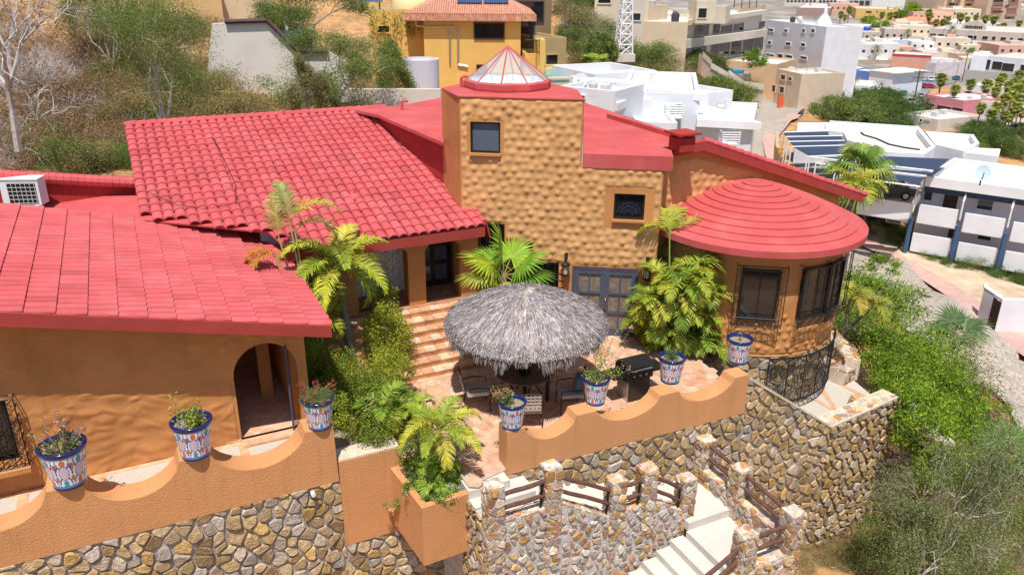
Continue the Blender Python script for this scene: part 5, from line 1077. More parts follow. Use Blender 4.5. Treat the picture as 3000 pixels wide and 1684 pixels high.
# ---- fan palms
def fan(mb, rs, p, d, pet, Rf, cols, nseg=34, arc=R(290), wid=1.0, droop_=0.0):
    p = np.array(p, float); d = nrm(d); q = p+d*pet+ZZ*(-.05*pet); mb.tube([p, (p+q)/2+ZZ*.04, q], [.014, .01, .008], 3, (.45, .36, .08), cap=False)
    side = nrm(np.cross(d, ZZ)+rs.normal(size=3)*.05); nn_ = nrm(np.cross(side, d)); tilt = rs.uniform(-.1, .35); fd = nrm(d-nn_*tilt); V = []; C = []
    c0 = np.array(cols)[rs.integers(0, len(cols))]
    for k in range(nseg):
        a = -arc/2+arc*(k+.5)/nseg; w_ = Rf*arc/nseg*.52*wid*.62; r_ = Rf*(.80+.20*math.cos(a*.55))*rs.uniform(.93, 1.05); e = nrm(fd*math.cos(a)+side*math.sin(a)); fold = .03 if k % 2 else -.03
        m1 = q+e*r_*.55+nn_*(fold*.3-.02); m2 = q+e*r_-nn_*(.12+.10*rs.uniform())*Rf-ZZ*(.06+droop_)*Rf; s = nrm(np.cross(e, nn_))*w_
        V.append([q-s*.15, q+s*.15, m1+s*1.0, m1-s*1.0]); V.append([m1-s, m1+s, m2+s*.08, m2-s*.08]); t_ = rs.uniform(.8, 1.2)*(1.12 if k % 2 else .88); C += [c0*t_, c0*t_]
    mb.arr(np.array(V), 4, np.clip(np.array(C), 0, 1))
FANC = [(.18, .33, .03), (.26, .40, .03), (.34, .42, .03), (.14, .26, .03)]
def fan_palm(label, base, top, dirs, Rf, seed, pet=.55, cols=FANC, r0=.10, group=None, skirt=0, nseg=34, droop_=0.0):
    rs = np.random.default_rng(seed); base = np.array(base, float); top = np.array(top, float); t = thing("fan_palm", label, "palm tree", base, group)
    mb = MB(); ringtrunk(mb, [base, top], r0, r0*.8, 10); mb.build("trunk", 'palmbark', t); mb = MB()
    for d in dirs: fan(mb, rs, top, d[:3], pet*(d[3] if len(d) > 3 else 1), Rf*(d[4] if len(d) > 4 else 1), [d[5]] if len(d) > 5 else cols, nseg, droop_=droop_)
    for k in range(skirt): a = rs.uniform(0, 6.28); fan(mb, rs, top-[0, 0, .1], (math.cos(a), math.sin(a), -1.2), pet*.5, Rf*.8, [(.40, .30, .15), (.32, .24, .13)], 16)
    mb.build("crown", 'leaf', t); return t
b = np.array([-.35, 19.5, 0.0]); tp = UPZ(b, 1478, 806)
fan_palm("fan palm with broad green and yellow fans growing behind the thatched palapa", b, tp, [(-.15, .0, 1.2, 1.3, 1.25), (-.8, -.1, .75, 1, 1.0), (-1.2, -.2, .12, 1.1, .85, (.40, .44, .06)), (.75, 0, .6, 1.1, 1.0), (-.55, -.6, -.35, .9, .95, (.34, .42, .03)), (.12, -.8, -.5, 1, 1.0, (.52, .46, .03)), (.75, -.6, -.40, 1.1, 1.0, (.48, .44, .03)), (1.05, -.1, .15, 1.1, .95), (1.0, .1, -.2, 1.2, .9), (.35, .6, .9, 1, .9), (-.5, .5, .6, 1, .8)], .84, 21, pet=.55)
# ---- bushes near the house
def bush(label, blobs, size, cols, seed, name="bush", cat="bush", asp=.5, flowers=None, twigs=0, up_=.3, group=None, dens=1.0):
    rs = np.random.default_rng(seed); b0 = np.array(blobs[0][0], float); base = b0-[0, 0, blobs[0][1][2]]; t = thing(name, label, cat, base, group); mb = MB(); blob_bush(rs, mb, blobs, size, cols, dens, asp, up_); mb.build("foliage", 'leaf', t)
    st = MB()
    for k in range(max(4, twigs)):
        c, r3, _ = blobs[rs.integers(0, len(blobs))]; q = cyl_pts(rs, 1, c, np.array(r3)*(1.15 if twigs else .9), .8)[0]; st.tube([base+rs.normal(size=3)*[.1, .1, 0], (base+q)/2+rs.normal(size=3)*.08, q], [.018, .012, .004], 4, (.30, .24, .17), cap=False)
    st.build("branch", 'dry', t)
    if flowers:
        fl = MB(); 
        for (c, r3, n) in blobs:
            C = cyl_pts(rs, int(flowers[1]*n/1000)+2, c, np.array(r3)*1.02, .9)
            for q in C: leafarr(fl, rs, q+rs.normal(size=(5, 3))*.02, flowers[2], flowers[0], .9)
        fl.build("flowers", 'flower', t)
    return t
YB = [(.30, .35, .03), (.40, .42, .04), (.20, .27, .03), (.48, .46, .06)]
bush("tall loose yellow-green shrub in the bed left of the tiled steps", [((*PZ(1140, 1060, .35)[:2], .95), (.62, .6, .75), 8000), ((*PZ(1150, 1130, .35)[:2], .8), (.55, .5, .5), 4600), ((*PZ(1135, 990, .35)[:2], 1.45), (.38, .4, .55), 2600), ((*PZ(1130, 1020, .35)[:2], 1.2), (.45, .4, .5), 2600)], .06, YB, 31, twigs=26)
bush("dark green undergrowth filling the bed below the tall palm", [((*PZ(1060, 1200, .35)[:2], .75), (.95, .6, .6), 9000), ((*PZ(1000, 1150, .35)[:2], .7), (.6, .5, .5), 5000), ((*PZ(1100, 1290, .35)[:2], .55), (.6, .4, .45), 4200), ((*PZ(1020, 1120, .35)[:2], .8), (.45, .4, .5), 3600), ((*PZ(1180, 1220, .35)[:2], .5), (.45, .4, .4), 2500)], .055, [(.14, .22, .02), (.24, .31, .03), (.34, .37, .04), (.10, .15, .02)], 32, flowers=([(.60, .12, .02)], 3, .04))
bush("yellow-green shrub crowding behind the red-flowered pot and the open gate", [((*PZ(905, 1110, .45)[:2], 1.15), (.5, .45, .6), 6000), ((*PZ(945, 1060, .45)[:2], 1.6), (.48, .4, .6), 4200), ((*PZ(985, 1240, .45)[:2], .75), (.4, .3, .45), 3000)], .055, YB, 33, twigs=18)
clump("low palm seedlings with split fronds at the edge of the bed", PZ(1165, 1235, .3), 6, (.15, .5), .85, 34, .35, cols=[(.22, .34, .03), (.34, .42, .04), (.12, .20, .03)], name="palm_seedling", ll=.30)
bp = PLA+PLC*.7+PLE*.8
bush("mixed green groundcover spilling over the rim of the planter box", [((*bp[:2], -.05), (.55, .62, .22), 3200), ((*(bp-PLC*.35+PLE*.45)[:2], .22), (.34, .34, .36), 1700), ((*(bp+PLC*.32+PLE*.3)[:2], .12), (.33, .33, .32), 1400), ((*(PLA+PLC*.45+PLE*.12)[:2], -.12), (.34, .16, .13), 700), ((*(PLA+PLC*.1+PLE*.9)[:2], -.1), (.10, .4, .16), 500)], .05, [(.13, .23, .03), (.22, .33, .04), (.30, .38, .05), (.08, .15, .03)], 35, name="groundcover", cat="plant", flowers=([(.55, .45, .65)], 3, .03))
clump("tiny palm seedlings with thin fronds at the foot of the planter palm", PLA+PLC*.55+PLE*.75-[0, 0, .15], 4, (.1, .35), .6, 36, .2, cols=[(.26, .38, .04)], name="palm_seedling", ll=.22)
# weed hanging below the rim
bush("small trailing weed growing from the wall left of the planter box", [((*(PLA+PLE*1.25-PLC*.12)[:2], -.75), (.22, .15, .12), 240)], .05, YG, 37, name="weed", cat="plant")
# ---- right hand tropical garden (on the slope below the landing)
def gbush(label, pxs, size, cols, seed, flowers=None, **k):
    bl = []
    for (x, y, zz, r_, n) in pxs: p = PZ(x, y, zz); bl.append((p, (r_*1.1, r_, r_*.8), n))
    return bush(label, bl, size, cols, seed, flowers=flowers, **k)
gbush("large lush yellow-green tree-like shrub hanging over the end of the stone wall", [(2700, 1080, -3.2, 1.5, 5200), (2640, 1000, -3.2, 1.3, 3600), (2760, 1180, -3.8, 1.3, 3600), (2640, 1120, -2.9, 1.0, 2400), (2700, 1185, -2.3, .9, 2600), (2690, 1270, -2.9, .8, 2200), (2730, 1240, -4.0, .9, 2200), (2580, 1060, -2.8, .7, 1400)], .15, LUSH, 41, asp=.32, up_=-.3)
gbush("bright green mango-like shrub near the top of the garden beside the road", [(2560, 860, -4.6, 1.5, 3600), (2500, 830, -4.2, 1.1, 2200), (2620, 890, -5.0, 1.3, 2600), (2590, 780, -4.0, .7, 900), (2470, 910, -3.4, 1.0, 1600)], .17, [(.16, .30, .03), (.25, .38, .03), (.10, .20, .02), (.34, .42, .05)], 42, asp=.34)
gbush("pale dry-tipped shrub with red hibiscus flowers near the cobbled road", [(2800, 1040, -5.2, 1.3, 2800), (2840, 1110, -5.6, 1.1, 2200), (2780, 980, -5.2, .9, 1500), (2880, 1160, -6.0, .9, 1400)], .09, [(.27, .28, .12), (.35, .33, .17), (.14, .19, .05), (.12, .18, .03)], 43, flowers=([(.75, .03, .02), (.72, .12, .10)], 2.2, .09), twigs=30)
gbush("green shrub with magenta bougainvillea blossoms at the edge of the road", [(2840, 1220, -6.3, 1.2, 2600), (2900, 1270, -6.6, .9, 1500), (2790, 1280, -6.2, .9, 1500), (2920, 1200, -6.4, .6, 700)], .09, LUSH, 44, flowers=([(.62, .02, .32), (.70, .10, .22), (.5, .02, .4)], 6, .11))
gbush("dark green hedge-like undergrowth along the garden steps", [(2520, 960, -2.9, 1.0, 2200), (2570, 1010, -3.2, .9, 1800), (2470, 950, -2.6, .6, 1000), (2600, 1190, -4, .5, 500)], .10, [(.06, .12, .02), (.10, .18, .02), (.16, .22, .03)], 45)
rs = np.random.default_rng(46)
b = PZ(2790, 1030, -5.6); fan_palm("grey-green fan palm with stiff dark fans in the garden by the road", b, b+[0, 0, .9], [(math.cos(a)*c, math.sin(a)*c, s_) for a, c, s_ in ((0, .8, .5), (.9, .8, .6), (1.8, .6, .8), (2.7, .9, .4), (3.5, .9, .35), (4.4, .9, .2), (5.3, .9, .3))], 1.0, 47, cols=[(.10, .16, .06), (.14, .20, .08), (.18, .25, .10)], nseg=26)
b = PZ(2925, 1420, -7.2); fan_palm("big pleated fan palm at the right edge near the red brick garden steps", b, b+[0, 0, 1.2], [(math.cos(a)*c, math.sin(a)*c, s_, 1, q_) for a, c, s_, q_ in ((4.2, .9, .5, 1.3), (3.3, .9, .3, 1.1), (5.4, .9, .3, 1.1), (1.2, .6, .8, 1), (2.3, .7, .6, 1), (0, .9, .2, 1), (4.7, .8, -.3, .9), (3.8, .9, -.2, .8))], .95, 48, cols=[(.12, .24, .04), (.20, .32, .05), (.10, .18, .04)], nseg=40)
b = PZ(2440, 1130, -3.2)
for i, (x, y, xt, yt, lab) in enumerate(((2430, 1010, 2545, 910, "leaning slender-trunk palm with yellow fronds beside the garden steps"), (2455, 1020, 2490, 880, "smaller pale-stemmed palm behind the leaning one"))):
    b = PZ(x, y, -2.6); tp = UPZ(b, xt, yt); feather_palm(lab, b, tp, 8, 1.1, 60+i, r0=.05, r1=.035, cols=[(.34, .36, .05), (.20, .28, .04), (.44, .34, .05)], ll=.35, nl=34)
# two yellow palms behind the turret roof and the fan palm over the carport
b = G(2535, 690); tp = UPZ(b, 2530, 590); feather_palm("yellow feathery palm rising behind the turret roof", b, tp, 14, 2.2, 63, r0=.12, r1=.09, cols=[(.45, .42, .04), (.52, .42, .05), (.35, .38, .04)], ll=.6, nl=36, w_=.06)
b = np.array([*PD(2520, 520, 36)[:2], -7.5]); tp = UPZ(b, 2515, 505)
fan_palm("tall green fan palm standing in front of the shaded carport", b, tp, [(math.cos(a)*c, math.sin(a)*c, s_) for a, c, s_ in [(k*.75, .8, .1+.25*(k % 3)) for k in range(9)]+[(k*1.3, .4, 1) for k in range(4)]+[(k*1.1, .9, -.5) for k in range(5)]], .88, 64, pet=.85, cols=[(.17, .28, .05), (.24, .34, .06), (.32, .38, .08)], r0=.18, nseg=26, droop_=.3)
b = np.array([*PD(2510, 560, 33)[:2], -7.5]); tp = UPZ(b, 2500, 560); feather_palm("yellow feather palm just left of the carport fan palm", b, tp, 10, 1.3, 65, r0=.09, r1=.06, cols=[(.48, .44, .04), (.40, .40, .05)], ll=.5, nl=30, w_=.05)
# ---- hillside trees behind the house
HT_ = [ # label, base px, top px y, half width px, D, cols, trunks, seed
 ("tall pale leafless tree at the upper left", (45, 400), -60, 120, 31, None, 1, 71),
 ("big feathery green tree leaning over the slope left of the white wall", (480, 372), -30, 190, 33, OLV, 5, 72),
 ("second feathery green tree right behind, above the beige wall", (330, 190), -60, 120, 44, OLV, 4, 73),
 ("feathery green tree in front of the blue barrel at the top", (900, 140), -50, 170, 52, [(.15, .21, .04), (.20, .26, .05), (.11, .16, .03)], 3, 74),
 ("wide grey-green mesquite behind the red flat roof", (985, 300), 95, 170, 44, OLV, 5, 75),
 ("olive thorn tree left of the wide mesquite", (900, 330), 170, 60, 38, OLV2, 4, 76),
 ("green thorny tree beside the white cylinder tank", (1130, 270), 120, 75, 50, OLV, 3, 77),
]
def pxtree(label, bpx, ytop, hw, D, cols, trunks, seed, name="tree", n=14000, group=None, size=None, zb=None):
    b = PD(bpx[0], bpx[1], D) if D else G(bpx[0], bpx[1], 50); dep = float((b-CP) @ fw); H = float(UPZ(b, bpx[0], ytop)[2]-b[2]); Wd = hw*dep/FOC; zg = gz(b[0], b[1]); 
    if cols is None:
        rs = np.random.default_rng(seed); t = thing(name, label, "tree", b, group); br = MB(); tips = []
        branch(br, rs, b-[0, 0, .5], np.array([0, 0, 1.]), H*.42, .13, 0, tips, (.38, .34, .31)); q = tips[0]; tips = []
        for k in range(5): branch(br, rs, q, np.array([math.cos(k*1.3)*.6, math.sin(k*1.3)*.6, 1]), H*.26, .085, 5, tips, (.42, .38, .36), .42)
        br.build("trunk", mat_bark_attr, t); return t
    return tree(name, label, "tree", b, H, Wd, cols, size or max(.05, .0024*dep), n, seed, trunks, group=group, depth=4)
for L_ in HT_: pxtree(*L_[:2], *L_[2:5], L_[5], L_[6], L_[7], n=34000 if L_[3] > 150 else 18000)
# broken grey branches on the slope
rs = np.random.default_rng(80)
for i, (x, y, lab) in enumerate(((190, 450, "tangle of bleached dead branches lying on the slope"), (130, 400, "smaller heap of bare grey twigs beside the pale tree trunk"))):
    b = G(x, y, 24); t = thing("dead_branch", lab, "dead branches", b); br = MB(); tips = []
    for k in range(7): a = rs.uniform(0, 6.28); branch(br, rs, b, np.array([math.cos(a), math.sin(a)*.5, rs.uniform(.15, .7)]), 1.0, .035, 3, tips, (.58, .54, .52), .6)
    br.build("branch", mat_bark_attr, t)
# ---- shrubs on the slopes: one of each kind, then copies
def shrub_proto(name, label, cat, cols, seed, n, size, twcol, ntw, group, asp=.35, r_=1.0, flat=.75):
    rs = np.random.default_rng(seed); t = thing(name, label, cat, (0, 0, 0), group); st = MB(); tips = []
    for k in range(ntw): a = rs.uniform(0, 6.28); branch(st, rs, np.array([0, 0, -.1]), np.array([math.cos(a)*.9, math.sin(a)*.9, rs.uniform(.35, 1.2)]), r_*.55, .016*r_, 2, tips, twcol, .5, seg=4)
    st.build("branch", 'dry', t); T_ = np.array(tips); lf = MB()
    if n:
        m = max(1, n//len(T_))
        for q in T_: tone = rs.uniform(.65, 1.3); leafarr(lf, rs, q+rs.normal(size=(int(m*rs.uniform(.5, 1.5)), 3))*r_*.16*[1, 1, flat], size, [tuple(np.array(v)*tone) for v in cols], asp)
        lf.build("foliage", 'leaf', t)
    return t
PR = [shrub_proto("thorn_bush", "rounded olive-green thorn bush on the dry slope", "bush", OLV, 91, 6500, .075, (.34, .30, .26), 12, "olive thorn bushes on the slopes"),
      shrub_proto("scrub_bush", "yellowish dry scrub bush on the dry slope", "bush", [(.34, .27, .10), (.40, .32, .13), (.24, .22, .07)], 92, 4200, .07, (.36, .27, .18), 16, "yellowish scrub bushes on the slopes"),
      shrub_proto("twig_bush", "leafless grey-mauve twig bush on the dry slope", "bush", [(.3, .25, .2)], 93, 0, .05, (.44, .37, .34), 42, "leafless grey twig bushes on the slopes"),
      shrub_proto("green_bush", "dense green leafy bush below the white buildings", "bush", [(.11, .19, .04), (.16, .25, .05), (.08, .14, .03)], 94, 6500, .09, (.3, .25, .2), 12, "green leafy bushes around the town edge"),
      shrub_proto("brown_bush", "brown dead bush on the dry slope", "bush", [(.38, .23, .10), (.46, .30, .15), (.26, .16, .08)], 95, 3200, .065, (.28, .20, .14), 22, "brown dead bushes on the slopes")]
rs = np.random.default_rng(99); used = [False]*5
def put(kind, p, sc_):
    z = float(p[2]); o = PR[kind]
    if not used[kind]: o.location = tuple(map(float, p)); o.scale = (sc_,)*3; o.rotation_euler = (0, 0, rs.uniform(0, 6.28)); used[kind] = True
    else: copy_tree(o, p, rs.uniform(0, 6.28), (sc_*rs.uniform(.85, 1.2), sc_*rs.uniform(.85, 1.2), sc_*rs.uniform(.7, 1.05)))
def scatter(n, x0, y0, x1, y1, kinds, sc_, dmin=24, avoid=(), cond=None):
    k = 0
    for _ in range(n*4):
        if k >= n: break
        x, y = rs.uniform(x0, x1), rs.uniform(y0, y1)
        if cond and not cond(x, y): continue
        if any(a <= x <= c and b <= y <= d for a, b, c, d in avoid): continue
        put(kinds[rs.integers(0, len(kinds))], G(x, y, dmin), rs.uniform(*sc_)); k += 1
scatter(70, -20, 60, 330, 470, [2, 4, 2, 2, 4], (.8, 1.6), 25); scatter(26, -20, 420, 330, 500, [2, 4, 0, 1], (.6, 1.0), 24); scatter(60, 300, 60, 760, 450, [1, 2, 4, 4, 1, 2, 4], (.7, 1.3), 25, avoid=[(600, 40, 1010, 300)])
scatter(26, 330, 250, 760, 390, [1, 1, 0, 1], (1.0, 1.7), 25)
scatter(10, 180, 430, 420, 500, [3, 0], (.5, .8), 25)
scatter(16, 850, 200, 1120, 325, [0, 0, 4], (.8, 1.4), 28)
scatter(22, 1640, -20, 1800, 130, [0, 2, 1, 0], (1.5, 2.6), 60)
scatter(24, 1690, 110, 2010, 225, [0, 1, 0, 4], (1.5, 2.4), 60)
scatter(34, 1900, 190, 2200, 345, [0, 0, 1, 3], (1.5, 2.6), 55, cond=lambda x, y: y > 130+(x-1900)*.42 and y < 260+(x-1900)*.42)
scatter(40, 2330, 300, 2640, 375, [3, 0, 3], (2.0, 3.4), 70, cond=lambda x, y: y > 290+abs(x-2520)*.14 and y < 376 and x > 2400)
scatter(34, 2480, 640, 3000, 840, [3, 0], (.7, 1.2), 40, cond=lambda x, y: abs(y-(690+(x-2560)*.33)) < 34)
scatter(30, 2420, 1340, 3010, 1700, [0, 0, 0, 4, 1], (.7, 1.2), 14, cond=lambda x, y: x > 2540+max(0, 1580-y)*.8)
scatter(26, 2800, 375, 3010, 470, [3, 0, 3], (1.0, 2.2), 70)
scatter(8, 2280, 1590, 2480, 1690, [1, 4], (.3, .5), 12)
scatter(14, 2560, 1000, 2860, 1330, [3, 0], (.7, 1.1), 20)
for (x, y, D, ty, hw, s_) in ((2720, 1640, 19, 1300, 190, 201), (2900, 1600, 20, 1250, 170, 202), (2650, 1680, 18, 1480, 120, 203)):
    pxtree(["thin-leaved desert tree right of the tall stone wall", "twiggy pale-branched desert tree at the lower right edge", "low desert tree in front of the base of the stone wall"][s_-201], (x, y+60), ty, hw, D, [(.20, .24, .09), (.26, .29, .11), (.16, .19, .07)], 5, s_, n=12000, size=.07)
for i, (x, y, D, ty, hw) in enumerate(((2560, 372, 0, 275, 95), (2470, 374, 0, 292, 85), (2540, 335, 0, 275, 60), (2150, 330, 0, 240, 60), (2090, 320, 0, 225, 60), (1760, 215, 75, 100, 50))):
    pxtree(["full green tree beside the big white flat roof", "grey-green tree left of the full green one by the bend", "smaller green tree below the white town house", "olive tree above the bend of the road", "olive tree on the slope below the white stair", "olive green bushy tree beside the lattice mast"][i], (x, y), ty, hw, D, [(.10, .17, .035), (.15, .22, .045)] if i in (0, 2) else OLV, 4, 210+i, n=9000, size=.26)
# low dry grass, litter and twigs over the slopes
def litter(name, n, area, cols, size, seed, dmin, label, cond=None):
    rs = np.random.default_rng(seed); P = []
    a = rs.uniform(area[0], area[2], n*2); b = rs.uniform(area[1], area[3], n*2)
    pts = np.array([PZ(area[0], area[1], 0)[:2]])
    # sample on the terrain in plan, inside the region's footprint
    q = [G(area[0], area[1], dmin), G(area[2], area[1], dmin), G(area[2], area[3], dmin), G(area[0], area[3], dmin)]
    s, t = rs.uniform(0, 1, (n, 1)), rs.uniform(0, 1, (n, 1))**1.3; XY = ((1-s)*q[3][:2]+s*q[2][:2])*(1-t)+((1-s)*q[0][:2]+s*q[1][:2])*t; Z = HT(XY[:, 0], XY[:, 1]); C = np.concatenate([XY, Z[:, None]], 1)
    D_ = rs.normal(size=(n, 3))*[1, 1, .35]+[0, 0, .35]; mb = MB(); V, c = qleaf(rs, C, n, size, cols, .07, dirs=D_); mb.arr(V, 4, c); o = mb.build(name, 'dry'); o['kind'] = 'stuff'; o['label'] = label; o['category'] = "dry grass"
litter("dry_grass", 90000, (-150, 60, 1150, 470), [(.54, .36, .19), (.62, .45, .27), (.42, .27, .14), (.46, .36, .28), (.28, .18, .09), (.38, .29, .08)], .5, 301, 24, "matted dry grass and fallen twigs covering the slope behind the house")
litter("dry_grass", 14000, (2200, 1380, 3100, 1700), [(.40, .28, .16), (.28, .22, .12), (.2, .2, .08)], .22, 302, 12, "thin dry grass on the orange earth below the stone wall")
litter("dry_grass", 16000, (1640, 20, 2150, 330), [(.40, .30, .20), (.30, .24, .16), (.22, .2, .1)], .8, 303, 60, "dry grass on the hill beside the lattice mast")

ep = end*[1, 1, 0]+e3*.9; bush("leafy yellow-green branches draped over the end of the tall stone wall", [((*(ep+nL*.0)[:2], -1.75), (.8, .7, .6), 2600), ((*(ep+e3*.9)[:2], -2.4), (.8, .7, .7), 2600), ((*(end*[1, 1, 0]+e3*.25-nL*-.1)[:2], -1.35), (.35, .4, .3), 700)], .13, LUSH, 48, asp=.32, up_=-.3)

b2 = np.array([4.75, 20.25, 0.0]); clump("low drooping palm fronds filling the foot of the big areca clump", b2, 16, (.1, 1.1), .95, 18, .6, cols=[(.22, .34, .03), (.33, .42, .04), (.14, .23, .03)])
# ================================================================ TOWN
WH = (.68, .70, .74); rk = random.Random(9); BG = (.60, .48, .34); CR = (.66, .58, .46)
def bld(label, tl, tr, D, h, dep, col, wins=(), rwins=(), lwins=(), roof=(.66, .62, .56), rim=.3, cat="building", name="building", wm='glass', group=None, frames=True, roofm='paint', zt=None, slope=None, extra=None, frc=None):
    p = PD(*tl, D); zt = p[2] if zt is None else zt; p = PZ(*tl, zt) if zt < 7.6 else PD(*tl, D); q = PZ(*tr, zt) if zt < 7.6 else PD(*tr, D); p[2] = q[2] = zt; e = nrm(q-p); n_ = np.array([-e[1], e[0], 0]); n_ = n_ if n_[1] > 0 else -n_; Lw = float(np.linalg.norm(q-p)); zb = zt-h
    t = thing(name, label, cat, [p[0], p[1], zb], group); mb = MB(); c = (p+q)/2+n_*dep/2
    mb.obox([c[0], c[1], (zb+zt-rim-.08)/2], e*Lw/2, n_*dep/2, (0, 0, (zt-rim-.08-zb)/2), col)
    r_ = .25 if rim < .9 else .3; mb.holes([(0, 0), (Lw, 0), (Lw, dep), (0, dep)], [[(r_, r_), (Lw-r_, r_), (Lw-r_, dep-r_), (r_, dep-r_)]], (p, e, n_, ZZ), rim+.09, col); mb.build("wall", 'paint', t)
    mb = MB(); mb.obox([c[0], c[1], zt-rim-.05], e*(Lw/2-r_), n_*(dep/2-r_), (0, 0, .035), roof); mb.build("roof", 'paint', t)
    def face(P0, N_, E_, lst):
        for w_ in lst:
            x0, y0, x1, y1 = w_[:4]; a = PP(x0, y0, P0, N_); b = PP(x1, y1, P0, N_); s0, s1 = sorted((float((a-P0) @ E_), float((b-P0) @ E_))); z1, z0 = max(a[2], b[2]), min(a[2], b[2])
            m = w_[4] if len(w_) > 4 else wm; f = MB(); fw2 = min(.12, (s1-s0)*.1)
            out = -N_ if np.dot(N_, CP-P0) < 0 else N_
            P = lambda s, z, d=0: P0*[1, 1, 0]+E_*s+ZZ*z+out*d
            for s in (s0, s1): f.obox(P(s, (z0+z1)/2, .04), E_*fw2/2, out*.06, ZZ*((z1-z0)/2+fw2/2), frc or tuple(min(.8, v*1.1) for v in col))
            for z in (z0, z1): f.obox(P((s0+s1)/2, z, .035), E_*((s1-s0)/2-fw2/2), out*.06, ZZ*fw2/2, frc or tuple(min(.8, v*1.1) for v in col))
            fo = f.build("window", 'paint', t); g_ = MB(); g_.obox(P((s0+s1)/2, (z0+z1)/2, .01), E_*((s1-s0)/2-fw2/2), out*.012, ZZ*((z1-z0)/2-fw2/2)); g_.build("pane", m, fo)
    face(p, n_, e, wins); face(q, e, n_, rwins); face(p, e, n_, lwins)
    if rim < .6 and Lw > 3 and dep > 3:
        for k_ in range(rk.randint(1, 3)):
            s_, v_ = rk.uniform(.15, .85)*Lw, rk.uniform(.25, .8)*dep; b_ = p*[1, 1, 0]+e*s_+n_*v_+ZZ*(zt-rim-.02); q_ = rk.random(); sc_ = min(1, D/90)
            if q_ < .35: mb = MB(); mb.lathe([(.45*sc_, 0), (.5*sc_, .8*sc_), (.3*sc_, 1.05*sc_), (.001, 1.1*sc_)], b_, 12, rk.choice([(.05, .05, .06), (.6, .58, .52), (.50, .48, .45)])); mb.build("water_tank", 'paint', t)
            elif q_ < .7: mb = MB(); mb.obox(b_+ZZ*.3*sc_, e*.45*sc_, n_*.3*sc_, ZZ*.3*sc_, (.55, .55, .54)); mb.build("air_conditioner", 'paint', t)
            else: mb = MB(); mb.tube([b_, b_+ZZ*1.1*sc_, b_+ZZ*1.1*sc_+e*.3], .06*sc_, 5, (.45, .42, .40)); mb.build("vent_pipe", 'paint', t)
    return t, p, e, n_, Lw, zt, zb
def Z3(x, y): return (2000+x/2.576, y/2.576)      # coordinates measured on an enlargement
def Z3r(*r): return (*Z3(r[0], r[1]), *Z3(r[2], r[3]))
def ZA(x, y): return (2350+x/3.9615, y/3.9615)
def ZAr(*r): return (*ZA(r[0], r[1]), *ZA(r[2], r[3]))
def Z2(x, y): return (1600+x/3.68, y/3.68)
def Z2r(*r): return (*Z2(r[0], r[1]), *Z2(r[2], r[3]))
def block(t, P0, e, n_, s0, s1, v0, v1, z0, z1, col, name="annex", m='paint'):
    mb = MB(); mb.obox(P0*[1, 1, 0]+e*(s0+s1)/2+n_*(v0+v1)/2+ZZ*(z0+z1)/2, e*(s1-s0)/2, n_*(v1-v0)/2, ZZ*(z1-z0)/2, col); return mb.build(name, m, t)
# road and pavement on the terrain
def strip(name, pxs, wd, m, lift, dmin=20, off=0, zs=None, follow=False):
    P = [np.array(G(x, y, dmin)) for x, y in pxs]; Q = []
    for i in range(len(P)-1):
        for k in range(10):
            t = k/10; a = P[max(i-1, 0)]; b, c = P[i], P[i+1]; d = P[min(i+2, len(P)-1)]; Q.append(.5*((2*b)+(-a+c)*t+(2*a-5*b+4*c-d)*t*t+(-a+3*b-3*c+d)*t**3))
    Q = np.array(Q+[P[-1]]); rows = []
    for i in range(len(Q)):
        tg = nrm((Q[min(i+1, len(Q)-1)]-Q[max(i-1, 0)])*[1, 1, 0]); s = np.array([-tg[1], tg[0], 0]); row = []
        zc = gz(*Q[i][:2])
        for k in np.linspace(-1, 1, 7): p = Q[i]+s*(k*wd/2+off); row.append([p[0], p[1], (gz(p[0], p[1]) if follow else max(zc, gz(p[0], p[1])))+lift])
        rows.append(row)
    mb = MB(); mb.grid(np.array(rows)); return struct(mb.build(name, m, smooth=True))
RD = [(3250, 1400), (3000, 1200), (2850, 1060), (2700, 930), (2560, 810), (2440, 690), (2330, 590), (2215, 490), (2190, 420), (2230, 360), (2300, 318), (2350, 300), (2450, 285)]
strip("cobbled_road", RD, 5.6, 'cobble', .16)
strip("pink_pavement", [(3150, 1180), (2990, 1045), (2870, 940), (2740, 850), (2600, 765), (2480, 690), (2380, 590), (2290, 520), (2262, 460), (2255, 420), (2290, 375), (2330, 345)], 1.5, 'pinkpave', .36, follow=True)
strip("dirt_verge", [(3100, 1000), (2900, 850), (2760, 775), (2620, 705), (2520, 660)], 6.5, 'sand', .28, follow=True)
strip("town_street", [(2560, 420), (2620, 345), (2665, 290), (2705, 255), (2780, 235), (2900, 225)], 9, 'asphalt', .18, 60)
strip("town_street", [(2665, 290), (2690, 262), (2720, 225), (2740, 200)], 8, 'asphalt', .2, 60)
# flat town floor
mb = MB(); xs = np.linspace(-40, 900, 40); ys = np.linspace(150, 1500, 50); X_, Y_ = np.meshgrid(xs, ys, indexing='ij'); mb.grid(np.stack([X_, Y_, HT(X_, Y_)+.3], -1)); struct(mb.build("town_ground", 'town'))
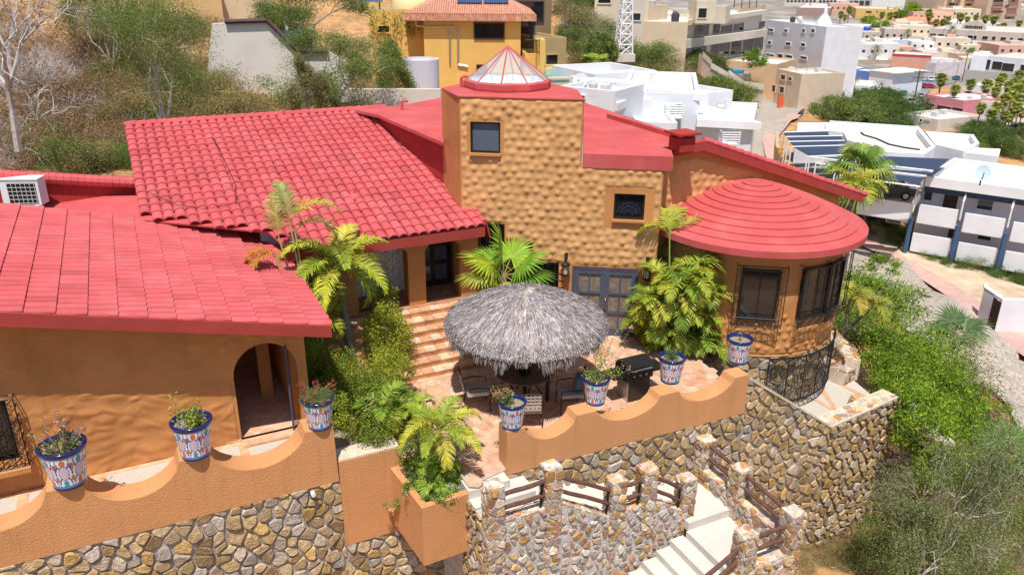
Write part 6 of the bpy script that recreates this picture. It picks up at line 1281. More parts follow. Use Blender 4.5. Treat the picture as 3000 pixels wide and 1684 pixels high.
# ---- yellow house and neighbours behind
t, p, e, n_, Lw, zt, zb = bld("bright ochre house with red tiled roof, solar panels and a dark sliding window", (1240, 48), (1526, 50), 66, 8, 12, (.72, .45, .13), [(1390, 69, 1476, 115), (1397, 191, 1426, 236, 'darkwood')], frc=(.05, .035, .03))
ov = MB(); a = PZ(1282, 42, zt); b = PZ(1550, 33, zt); A = p-e*1.6-n_*.6+ZZ*.15; B = p+e*(Lw+1.2)-n_*.6+ZZ*.15; C_ = B+n_*11; D_ = A+n_*11; rg0 = (A+D_)/2+e*3.2+ZZ*1.7; rg1 = (B+C_)/2-e*3.4+ZZ*1.7
ov.add([A, B, C_, D_, rg0, rg1], [(0, 1, 5, 4), (1, 2, 5), (2, 3, 4, 5), (3, 0, 4)]); ov.prism([A, B, C_, D_], (0, 0, -.45), (.16, .09, .05)); ro = ov.build("hip_roof", mat("old_clay_tile", (.50, .20, .12), .85, .35, 9, .6, 10, var2=((.62, .36, .26), 4, .4, .7)), t)
tb_ = MB(); sl_ = nrm(rg0-(A+e*(rg0-A) @ e)); 
for k in range(58):
    f = k/57; st_ = A+(B-A)*f; x = f*np.linalg.norm(B-A); mx_ = min(1, x/4.6, (np.linalg.norm(B-A)-x)/4.6); tgt = st_+n_*5.5*mx_+ZZ*1.7*mx_; tb_.tube([st_+ZZ*.04, tgt+ZZ*.04], .085, 5)
tb_.build("roof_tile", MATS["old_clay_tile"], ro)
for k, (o1, o2) in enumerate(((3.0, 5.0), (5.1, 7.1))):
    s_ = MB(); base_ = A+e*(o1+1.2)+n_*2.1+ZZ*.95; s_.obox(base_+e*1.0+n_*1.0+ZZ*.35, e*.98, nrm(n_+ZZ*.42)*1.3, nrm(ZZ-n_*.42)*.03); s_.build("solar_panel", 'solar', t)
pp = MB()
for (x0, y0, x1, y1) in ((1218, 40, 1218, 75), (1218, 75, 1258, 80), (1258, 80, 1330, 78), (1342, 78, 1342, 190), (1318, 80, 1318, 185), (1342, 190, 1370, 195)):
    a, b = PP(x0, y0, p-n_*.12, n_), PP(x1, y1, p-n_*.12, n_); pp.tube([a, b], .07, 5)
pp.build("drain_pipe", 'metal', t)
t2_, p2, e2_, n2_, L2w, zt2, zb2 = bld("lower ochre wing with a grey flat roof and hanging vines", (1080, 28), (1268, 28), 68, 9, 9, (.72, .45, .13), [(1105, 75, 1142, 97)], roof=(.30, .27, .25))
rs = np.random.default_rng(401); lf = MB()
for k in range(26): x = rs.uniform(1080, 1240); q = PP(x, 34+rs.uniform(0, 10), p2-n2_*.15, n2_); m = 40; leafarr(lf, rs, q-np.array([0, 0, 1])*rs.uniform(0, 1.8, (m, 1))+rs.normal(size=(m, 3))*.2, .16, YG+GREEN)
lf.build("vine", 'leaf', t2_)
dm = thing("dome", "pale yellow plaster dome on the flat roof of the ochre wing", "dome", PZ(1194, 20, zt2)); mb = MB(); c_ = p2+e2_*3.6+n2_*3.5+ZZ*-.1; mb.lathe([(1.65*math.cos(a), 1.5*math.sin(a)) for a in np.linspace(0, 1.55, 10)], c_, 24, (.80, .58, .30)); mb.build("shell", 'paint', dm, smooth=True)
wt_ = thing("rooftop_tank", "grey box tank on a frame at the left end of the ochre wing roof", "tank", p2+e2_*.4+n2_*2); mb = MB(); mb.obox(p2+e2_*.2+n2_*2+ZZ*.75, e2_*.95, n2_*.5, ZZ*.28); mb.build("tank", 'bluecush', wt_)
for s_ in (-.5, .9): mb = MB(); mb.tube([p2+e2_*s_+n2_*1.7+ZZ*-.3, p2+e2_*s_+n2_*1.7+ZZ*.5], .05, 4); mb.build("leg", 'iron', wt_)
bld("narrow ochre stair block with iron railing beside the ochre house", (1538, 158), (1598, 158), 64, 6, 4, (.72, .45, .13))
t3, p3, e3_, n3, L3, zt3, zb3 = bld("ochre corner wall below the terrace railing", (1575, 118), (1598, 118), 63, 9, 2, (.72, .45, .13))
rl = thing("terrace_railing", "black iron terrace railing right of the ochre house", "railing", PD(1540, 158, 62.5)); mb = MB(); a, b = PD(1538, 157, 62.6), PD(1580, 156, 62.6); hR = .95
for k in range(11): q = a+(b-a)*k/10; mb.tube([q, q+[0, 0, hR]], .025, 4)
mb.tube([a+[0, 0, hR], b+[0, 0, hR]], .035, 4); mb.build("railing", 'iron', rl)
t4, p4, e4, n4, L4, zt4, zb4 = bld("dark brown modern house with a two-storey black window wall", (1480, -40), (1618, -40), 76, 14, 12, (.22, .155, .09), [(1500, 4, 1592, 66), (1510, 80, 1565, 118)], frc=(.04, .04, .05))
bld("tall tan rendered block behind the clay tiled roof", (1240, -30), (1492, -30), 84, 12, 8, (.42, .30, .17))
bld("olive-tan terrace block with a rooftop planter at the right of the brown house", (1590, 112), (1660, 110), 70, 6, 7, (.42, .32, .16), [(1598, 160, 1634, 190)])
bld("low ochre garden wall by the turquoise pool", (1600, 192), (1696, 190), 66, 1.2, .5, (.72, .45, .14), name="garden_wall", cat="wall", rim=.05)
pw = PZ(1645, 222, -.4)
pool = thing("swimming_pool", "small turquoise swimming pool behind the tower", "pool", PD(1640, 225, 62)); q0, q1, q2, q3 = [PZ(x, y, PD(1640, 225, 62)[2]) for x, y in ((1594, 236), (1720, 232), (1660, 207), (1594, 207))]
mb = MB(); mb.prism([q0, q1, q2, q3], (0, 0, -.2)); mb.build("water", 'water', pool); mb = MB()
for a, b in ((q0, q1), (q1, q2), (q2, q3)): mb.prism([a+[0, 0, -.8], b+[0, 0, -.8], b+[0, .5, -.8], a+[0, .5, -.8]], (0, 0, .95), (.62, .52, .38))
mb.build("coping", 'paint', pool)
per = thing("person", "person in dark clothes standing on the terrace behind the railing", "person", PD(1557, 118, 66)); b0 = PD(1557, 118, 66); mb = MB()
mb.lathe([(.001, 0), (.10, .02), (.13, .4), (.17, .85), (.15, 1.0), (.21, 1.35), (.19, 1.45), (.06, 1.50), (.055, 1.56), (.10, 1.62), (.11, 1.70), (.08, 1.78), (.001, 1.80)], b0, 12); mb.tube([b0+[.2, 0, 1.4], b0+[.27, -.05, 1.12], b0+[.2, -.2, .95]], [.05, .045, .035], 6); mb.tube([b0+[-.2, 0, 1.4], b0+[-.27, -.05, 1.12], b0+[-.2, -.2, .95]], [.05, .045, .035], 6); mb.build("body", 'cloth', per, smooth=True)
mb = MB(); mb.lathe([(.19, 1.72), (.2, 1.735), (.11, 1.74), (.10, 1.84), (.001, 1.86)], b0, 12); mb.build("hat", 'cloth', per)
# ---- beige walls and white retaining wall at the top left
bld("long sand-coloured wall of a hilltop house at the upper left", (130, -70), (640, -70), 60, 9, 8, (.62, .42, .20), [(300, -30, 340, -5)])
t5, p5, e5, n5, L5, zt5, zb5 = bld("cream rendered wall above the white retaining wall", (560, -60), (800, -60), 62, 7.5, 8, (.72, .54, .36))
wr = thing("retaining_wall", "whitewashed retaining wall with a dark sloping coping on the hillside", "wall", PD(750, 240, 46)); pw0 = PD(640, 240, 46); nW = np.array([-.12, 1, 0]); nW = nW/np.linalg.norm(nW); eW = np.array([nW[1], -nW[0], 0])
def WP(x, y): return PP(x, y, pw0, nW)
mb = MB(); mb.prism([WP(620, 70), WP(782, 66), WP(870, 150), WP(960, 152), WP(1020, 185), WP(1020, 300), WP(600, 300)], nW*.4, (.66, .61, .56)); mb.build("wall", 'paint', wr)
mb = MB()
for a, b in ((WP(660, 64), WP(784, 60)), (WP(784, 60), WP(872, 147)), (WP(872, 149), WP(962, 149))): mb.tube([a-nW*.1, b-nW*.1], .13, 6, (.10, .06, .06))
mb.build("coping", 'dry', wr)
bar = thing("water_barrel", "blue rimmed dark barrel tank standing behind the white retaining wall", "barrel", PD(878, 145, 50)); b0 = PD(878, 142, 50); mb = MB(); mb.lathe([(.75, 0), (.8, .85), (.001, .86)], b0, 20, (.06, .08, .10)); mb.build("body", 'paint', bar); mb = MB(); mb.lathe([(.82, .82), (.84, .95), (.001, .99)], b0, 20, (.04, .09, .35)); mb.build("lid", 'paint', bar)
tk = thing("cylinder_tank", "white cylindrical tank between the mesquite and the ochre house", "tank", PD(1262, 250, 52)); b0 = PD(1262, 256, 52); b0[0] -= .6; mb = MB(); mb.lathe([(1.15, -1), (1.15, 1.75), (1.0, 1.75), (1.0, 1.6), (.001, 1.6)], b0, 28, (.62, .60, .66)); mb.build("tank", 'paint', tk)
wlw = thing("garden_wall", "low whitewashed wall half hidden by bushes behind the flat roof", "wall", PD(1080, 300, 46)); a, b = PD(960, 262, 47), PD(1290, 262, 47); mb = MB(); mb.prism([a, b, b-[0, 0, 2.4], a-[0, 0, 2.4]], (0, .35, 0), (.62, .56, .50)); mb.build("wall", 'paint', wlw)
# ---- lattice mast
mp = PD(1826, 160, 78); mast = thing("lattice_mast", "white steel lattice mast on a concrete base on the brushy hill", "mast", mp); dep = float((mp-CP) @ fw); wb = 44*dep/FOC/2; topz = float(UPZ(mp, 1812, -120)[2]); mb = MB(); NS = 9
def mc(k, f): a = R(45+90*k+12); r_ = wb*1.35*(1-f*.62); return mp+[r_*math.cos(a), r_*math.sin(a), (topz-mp[2])*f]
for k in range(4):
    mb.tube([mc(k, 0), mc(k, 1)], .085, 5)
    for j in range(NS):
        f0, f1 = j/NS, (j+1)/NS; mb.tube([mc(k, f0), mc(k+1, f1)], .045, 4); mb.tube([mc(k+1, f0), mc(k, f1)], .045, 4); mb.tube([mc(k, f1), mc(k+1, f1)], .05, 4)
mb.build("lattice", 'whitemetal', mast); mb = MB(); mb.box(mp-[0, 0, .6], wb*2.5, wb*2.5, .7, .2, (.6, .55, .5)); mb.build("base", 'paint', mast)
# ---- beige hillside complex
bld("pale beige upper house at the top centre with balcony and square windows", (1745, -60), (1905, -45), 96, 14, 8, CR, [(1752, -10, 1790, 12)], rwins=())
bld("pale grey-beige tower block beside the mast with one dark window", (1838, -60), (1893, -50), 92, 11, 10, (.60, .54, .46), [(1846, 38, 1877, 62)])
bld("large plain tan wall of the beige complex above the brush", (1740, 18), (1832, 22), 99, 8, 10, BG)
bld("broad plain sand-coloured podium of the beige complex", (1832, 62), (2016, 66), 95, 7, 16, (.60, .50, .36))
t6, p6, e6, n6, L6, zt6, zb6 = bld("long white three-level arcade building with dark openings and a sweeping balcony", Z3(35, 165), Z3(632, 85), 124, 8.5, 16, (.66, .61, .53),
    [Z3r(85, 196, 190, 272), Z3r(228, 184, 275, 262), Z3r(284, 196, 368, 258), Z3r(380, 182, 455, 240), Z3r(575, 165, 618, 210), Z3r(85, 345, 170, 410), Z3r(212, 330, 258, 440), Z3r(270, 322, 352, 430), Z3r(358, 308, 442, 408), Z3r(448, 292, 528, 392), Z3r(534, 276, 602, 378), ], frc=(.62, .58, .50))
for (a, b, hh) in ((Z3(30, 300), Z3(642, 222), 1.25), (Z3(30, 158), Z3(640, 76), .7)):
    A_, B_ = PP(*a, p6-n6*1.0, n6), PP(*b, p6-n6*1.0, n6); mb = MB(); mb.prism([A_, B_, B_-[0, 0, hh], A_-[0, 0, hh]], n6*1.1, (.68, .62, .52)); mb.build("balcony", 'paint', t6)
mb = MB()
for k in range(16): s_ = L6*(.62+.37*k/16); mb.obox(p6*[1, 1, 0]+e6*s_+n6*.3+ZZ*(zt6+.6), e6*.35, n6*.2, ZZ*.6, (.50, .40, .30))
mb.build("roof_pier", 'paint', t6)
tw_, *_ = bld("small cream turret with an arched doorway on the roof terrace", Z3(110, 5), Z3(258, 5), 122, 3.1, 3, CR, [Z3r(118, 62, 178, 140)]); bld("square cream rooftop block right of the arched turret", Z3(232, 45), Z3(330, 48), 124, 2.4, 2.5, CR)
po = thing("swimming_pool", "blue rooftop pool on the beige complex", "pool", PD(2027, 26, 126)); b0 = PD(2027, 28, 126); mb = MB(); mb.box(b0-[0, 0, .6], 5, 3.2, .5, 0, (.60, .5, .4)); mb.build("basin", 'paint', po); mb = MB(); mb.box(b0-[0, 0, .1], 4.5, 2.7, .06); mb.build("water", 'water', po)
# umbrellas / thatch on the terrace
for i, x in enumerate((2150, 2172, 2195, 2215)):
    b0 = PD(x, 24, 130); u_ = thing("terrace_parasol", "brown palm-leaf parasol on the roof terrace of the white arcade building", "parasol", b0, "palm-leaf parasols on the roof terrace"); mb = MB(); mb.tube([b0, b0+[0, 0, 1.9]], .06, 5); mb.build("pole", 'darkwood', u_); mb = MB(); mb.lathe([(1.3, 1.5), (.001, 2.1)], b0, 10, (.26, .18, .12)); mb.build("canopy", 'dry', u_)
# ---- white stair down the hill
ws = thing("hill_stair", "white walled stair descending the slope below the arcade building", "stair", PD(*Z3(300, 560), 100)); mb = MB()
for (a, b) in ((Z3(150, 415), Z3(215, 480)), (Z3(180, 480), Z3(370, 590)), (Z3(345, 555), Z3(480, 650)), (Z3(470, 640), Z3(610, 665))):
    A_, B_ = PD(*a, 116), PD(*b, 114); mb.prism([A_, B_, B_-[0, 0, 2.6], A_-[0, 0, 2.6]], (0, 2.2, 0), (.70, .62, .52)); mb.prism([A_+[0, 0, .45], B_+[0, 0, .45], B_-[0, 0, .3], A_-[0, 0, .3]], (0, -.25, 0), (.74, .68, .60))
mb.build("wall", 'paint', ws)
# ---- white houses right behind the tower
bld("bright white house with a pitched parapet right behind the tower", (1640, 262), (1830, 300), 50, 7, 9, WH, rim=.25, zt=None)
t7, p7, e7, n7, L7, zt7, zb7 = bld("tall white house with a jutting flat roof edge and a slatted air-conditioner cage", (1822, 268), (2052, 276), 47, 9, 10, WH)
mb = MB(); R1, R2, R3, R4 = PZ(1773, 292, zt7+.05), PZ(1812, 303, zt7+.05), PZ(1900, 262, zt7+.05), PZ(2074, 276, zt7+.05); bk1 = PZ(1950, 236, zt7+.05); bk0 = PZ(1690, 225, zt7+.05)
mb.prism([R1, R2, R3, R4, PZ(1950, 242, zt7+.05), bk0], (0, 0, -.42), (.80, .80, .80)); mb.build("roof_slab", 'paint', t7)
t8, p8, e8, n8, L8, zt8, zb8 = bld("lower white house with a long flat roof tapering to the right", (2044, 348), (2208, 358), 46, 7, 7, WH); mb = MB(); mb.prism([PZ(2042, 350, zt8+.05), PZ(2232, 360, zt8+.05), PZ(2150, 330, zt8+.05), PZ(2044, 302, zt8+.05)], (0, 0, -.4), (.80, .80, .80)); mb.build("roof_slab", 'paint', t8)
bld("white box house with a sunken roof terrace, furthest of the white group", (1822, 246), (2015, 222), 55, 6, 5, WH, rim=.9); bld("white roof block at the back of the white group", (1742, 218), (1925, 207), 58, 5, 6, WH, rim=.6)
bld("small white utility block with louvre vent beside the tower", (1640, 252), (1802, 268), 44, 6, 3.5, WH, [(1700, 278, 1716, 290), (1722, 308, 1734, 320)])
bld("low white wedge roof just above the red flat roof", (1864, 358), (1985, 360), 43, 4, 4, WH, rim=.1)
for i, (x, y, P_, lab) in enumerate(((1975, 325, (p7, n7), "slatted white air-conditioner cage on the tall white house"), (2137, 402, (p8, n8), "slatted white air-conditioner cage on the lower white house"))):
    c = PP(x, y, P_[0]-P_[1]*.5, P_[1]); g_ = thing("slatted_cage", lab, "air-conditioner cage", c); mb = MB(); w_, d_ = .48, .42
    for k in range(6):
        z = c[2]-.32+k*.13; pts = [[c[0]-w_, c[1]-d_, z], [c[0]+w_, c[1]-d_, z], [c[0]+w_, c[1]+d_, z], [c[0]-w_, c[1]+d_, z], [c[0]-w_, c[1]-d_, z]]; mb.tube(pts, .028, 4)
    for sx in (-1, 1):
        for sy in (-1, 1): mb.tube([[c[0]+sx*w_, c[1]+sy*d_, c[2]-1.1], [c[0]+sx*w_, c[1]+sy*d_, c[2]+.35]], .022, 4)
    mb.obox(c-[0, 0, .38], (w_, 0, 0), (0, d_, 0), (0, 0, .02)); mb.build("frame", 'whitemetal', g_)
def dish(label, px, py, D, r_, col=(.55, .55, .58), aim=(-.3, -.8, .5)):
    c = PD(px, py, D); t = thing("satellite_dish", label, "satellite dish", c-[0, 0, .8*r_*2]); a = nrm(aim); b = nrm(np.cross(a, ZZ)); u_ = np.cross(b, a); V = []; N_ = 20
    for rr_1 in (0, .5, 1): V += [c+b*rr_1*r_*math.cos(k*2*math.pi/N_)+u_*rr_1*r_*1.1*math.sin(k*2*math.pi/N_)+a*(.18*r_*rr_1**2) for k in range(N_)]
    mb = MB(); mb.add(V, [(i*N_+k, i*N_+(k+1) % N_, (i+1)*N_+(k+1) % N_, (i+1)*N_+k) for i in (0, 1) for k in range(N_)], col); mb.build("dish", 'paint', t); mb = MB(); mb.tube([c-a*.05, c-a*.1-[0, 0, r_*1.6]], .04, 5); mb.tube([c-u_*r_, c+a*r_*.9-u_*.2*r_], .025, 4); mb.build("mount", 'iron', t)
dish("grey satellite dish on the white roof beside the tower", 1700, 238, 46, .42); dish("pale blue satellite dish on the white apartment roof at the right", 2879, 508, 47, .38, (.45, .55, .62)); dish("small satellite dish on the pink stone house roof", 2318, 208, 128, .6)
# ---- white town block
t9, p9, e9, n9, L9, zt9, zb9 = bld("four-storey white building with small square windows and a round corner tower", Z3(640, 150), Z3(1088, 205), 165, 16, 7, WH,
    [Z3r(645, 214, 687, 242), Z3r(768, 220, 793, 248), Z3r(905, 218, 925, 250), Z3r(973, 218, 997, 252), Z3r(645, 309, 671, 338), Z3r(780, 318, 815, 348), Z3r(895, 325, 925, 355), Z3r(632, 403, 692, 434, 'curtain'), Z3r(720, 405, 756, 450, 'curtain'), Z3r(778, 412, 828, 446), Z3r(890, 422, 938, 454)])
mb = MB(); c_ = PP(*Z3(1062, 205), p9+n9*2.2, n9); rt_ = 50/2.576*167/FOC; mb.lathe([(rt_, -8), (rt_, 0), (rt_*1.05, .2), (rt_*.9, .8), (rt_*.5, 1.7), (.35, 2.1), (.3, 2.8), (.001, 3.1)], c_, 20, WH); mb.build("corner_tower", 'paint', t9)
bld("white wing with tall round-topped windows stepping down to the right", Z3(985, 385), Z3(1152, 385), 157, 11.5, 6, WH, [Z3r(1018, 432, 1078, 472)], rwins=[Z3r(1125, 430, 1138, 470), Z3r(1170, 460, 1182, 500), Z3r(1115, 525, 1128, 560), Z3r(1205, 480, 1215, 510)])
bld("blank white end block of the stepped white building", Z3(1150, 395), Z3(1262, 365), 163, 12, 3, WH, [Z3r(1180, 450, 1192, 480), Z3r(1218, 520, 1228, 545), Z3r(1190, 560, 1200, 590)])
bld("sand-coloured flat box house above the road bend", Z3(328, 458), Z3(718, 486), 140, 8, 10, (.60, .44, .28), [], rwins=[])
tc2 = bld("stone and cream two-storey house beside the road bend with a balcony", Z3(712, 520), Z3(900, 560), 126, 7, 7, (.62, .50, .38), [Z3r(745, 560, 775, 610), Z3r(735, 650, 765, 710), Z3r(800, 580, 825, 615), Z3r(680, 640, 700, 700)])
bld("brown stone-clad house with arched porch and white dish", Z3(790, 560), Z3(1035, 575), 131, 7, 8, (.42, .29, .20), [Z3r(965, 560, 990, 610), Z3r(850, 590, 880, 640), Z3r(930, 665, 985, 740), Z3r(800, 680, 850, 735)])
tp1 = bld("low concrete tank house with a blue tarpaulin on its roof", Z3(352, 565), Z3(520, 556), 128, 5, 5, (.56, .52, .48)); mb = MB(); mb.obox(tp1[1]+tp1[2]*tp1[4]*.42+tp1[3]*2+ZZ*.1, tp1[2]*1.6, tp1[3]*1.2, ZZ*.35); mb.build("tarpaulin", mat("blue_tarp", (.03, .30, .55), .5, .2, 2, .8, 3), tp1[0])
# ---- mid and far town
TB = [
 ("long brown warehouse with a pale flat roof", ZA(-60, 90), ZA(330, 100), 215, 11, 40, (.36, .25, .22), []),
 ("magenta-pink row building with small windows", ZA(310, 270), ZA(640, 320), 205, 9, 14, (.62, .16, .42), [ZAr(358, 318, 382, 334), ZAr(430, 326, 456, 342), ZAr(535, 336, 560, 350)]),
 ("pink-lilac lower storey in front of the magenta row", ZA(300, 385), ZA(585, 400), 200, 6, 6, (.66, .50, .58), []),
 ("cobalt blue narrow building beside the magenta row", ZA(690, 318), ZA(775, 322), 206, 10, 8, (.02, .10, .50), []),
 ("purple two-storey bar front with orange terrace", ZA(585, 370), ZA(735, 378), 200, 7, 5, (.24, .05, .28), [ZAr(600, 390, 720, 430)]),
 ("orange terrace platform below the purple bar", ZA(375, 490), ZA(740, 500), 196, 3, 5, (.66, .28, .10), []),
 ("mustard yellow hotel block with small balconies", ZA(630, 100), ZA(1110, 110), 262, 14, 20, (.66, .44, .16), [ZAr(742, 130, 805, 156), ZAr(862, 128, 878, 150), ZAr(725, 188, 800, 212), ZAr(805, 190, 816, 212), ZAr(828, 190, 840, 212)]),
 ("white row with dark windows at the very top", ZA(190, 0), ZA(430, 10), 330, 12, 14, (.66, .64, .62), [ZAr(200+k*42, 5, 228+k*42, 36) for k in range(5)]),
 ("white hotel block with four tall blue windows", ZA(515, -20), ZA(815, 0), 345, 18, 20, (.70, .68, .64), [ZAr(538+k*66, 10, 582+k*66, 70) for k in range(4)]),
 ("terracotta-coloured hotel wing at the top", ZA(825, -40), ZA(960, -40), 350, 24, 20, (.52, .32, .20), [ZAr(850, 5, 870, 30), ZAr(900, 5, 920, 30)]),
 ("long blue-grey terrace row at the top", ZA(910, 35), ZA(1360, 48), 320, 9, 12, (.30, .33, .40), [ZAr(925+k*48, 55, 955+k*48, 90) for k in range(9)]),
 ("cream hotel block with blue windows behind the terrace row", ZA(960, -40), ZA(1460, -30), 380, 22, 20, (.68, .58, .44), [ZAr(985+k*60, 2, 1015+k*60, 30) for k in range(7)]),
 ("yellow and white low shop row at the top right", ZA(1450, 30), ZA(1700, 40), 330, 10, 14, (.66, .52, .34), [ZAr(1470+k*50, 60, 1500+k*50, 78) for k in range(4)]),
 ("orange-roofed house with a gallery among palms", ZA(1060, 240), ZA(1330, 260), 235, 7, 12, (.56, .32, .24), [ZAr(1075, 255, 1165, 285), ZAr(1200, 262, 1270, 285)]),
 ("low pink annex with a long orange roof", ZA(925, 290), ZA(1185, 300), 228, 5, 8, (.60, .34, .26), [ZAr(1000, 312, 1180, 340)]),
 ("pale stone shopping arcade with green windows and a rounded gable", ZA(1480, 330), ZA(2560, 385), 205, 12, 26, (.60, .52, .44), [ZAr(1488, 390, 1515, 432, 'greenglass'), ZAr(1522, 390, 1548, 432, 'greenglass'), ZAr(1580, 395, 1645, 440, 'greenglass'), ZAr(1785, 410, 1812, 448, 'greenglass'), ZAr(1925, 412, 1980, 458, 'greenglass'), ZAr(1995, 415, 2020, 460, 'greenglass'), ZAr(2095, 420, 2152, 466, 'greenglass'), ZAr(2207, 425, 2240, 472, 'greenglass'), ZAr(2305, 432, 2362, 478, 'greenglass'), ZAr(2418, 438, 2440, 484, 'greenglass'), ZAr(2505, 445, 2562, 488, 'greenglass'), ZAr(1540, 468, 1570, 495), ZAr(1640, 462, 1668, 492)]),
 ("white flat building behind the arcade", ZA(1740, 262), ZA(2300, 270), 250, 9, 18, (.72, .70, .70), [ZAr(2170, 318, 2195, 345)]),
 ("tall sand-brown apartment tower with arched windows and terracotta balconies, left half", ZA(1690, -160), ZA(1880, -160), 300, 50, 20, (.54, .40, .30), [ZAr(1705, 35+k*62, 1765, 72+k*62) for k in range(2)]+[ZAr(1785, 45+k*60, 1800, 65+k*60) for k in range(3)]),
 ("tall sand-brown apartment tower with arched windows and terracotta balconies, middle", ZA(1880, -160), ZA(2200, -160), 296, 50, 20, (.56, .41, .31), [ZAr(1900, 45, 1960, 80), ZAr(1985, 45, 2060, 85), ZAr(2080, 60, 2140, 90), ZAr(1895, -10, 2060, 10), ZAr(1890, 110, 1950, 140)]),
 ("tall sand-brown apartment tower with arched windows and terracotta balconies, right part", ZA(2200, -160), ZA(2600, -160), 290, 50, 20, (.56, .40, .31), [ZAr(2215, 65, 2330, 95), ZAr(2210, 130, 2330, 150), ZAr(2360, 60, 2400, 95), ZAr(2440, 0, 2465, 25), ZAr(2385, 190, 2400, 230), ZAr(2230, -5, 2330, 25)]),
 ("salmon pink blank-walled building with a red parapet", ZA(1045, 645), ZA(1500, 668), 165, 11, 12, (.64, .33, .24), []),
 ("white narrow shop with red signs beside the salmon building", ZA(1440, 720), ZA(1560, 735), 160, 8, 10, (.62, .56, .58), []),
 ("brown open-fronted bar building with a dark upper veranda", ZA(1570, 600), ZA(1800, 625), 172, 9, 12, (.44, .30, .22), [ZAr(1580, 660, 1760, 740)]),
 ("modern white house with tall dark glass doors at the right edge", ZA(1975, 640), ZA(2160, 650), 125, 9, 9, (.74, .76, .80), []),
 ("long white modern wing with dark glazing", ZA(2160, 650), ZA(2620, 690), 126, 8, 10, (.72, .72, .74), [ZAr(2215, 710, 2310, 820), ZAr(2330, 730, 2450, 840), ZAr(2540, 750, 2600, 850), ZAr(2135, 690, 2170, 815)]),
 ("grey concrete block wall in front of the modern white house", ZA(1880, 815), ZA(2420, 850), 118, 6, 2, (.42, .38, .35), []),
 ("white building with a flat pale roof and a blue side gallery", ZA(790, 820), ZA(1060, 855), 135, 8, 9, WH, []),
 ("blue-fronted shop row receding along the street", ZA(1060, 858), ZA(1195, 830), 138, 5, 8, (.10, .20, .50), [ZAr(1110, 880, 1150, 900)]),
 ("small white flat-roofed house below the white building", ZA(560, 985), ZA(880, 1000), 120, 6, 7, WH, [ZAr(690, 1025, 745, 1050)]),
 ("whitewashed lower house with a small roof terrace", ZA(740, 1075), ZA(985, 1090), 112, 8, 6, (.72, .74, .80), [ZAr(760, 1120, 775, 1138)]),
 ("grey stone boundary block in the middle of the town", ZA(520, 800), ZA(830, 800), 150, 5, 8, (.42, .36, .32), []),
 ("low tan warehouse with a long flat roof", ZA(540, 690), ZA(1060, 700), 165, 5, 10, (.46, .36, .28), []),
 ("white chapel-like house with curved gable", ZA(830, 450), ZA(1030, 470), 186, 8, 9, WH, [ZAr(868, 465, 882, 490)]),
 ("white low house with stepped parapet among the roofs", ZA(1030, 500), ZA(1190, 500), 180, 7, 8, WH, []),
 ("cluttered grey roof with tanks in the middle distance", ZA(1260, 560), ZA(1600, 590), 185, 5, 8, (.50, .42, .38), [ZAr(1290, 575, 1330, 595)]),
 ("pale domed storage shed in the middle distance", ZA(1040, 460), ZA(1240, 470), 192, 6, 8, (.60, .48, .30), []),
 ("white shed roofs behind the chapel-like house", ZA(985, 400), ZA(1460, 430), 215, 5, 12, (.70, .66, .62), []),
 ("pink house with open arcade below the palms", ZA(1430, 1095), ZA(1880, 1170), 96, 9, 8, (.62, .24, .27), [ZAr(1440, 1190, 1525, 1295), ZAr(1570, 1215, 1720, 1335), ZAr(1745, 1240, 1850, 1370)]),
 ("white house just right of the pink house", ZA(1880, 1140), ZA(2330, 1200), 95, 8, 9, (.74, .74, .78), [ZAr(1935, 1288, 2022, 1342)]),
 ("dusky pink garden wall below the pink house", ZA(1560, 1345), ZA(1890, 1390), 88, 4, .5, (.56, .34, .38), []),
 ("white rendered cottage with a small terracotta porch", ZA(1160, 1310), ZA(1580, 1390), 92, 5, 8, (.66, .60, .52), [ZAr(1370, 1378, 1395, 1420), ZAr(1420, 1380, 1485, 1405)]),
 ("brown wooden fence wall beside the white cottage", ZA(1500, 1440), ZA(1770, 1470), 86, 3, .4, (.36, .28, .22), []),
 ("low white roof half hidden by trees", ZA(370, 1250), ZA(630, 1290), 102, 4, 7, (.70, .68, .64), []),
 ("white roof beneath the palms at the right", Z3(2130, 945), Z3(2570, 975), 80, 4, 8, (.72, .69, .65), []),
 ("white building sliver behind the palms at the right edge", ZA(1990, 985), ZA(2330, 1015), 112, 5, 9, (.72, .70, .68), []),
 ("grey-white hotel strip along the very top", ZA(-200, -10), ZA(200, 0), 300, 10, 16, (.62, .56, .50), [ZAr(-180+k*44, 5, -150+k*44, 30) for k in range(8)]),
]
BY = [200, 385, 480, 490, 490, 530, 245, 100, 95, 90, 105, 80, 120, 340, 385, 570, 400, 230, 235, 260, 880, 900, 820, 880, 880, 960, 1010, 1090, 1080, 1190, 860, 780, 600, 600, 660, 540, 470, 1400, 1440, 1460, 1480, 1500, 1380, 1553, 1130, 80]
def ground_dist(x, y): g_ = G(x, y, 60); return math.hypot(g_[0], g_[1])
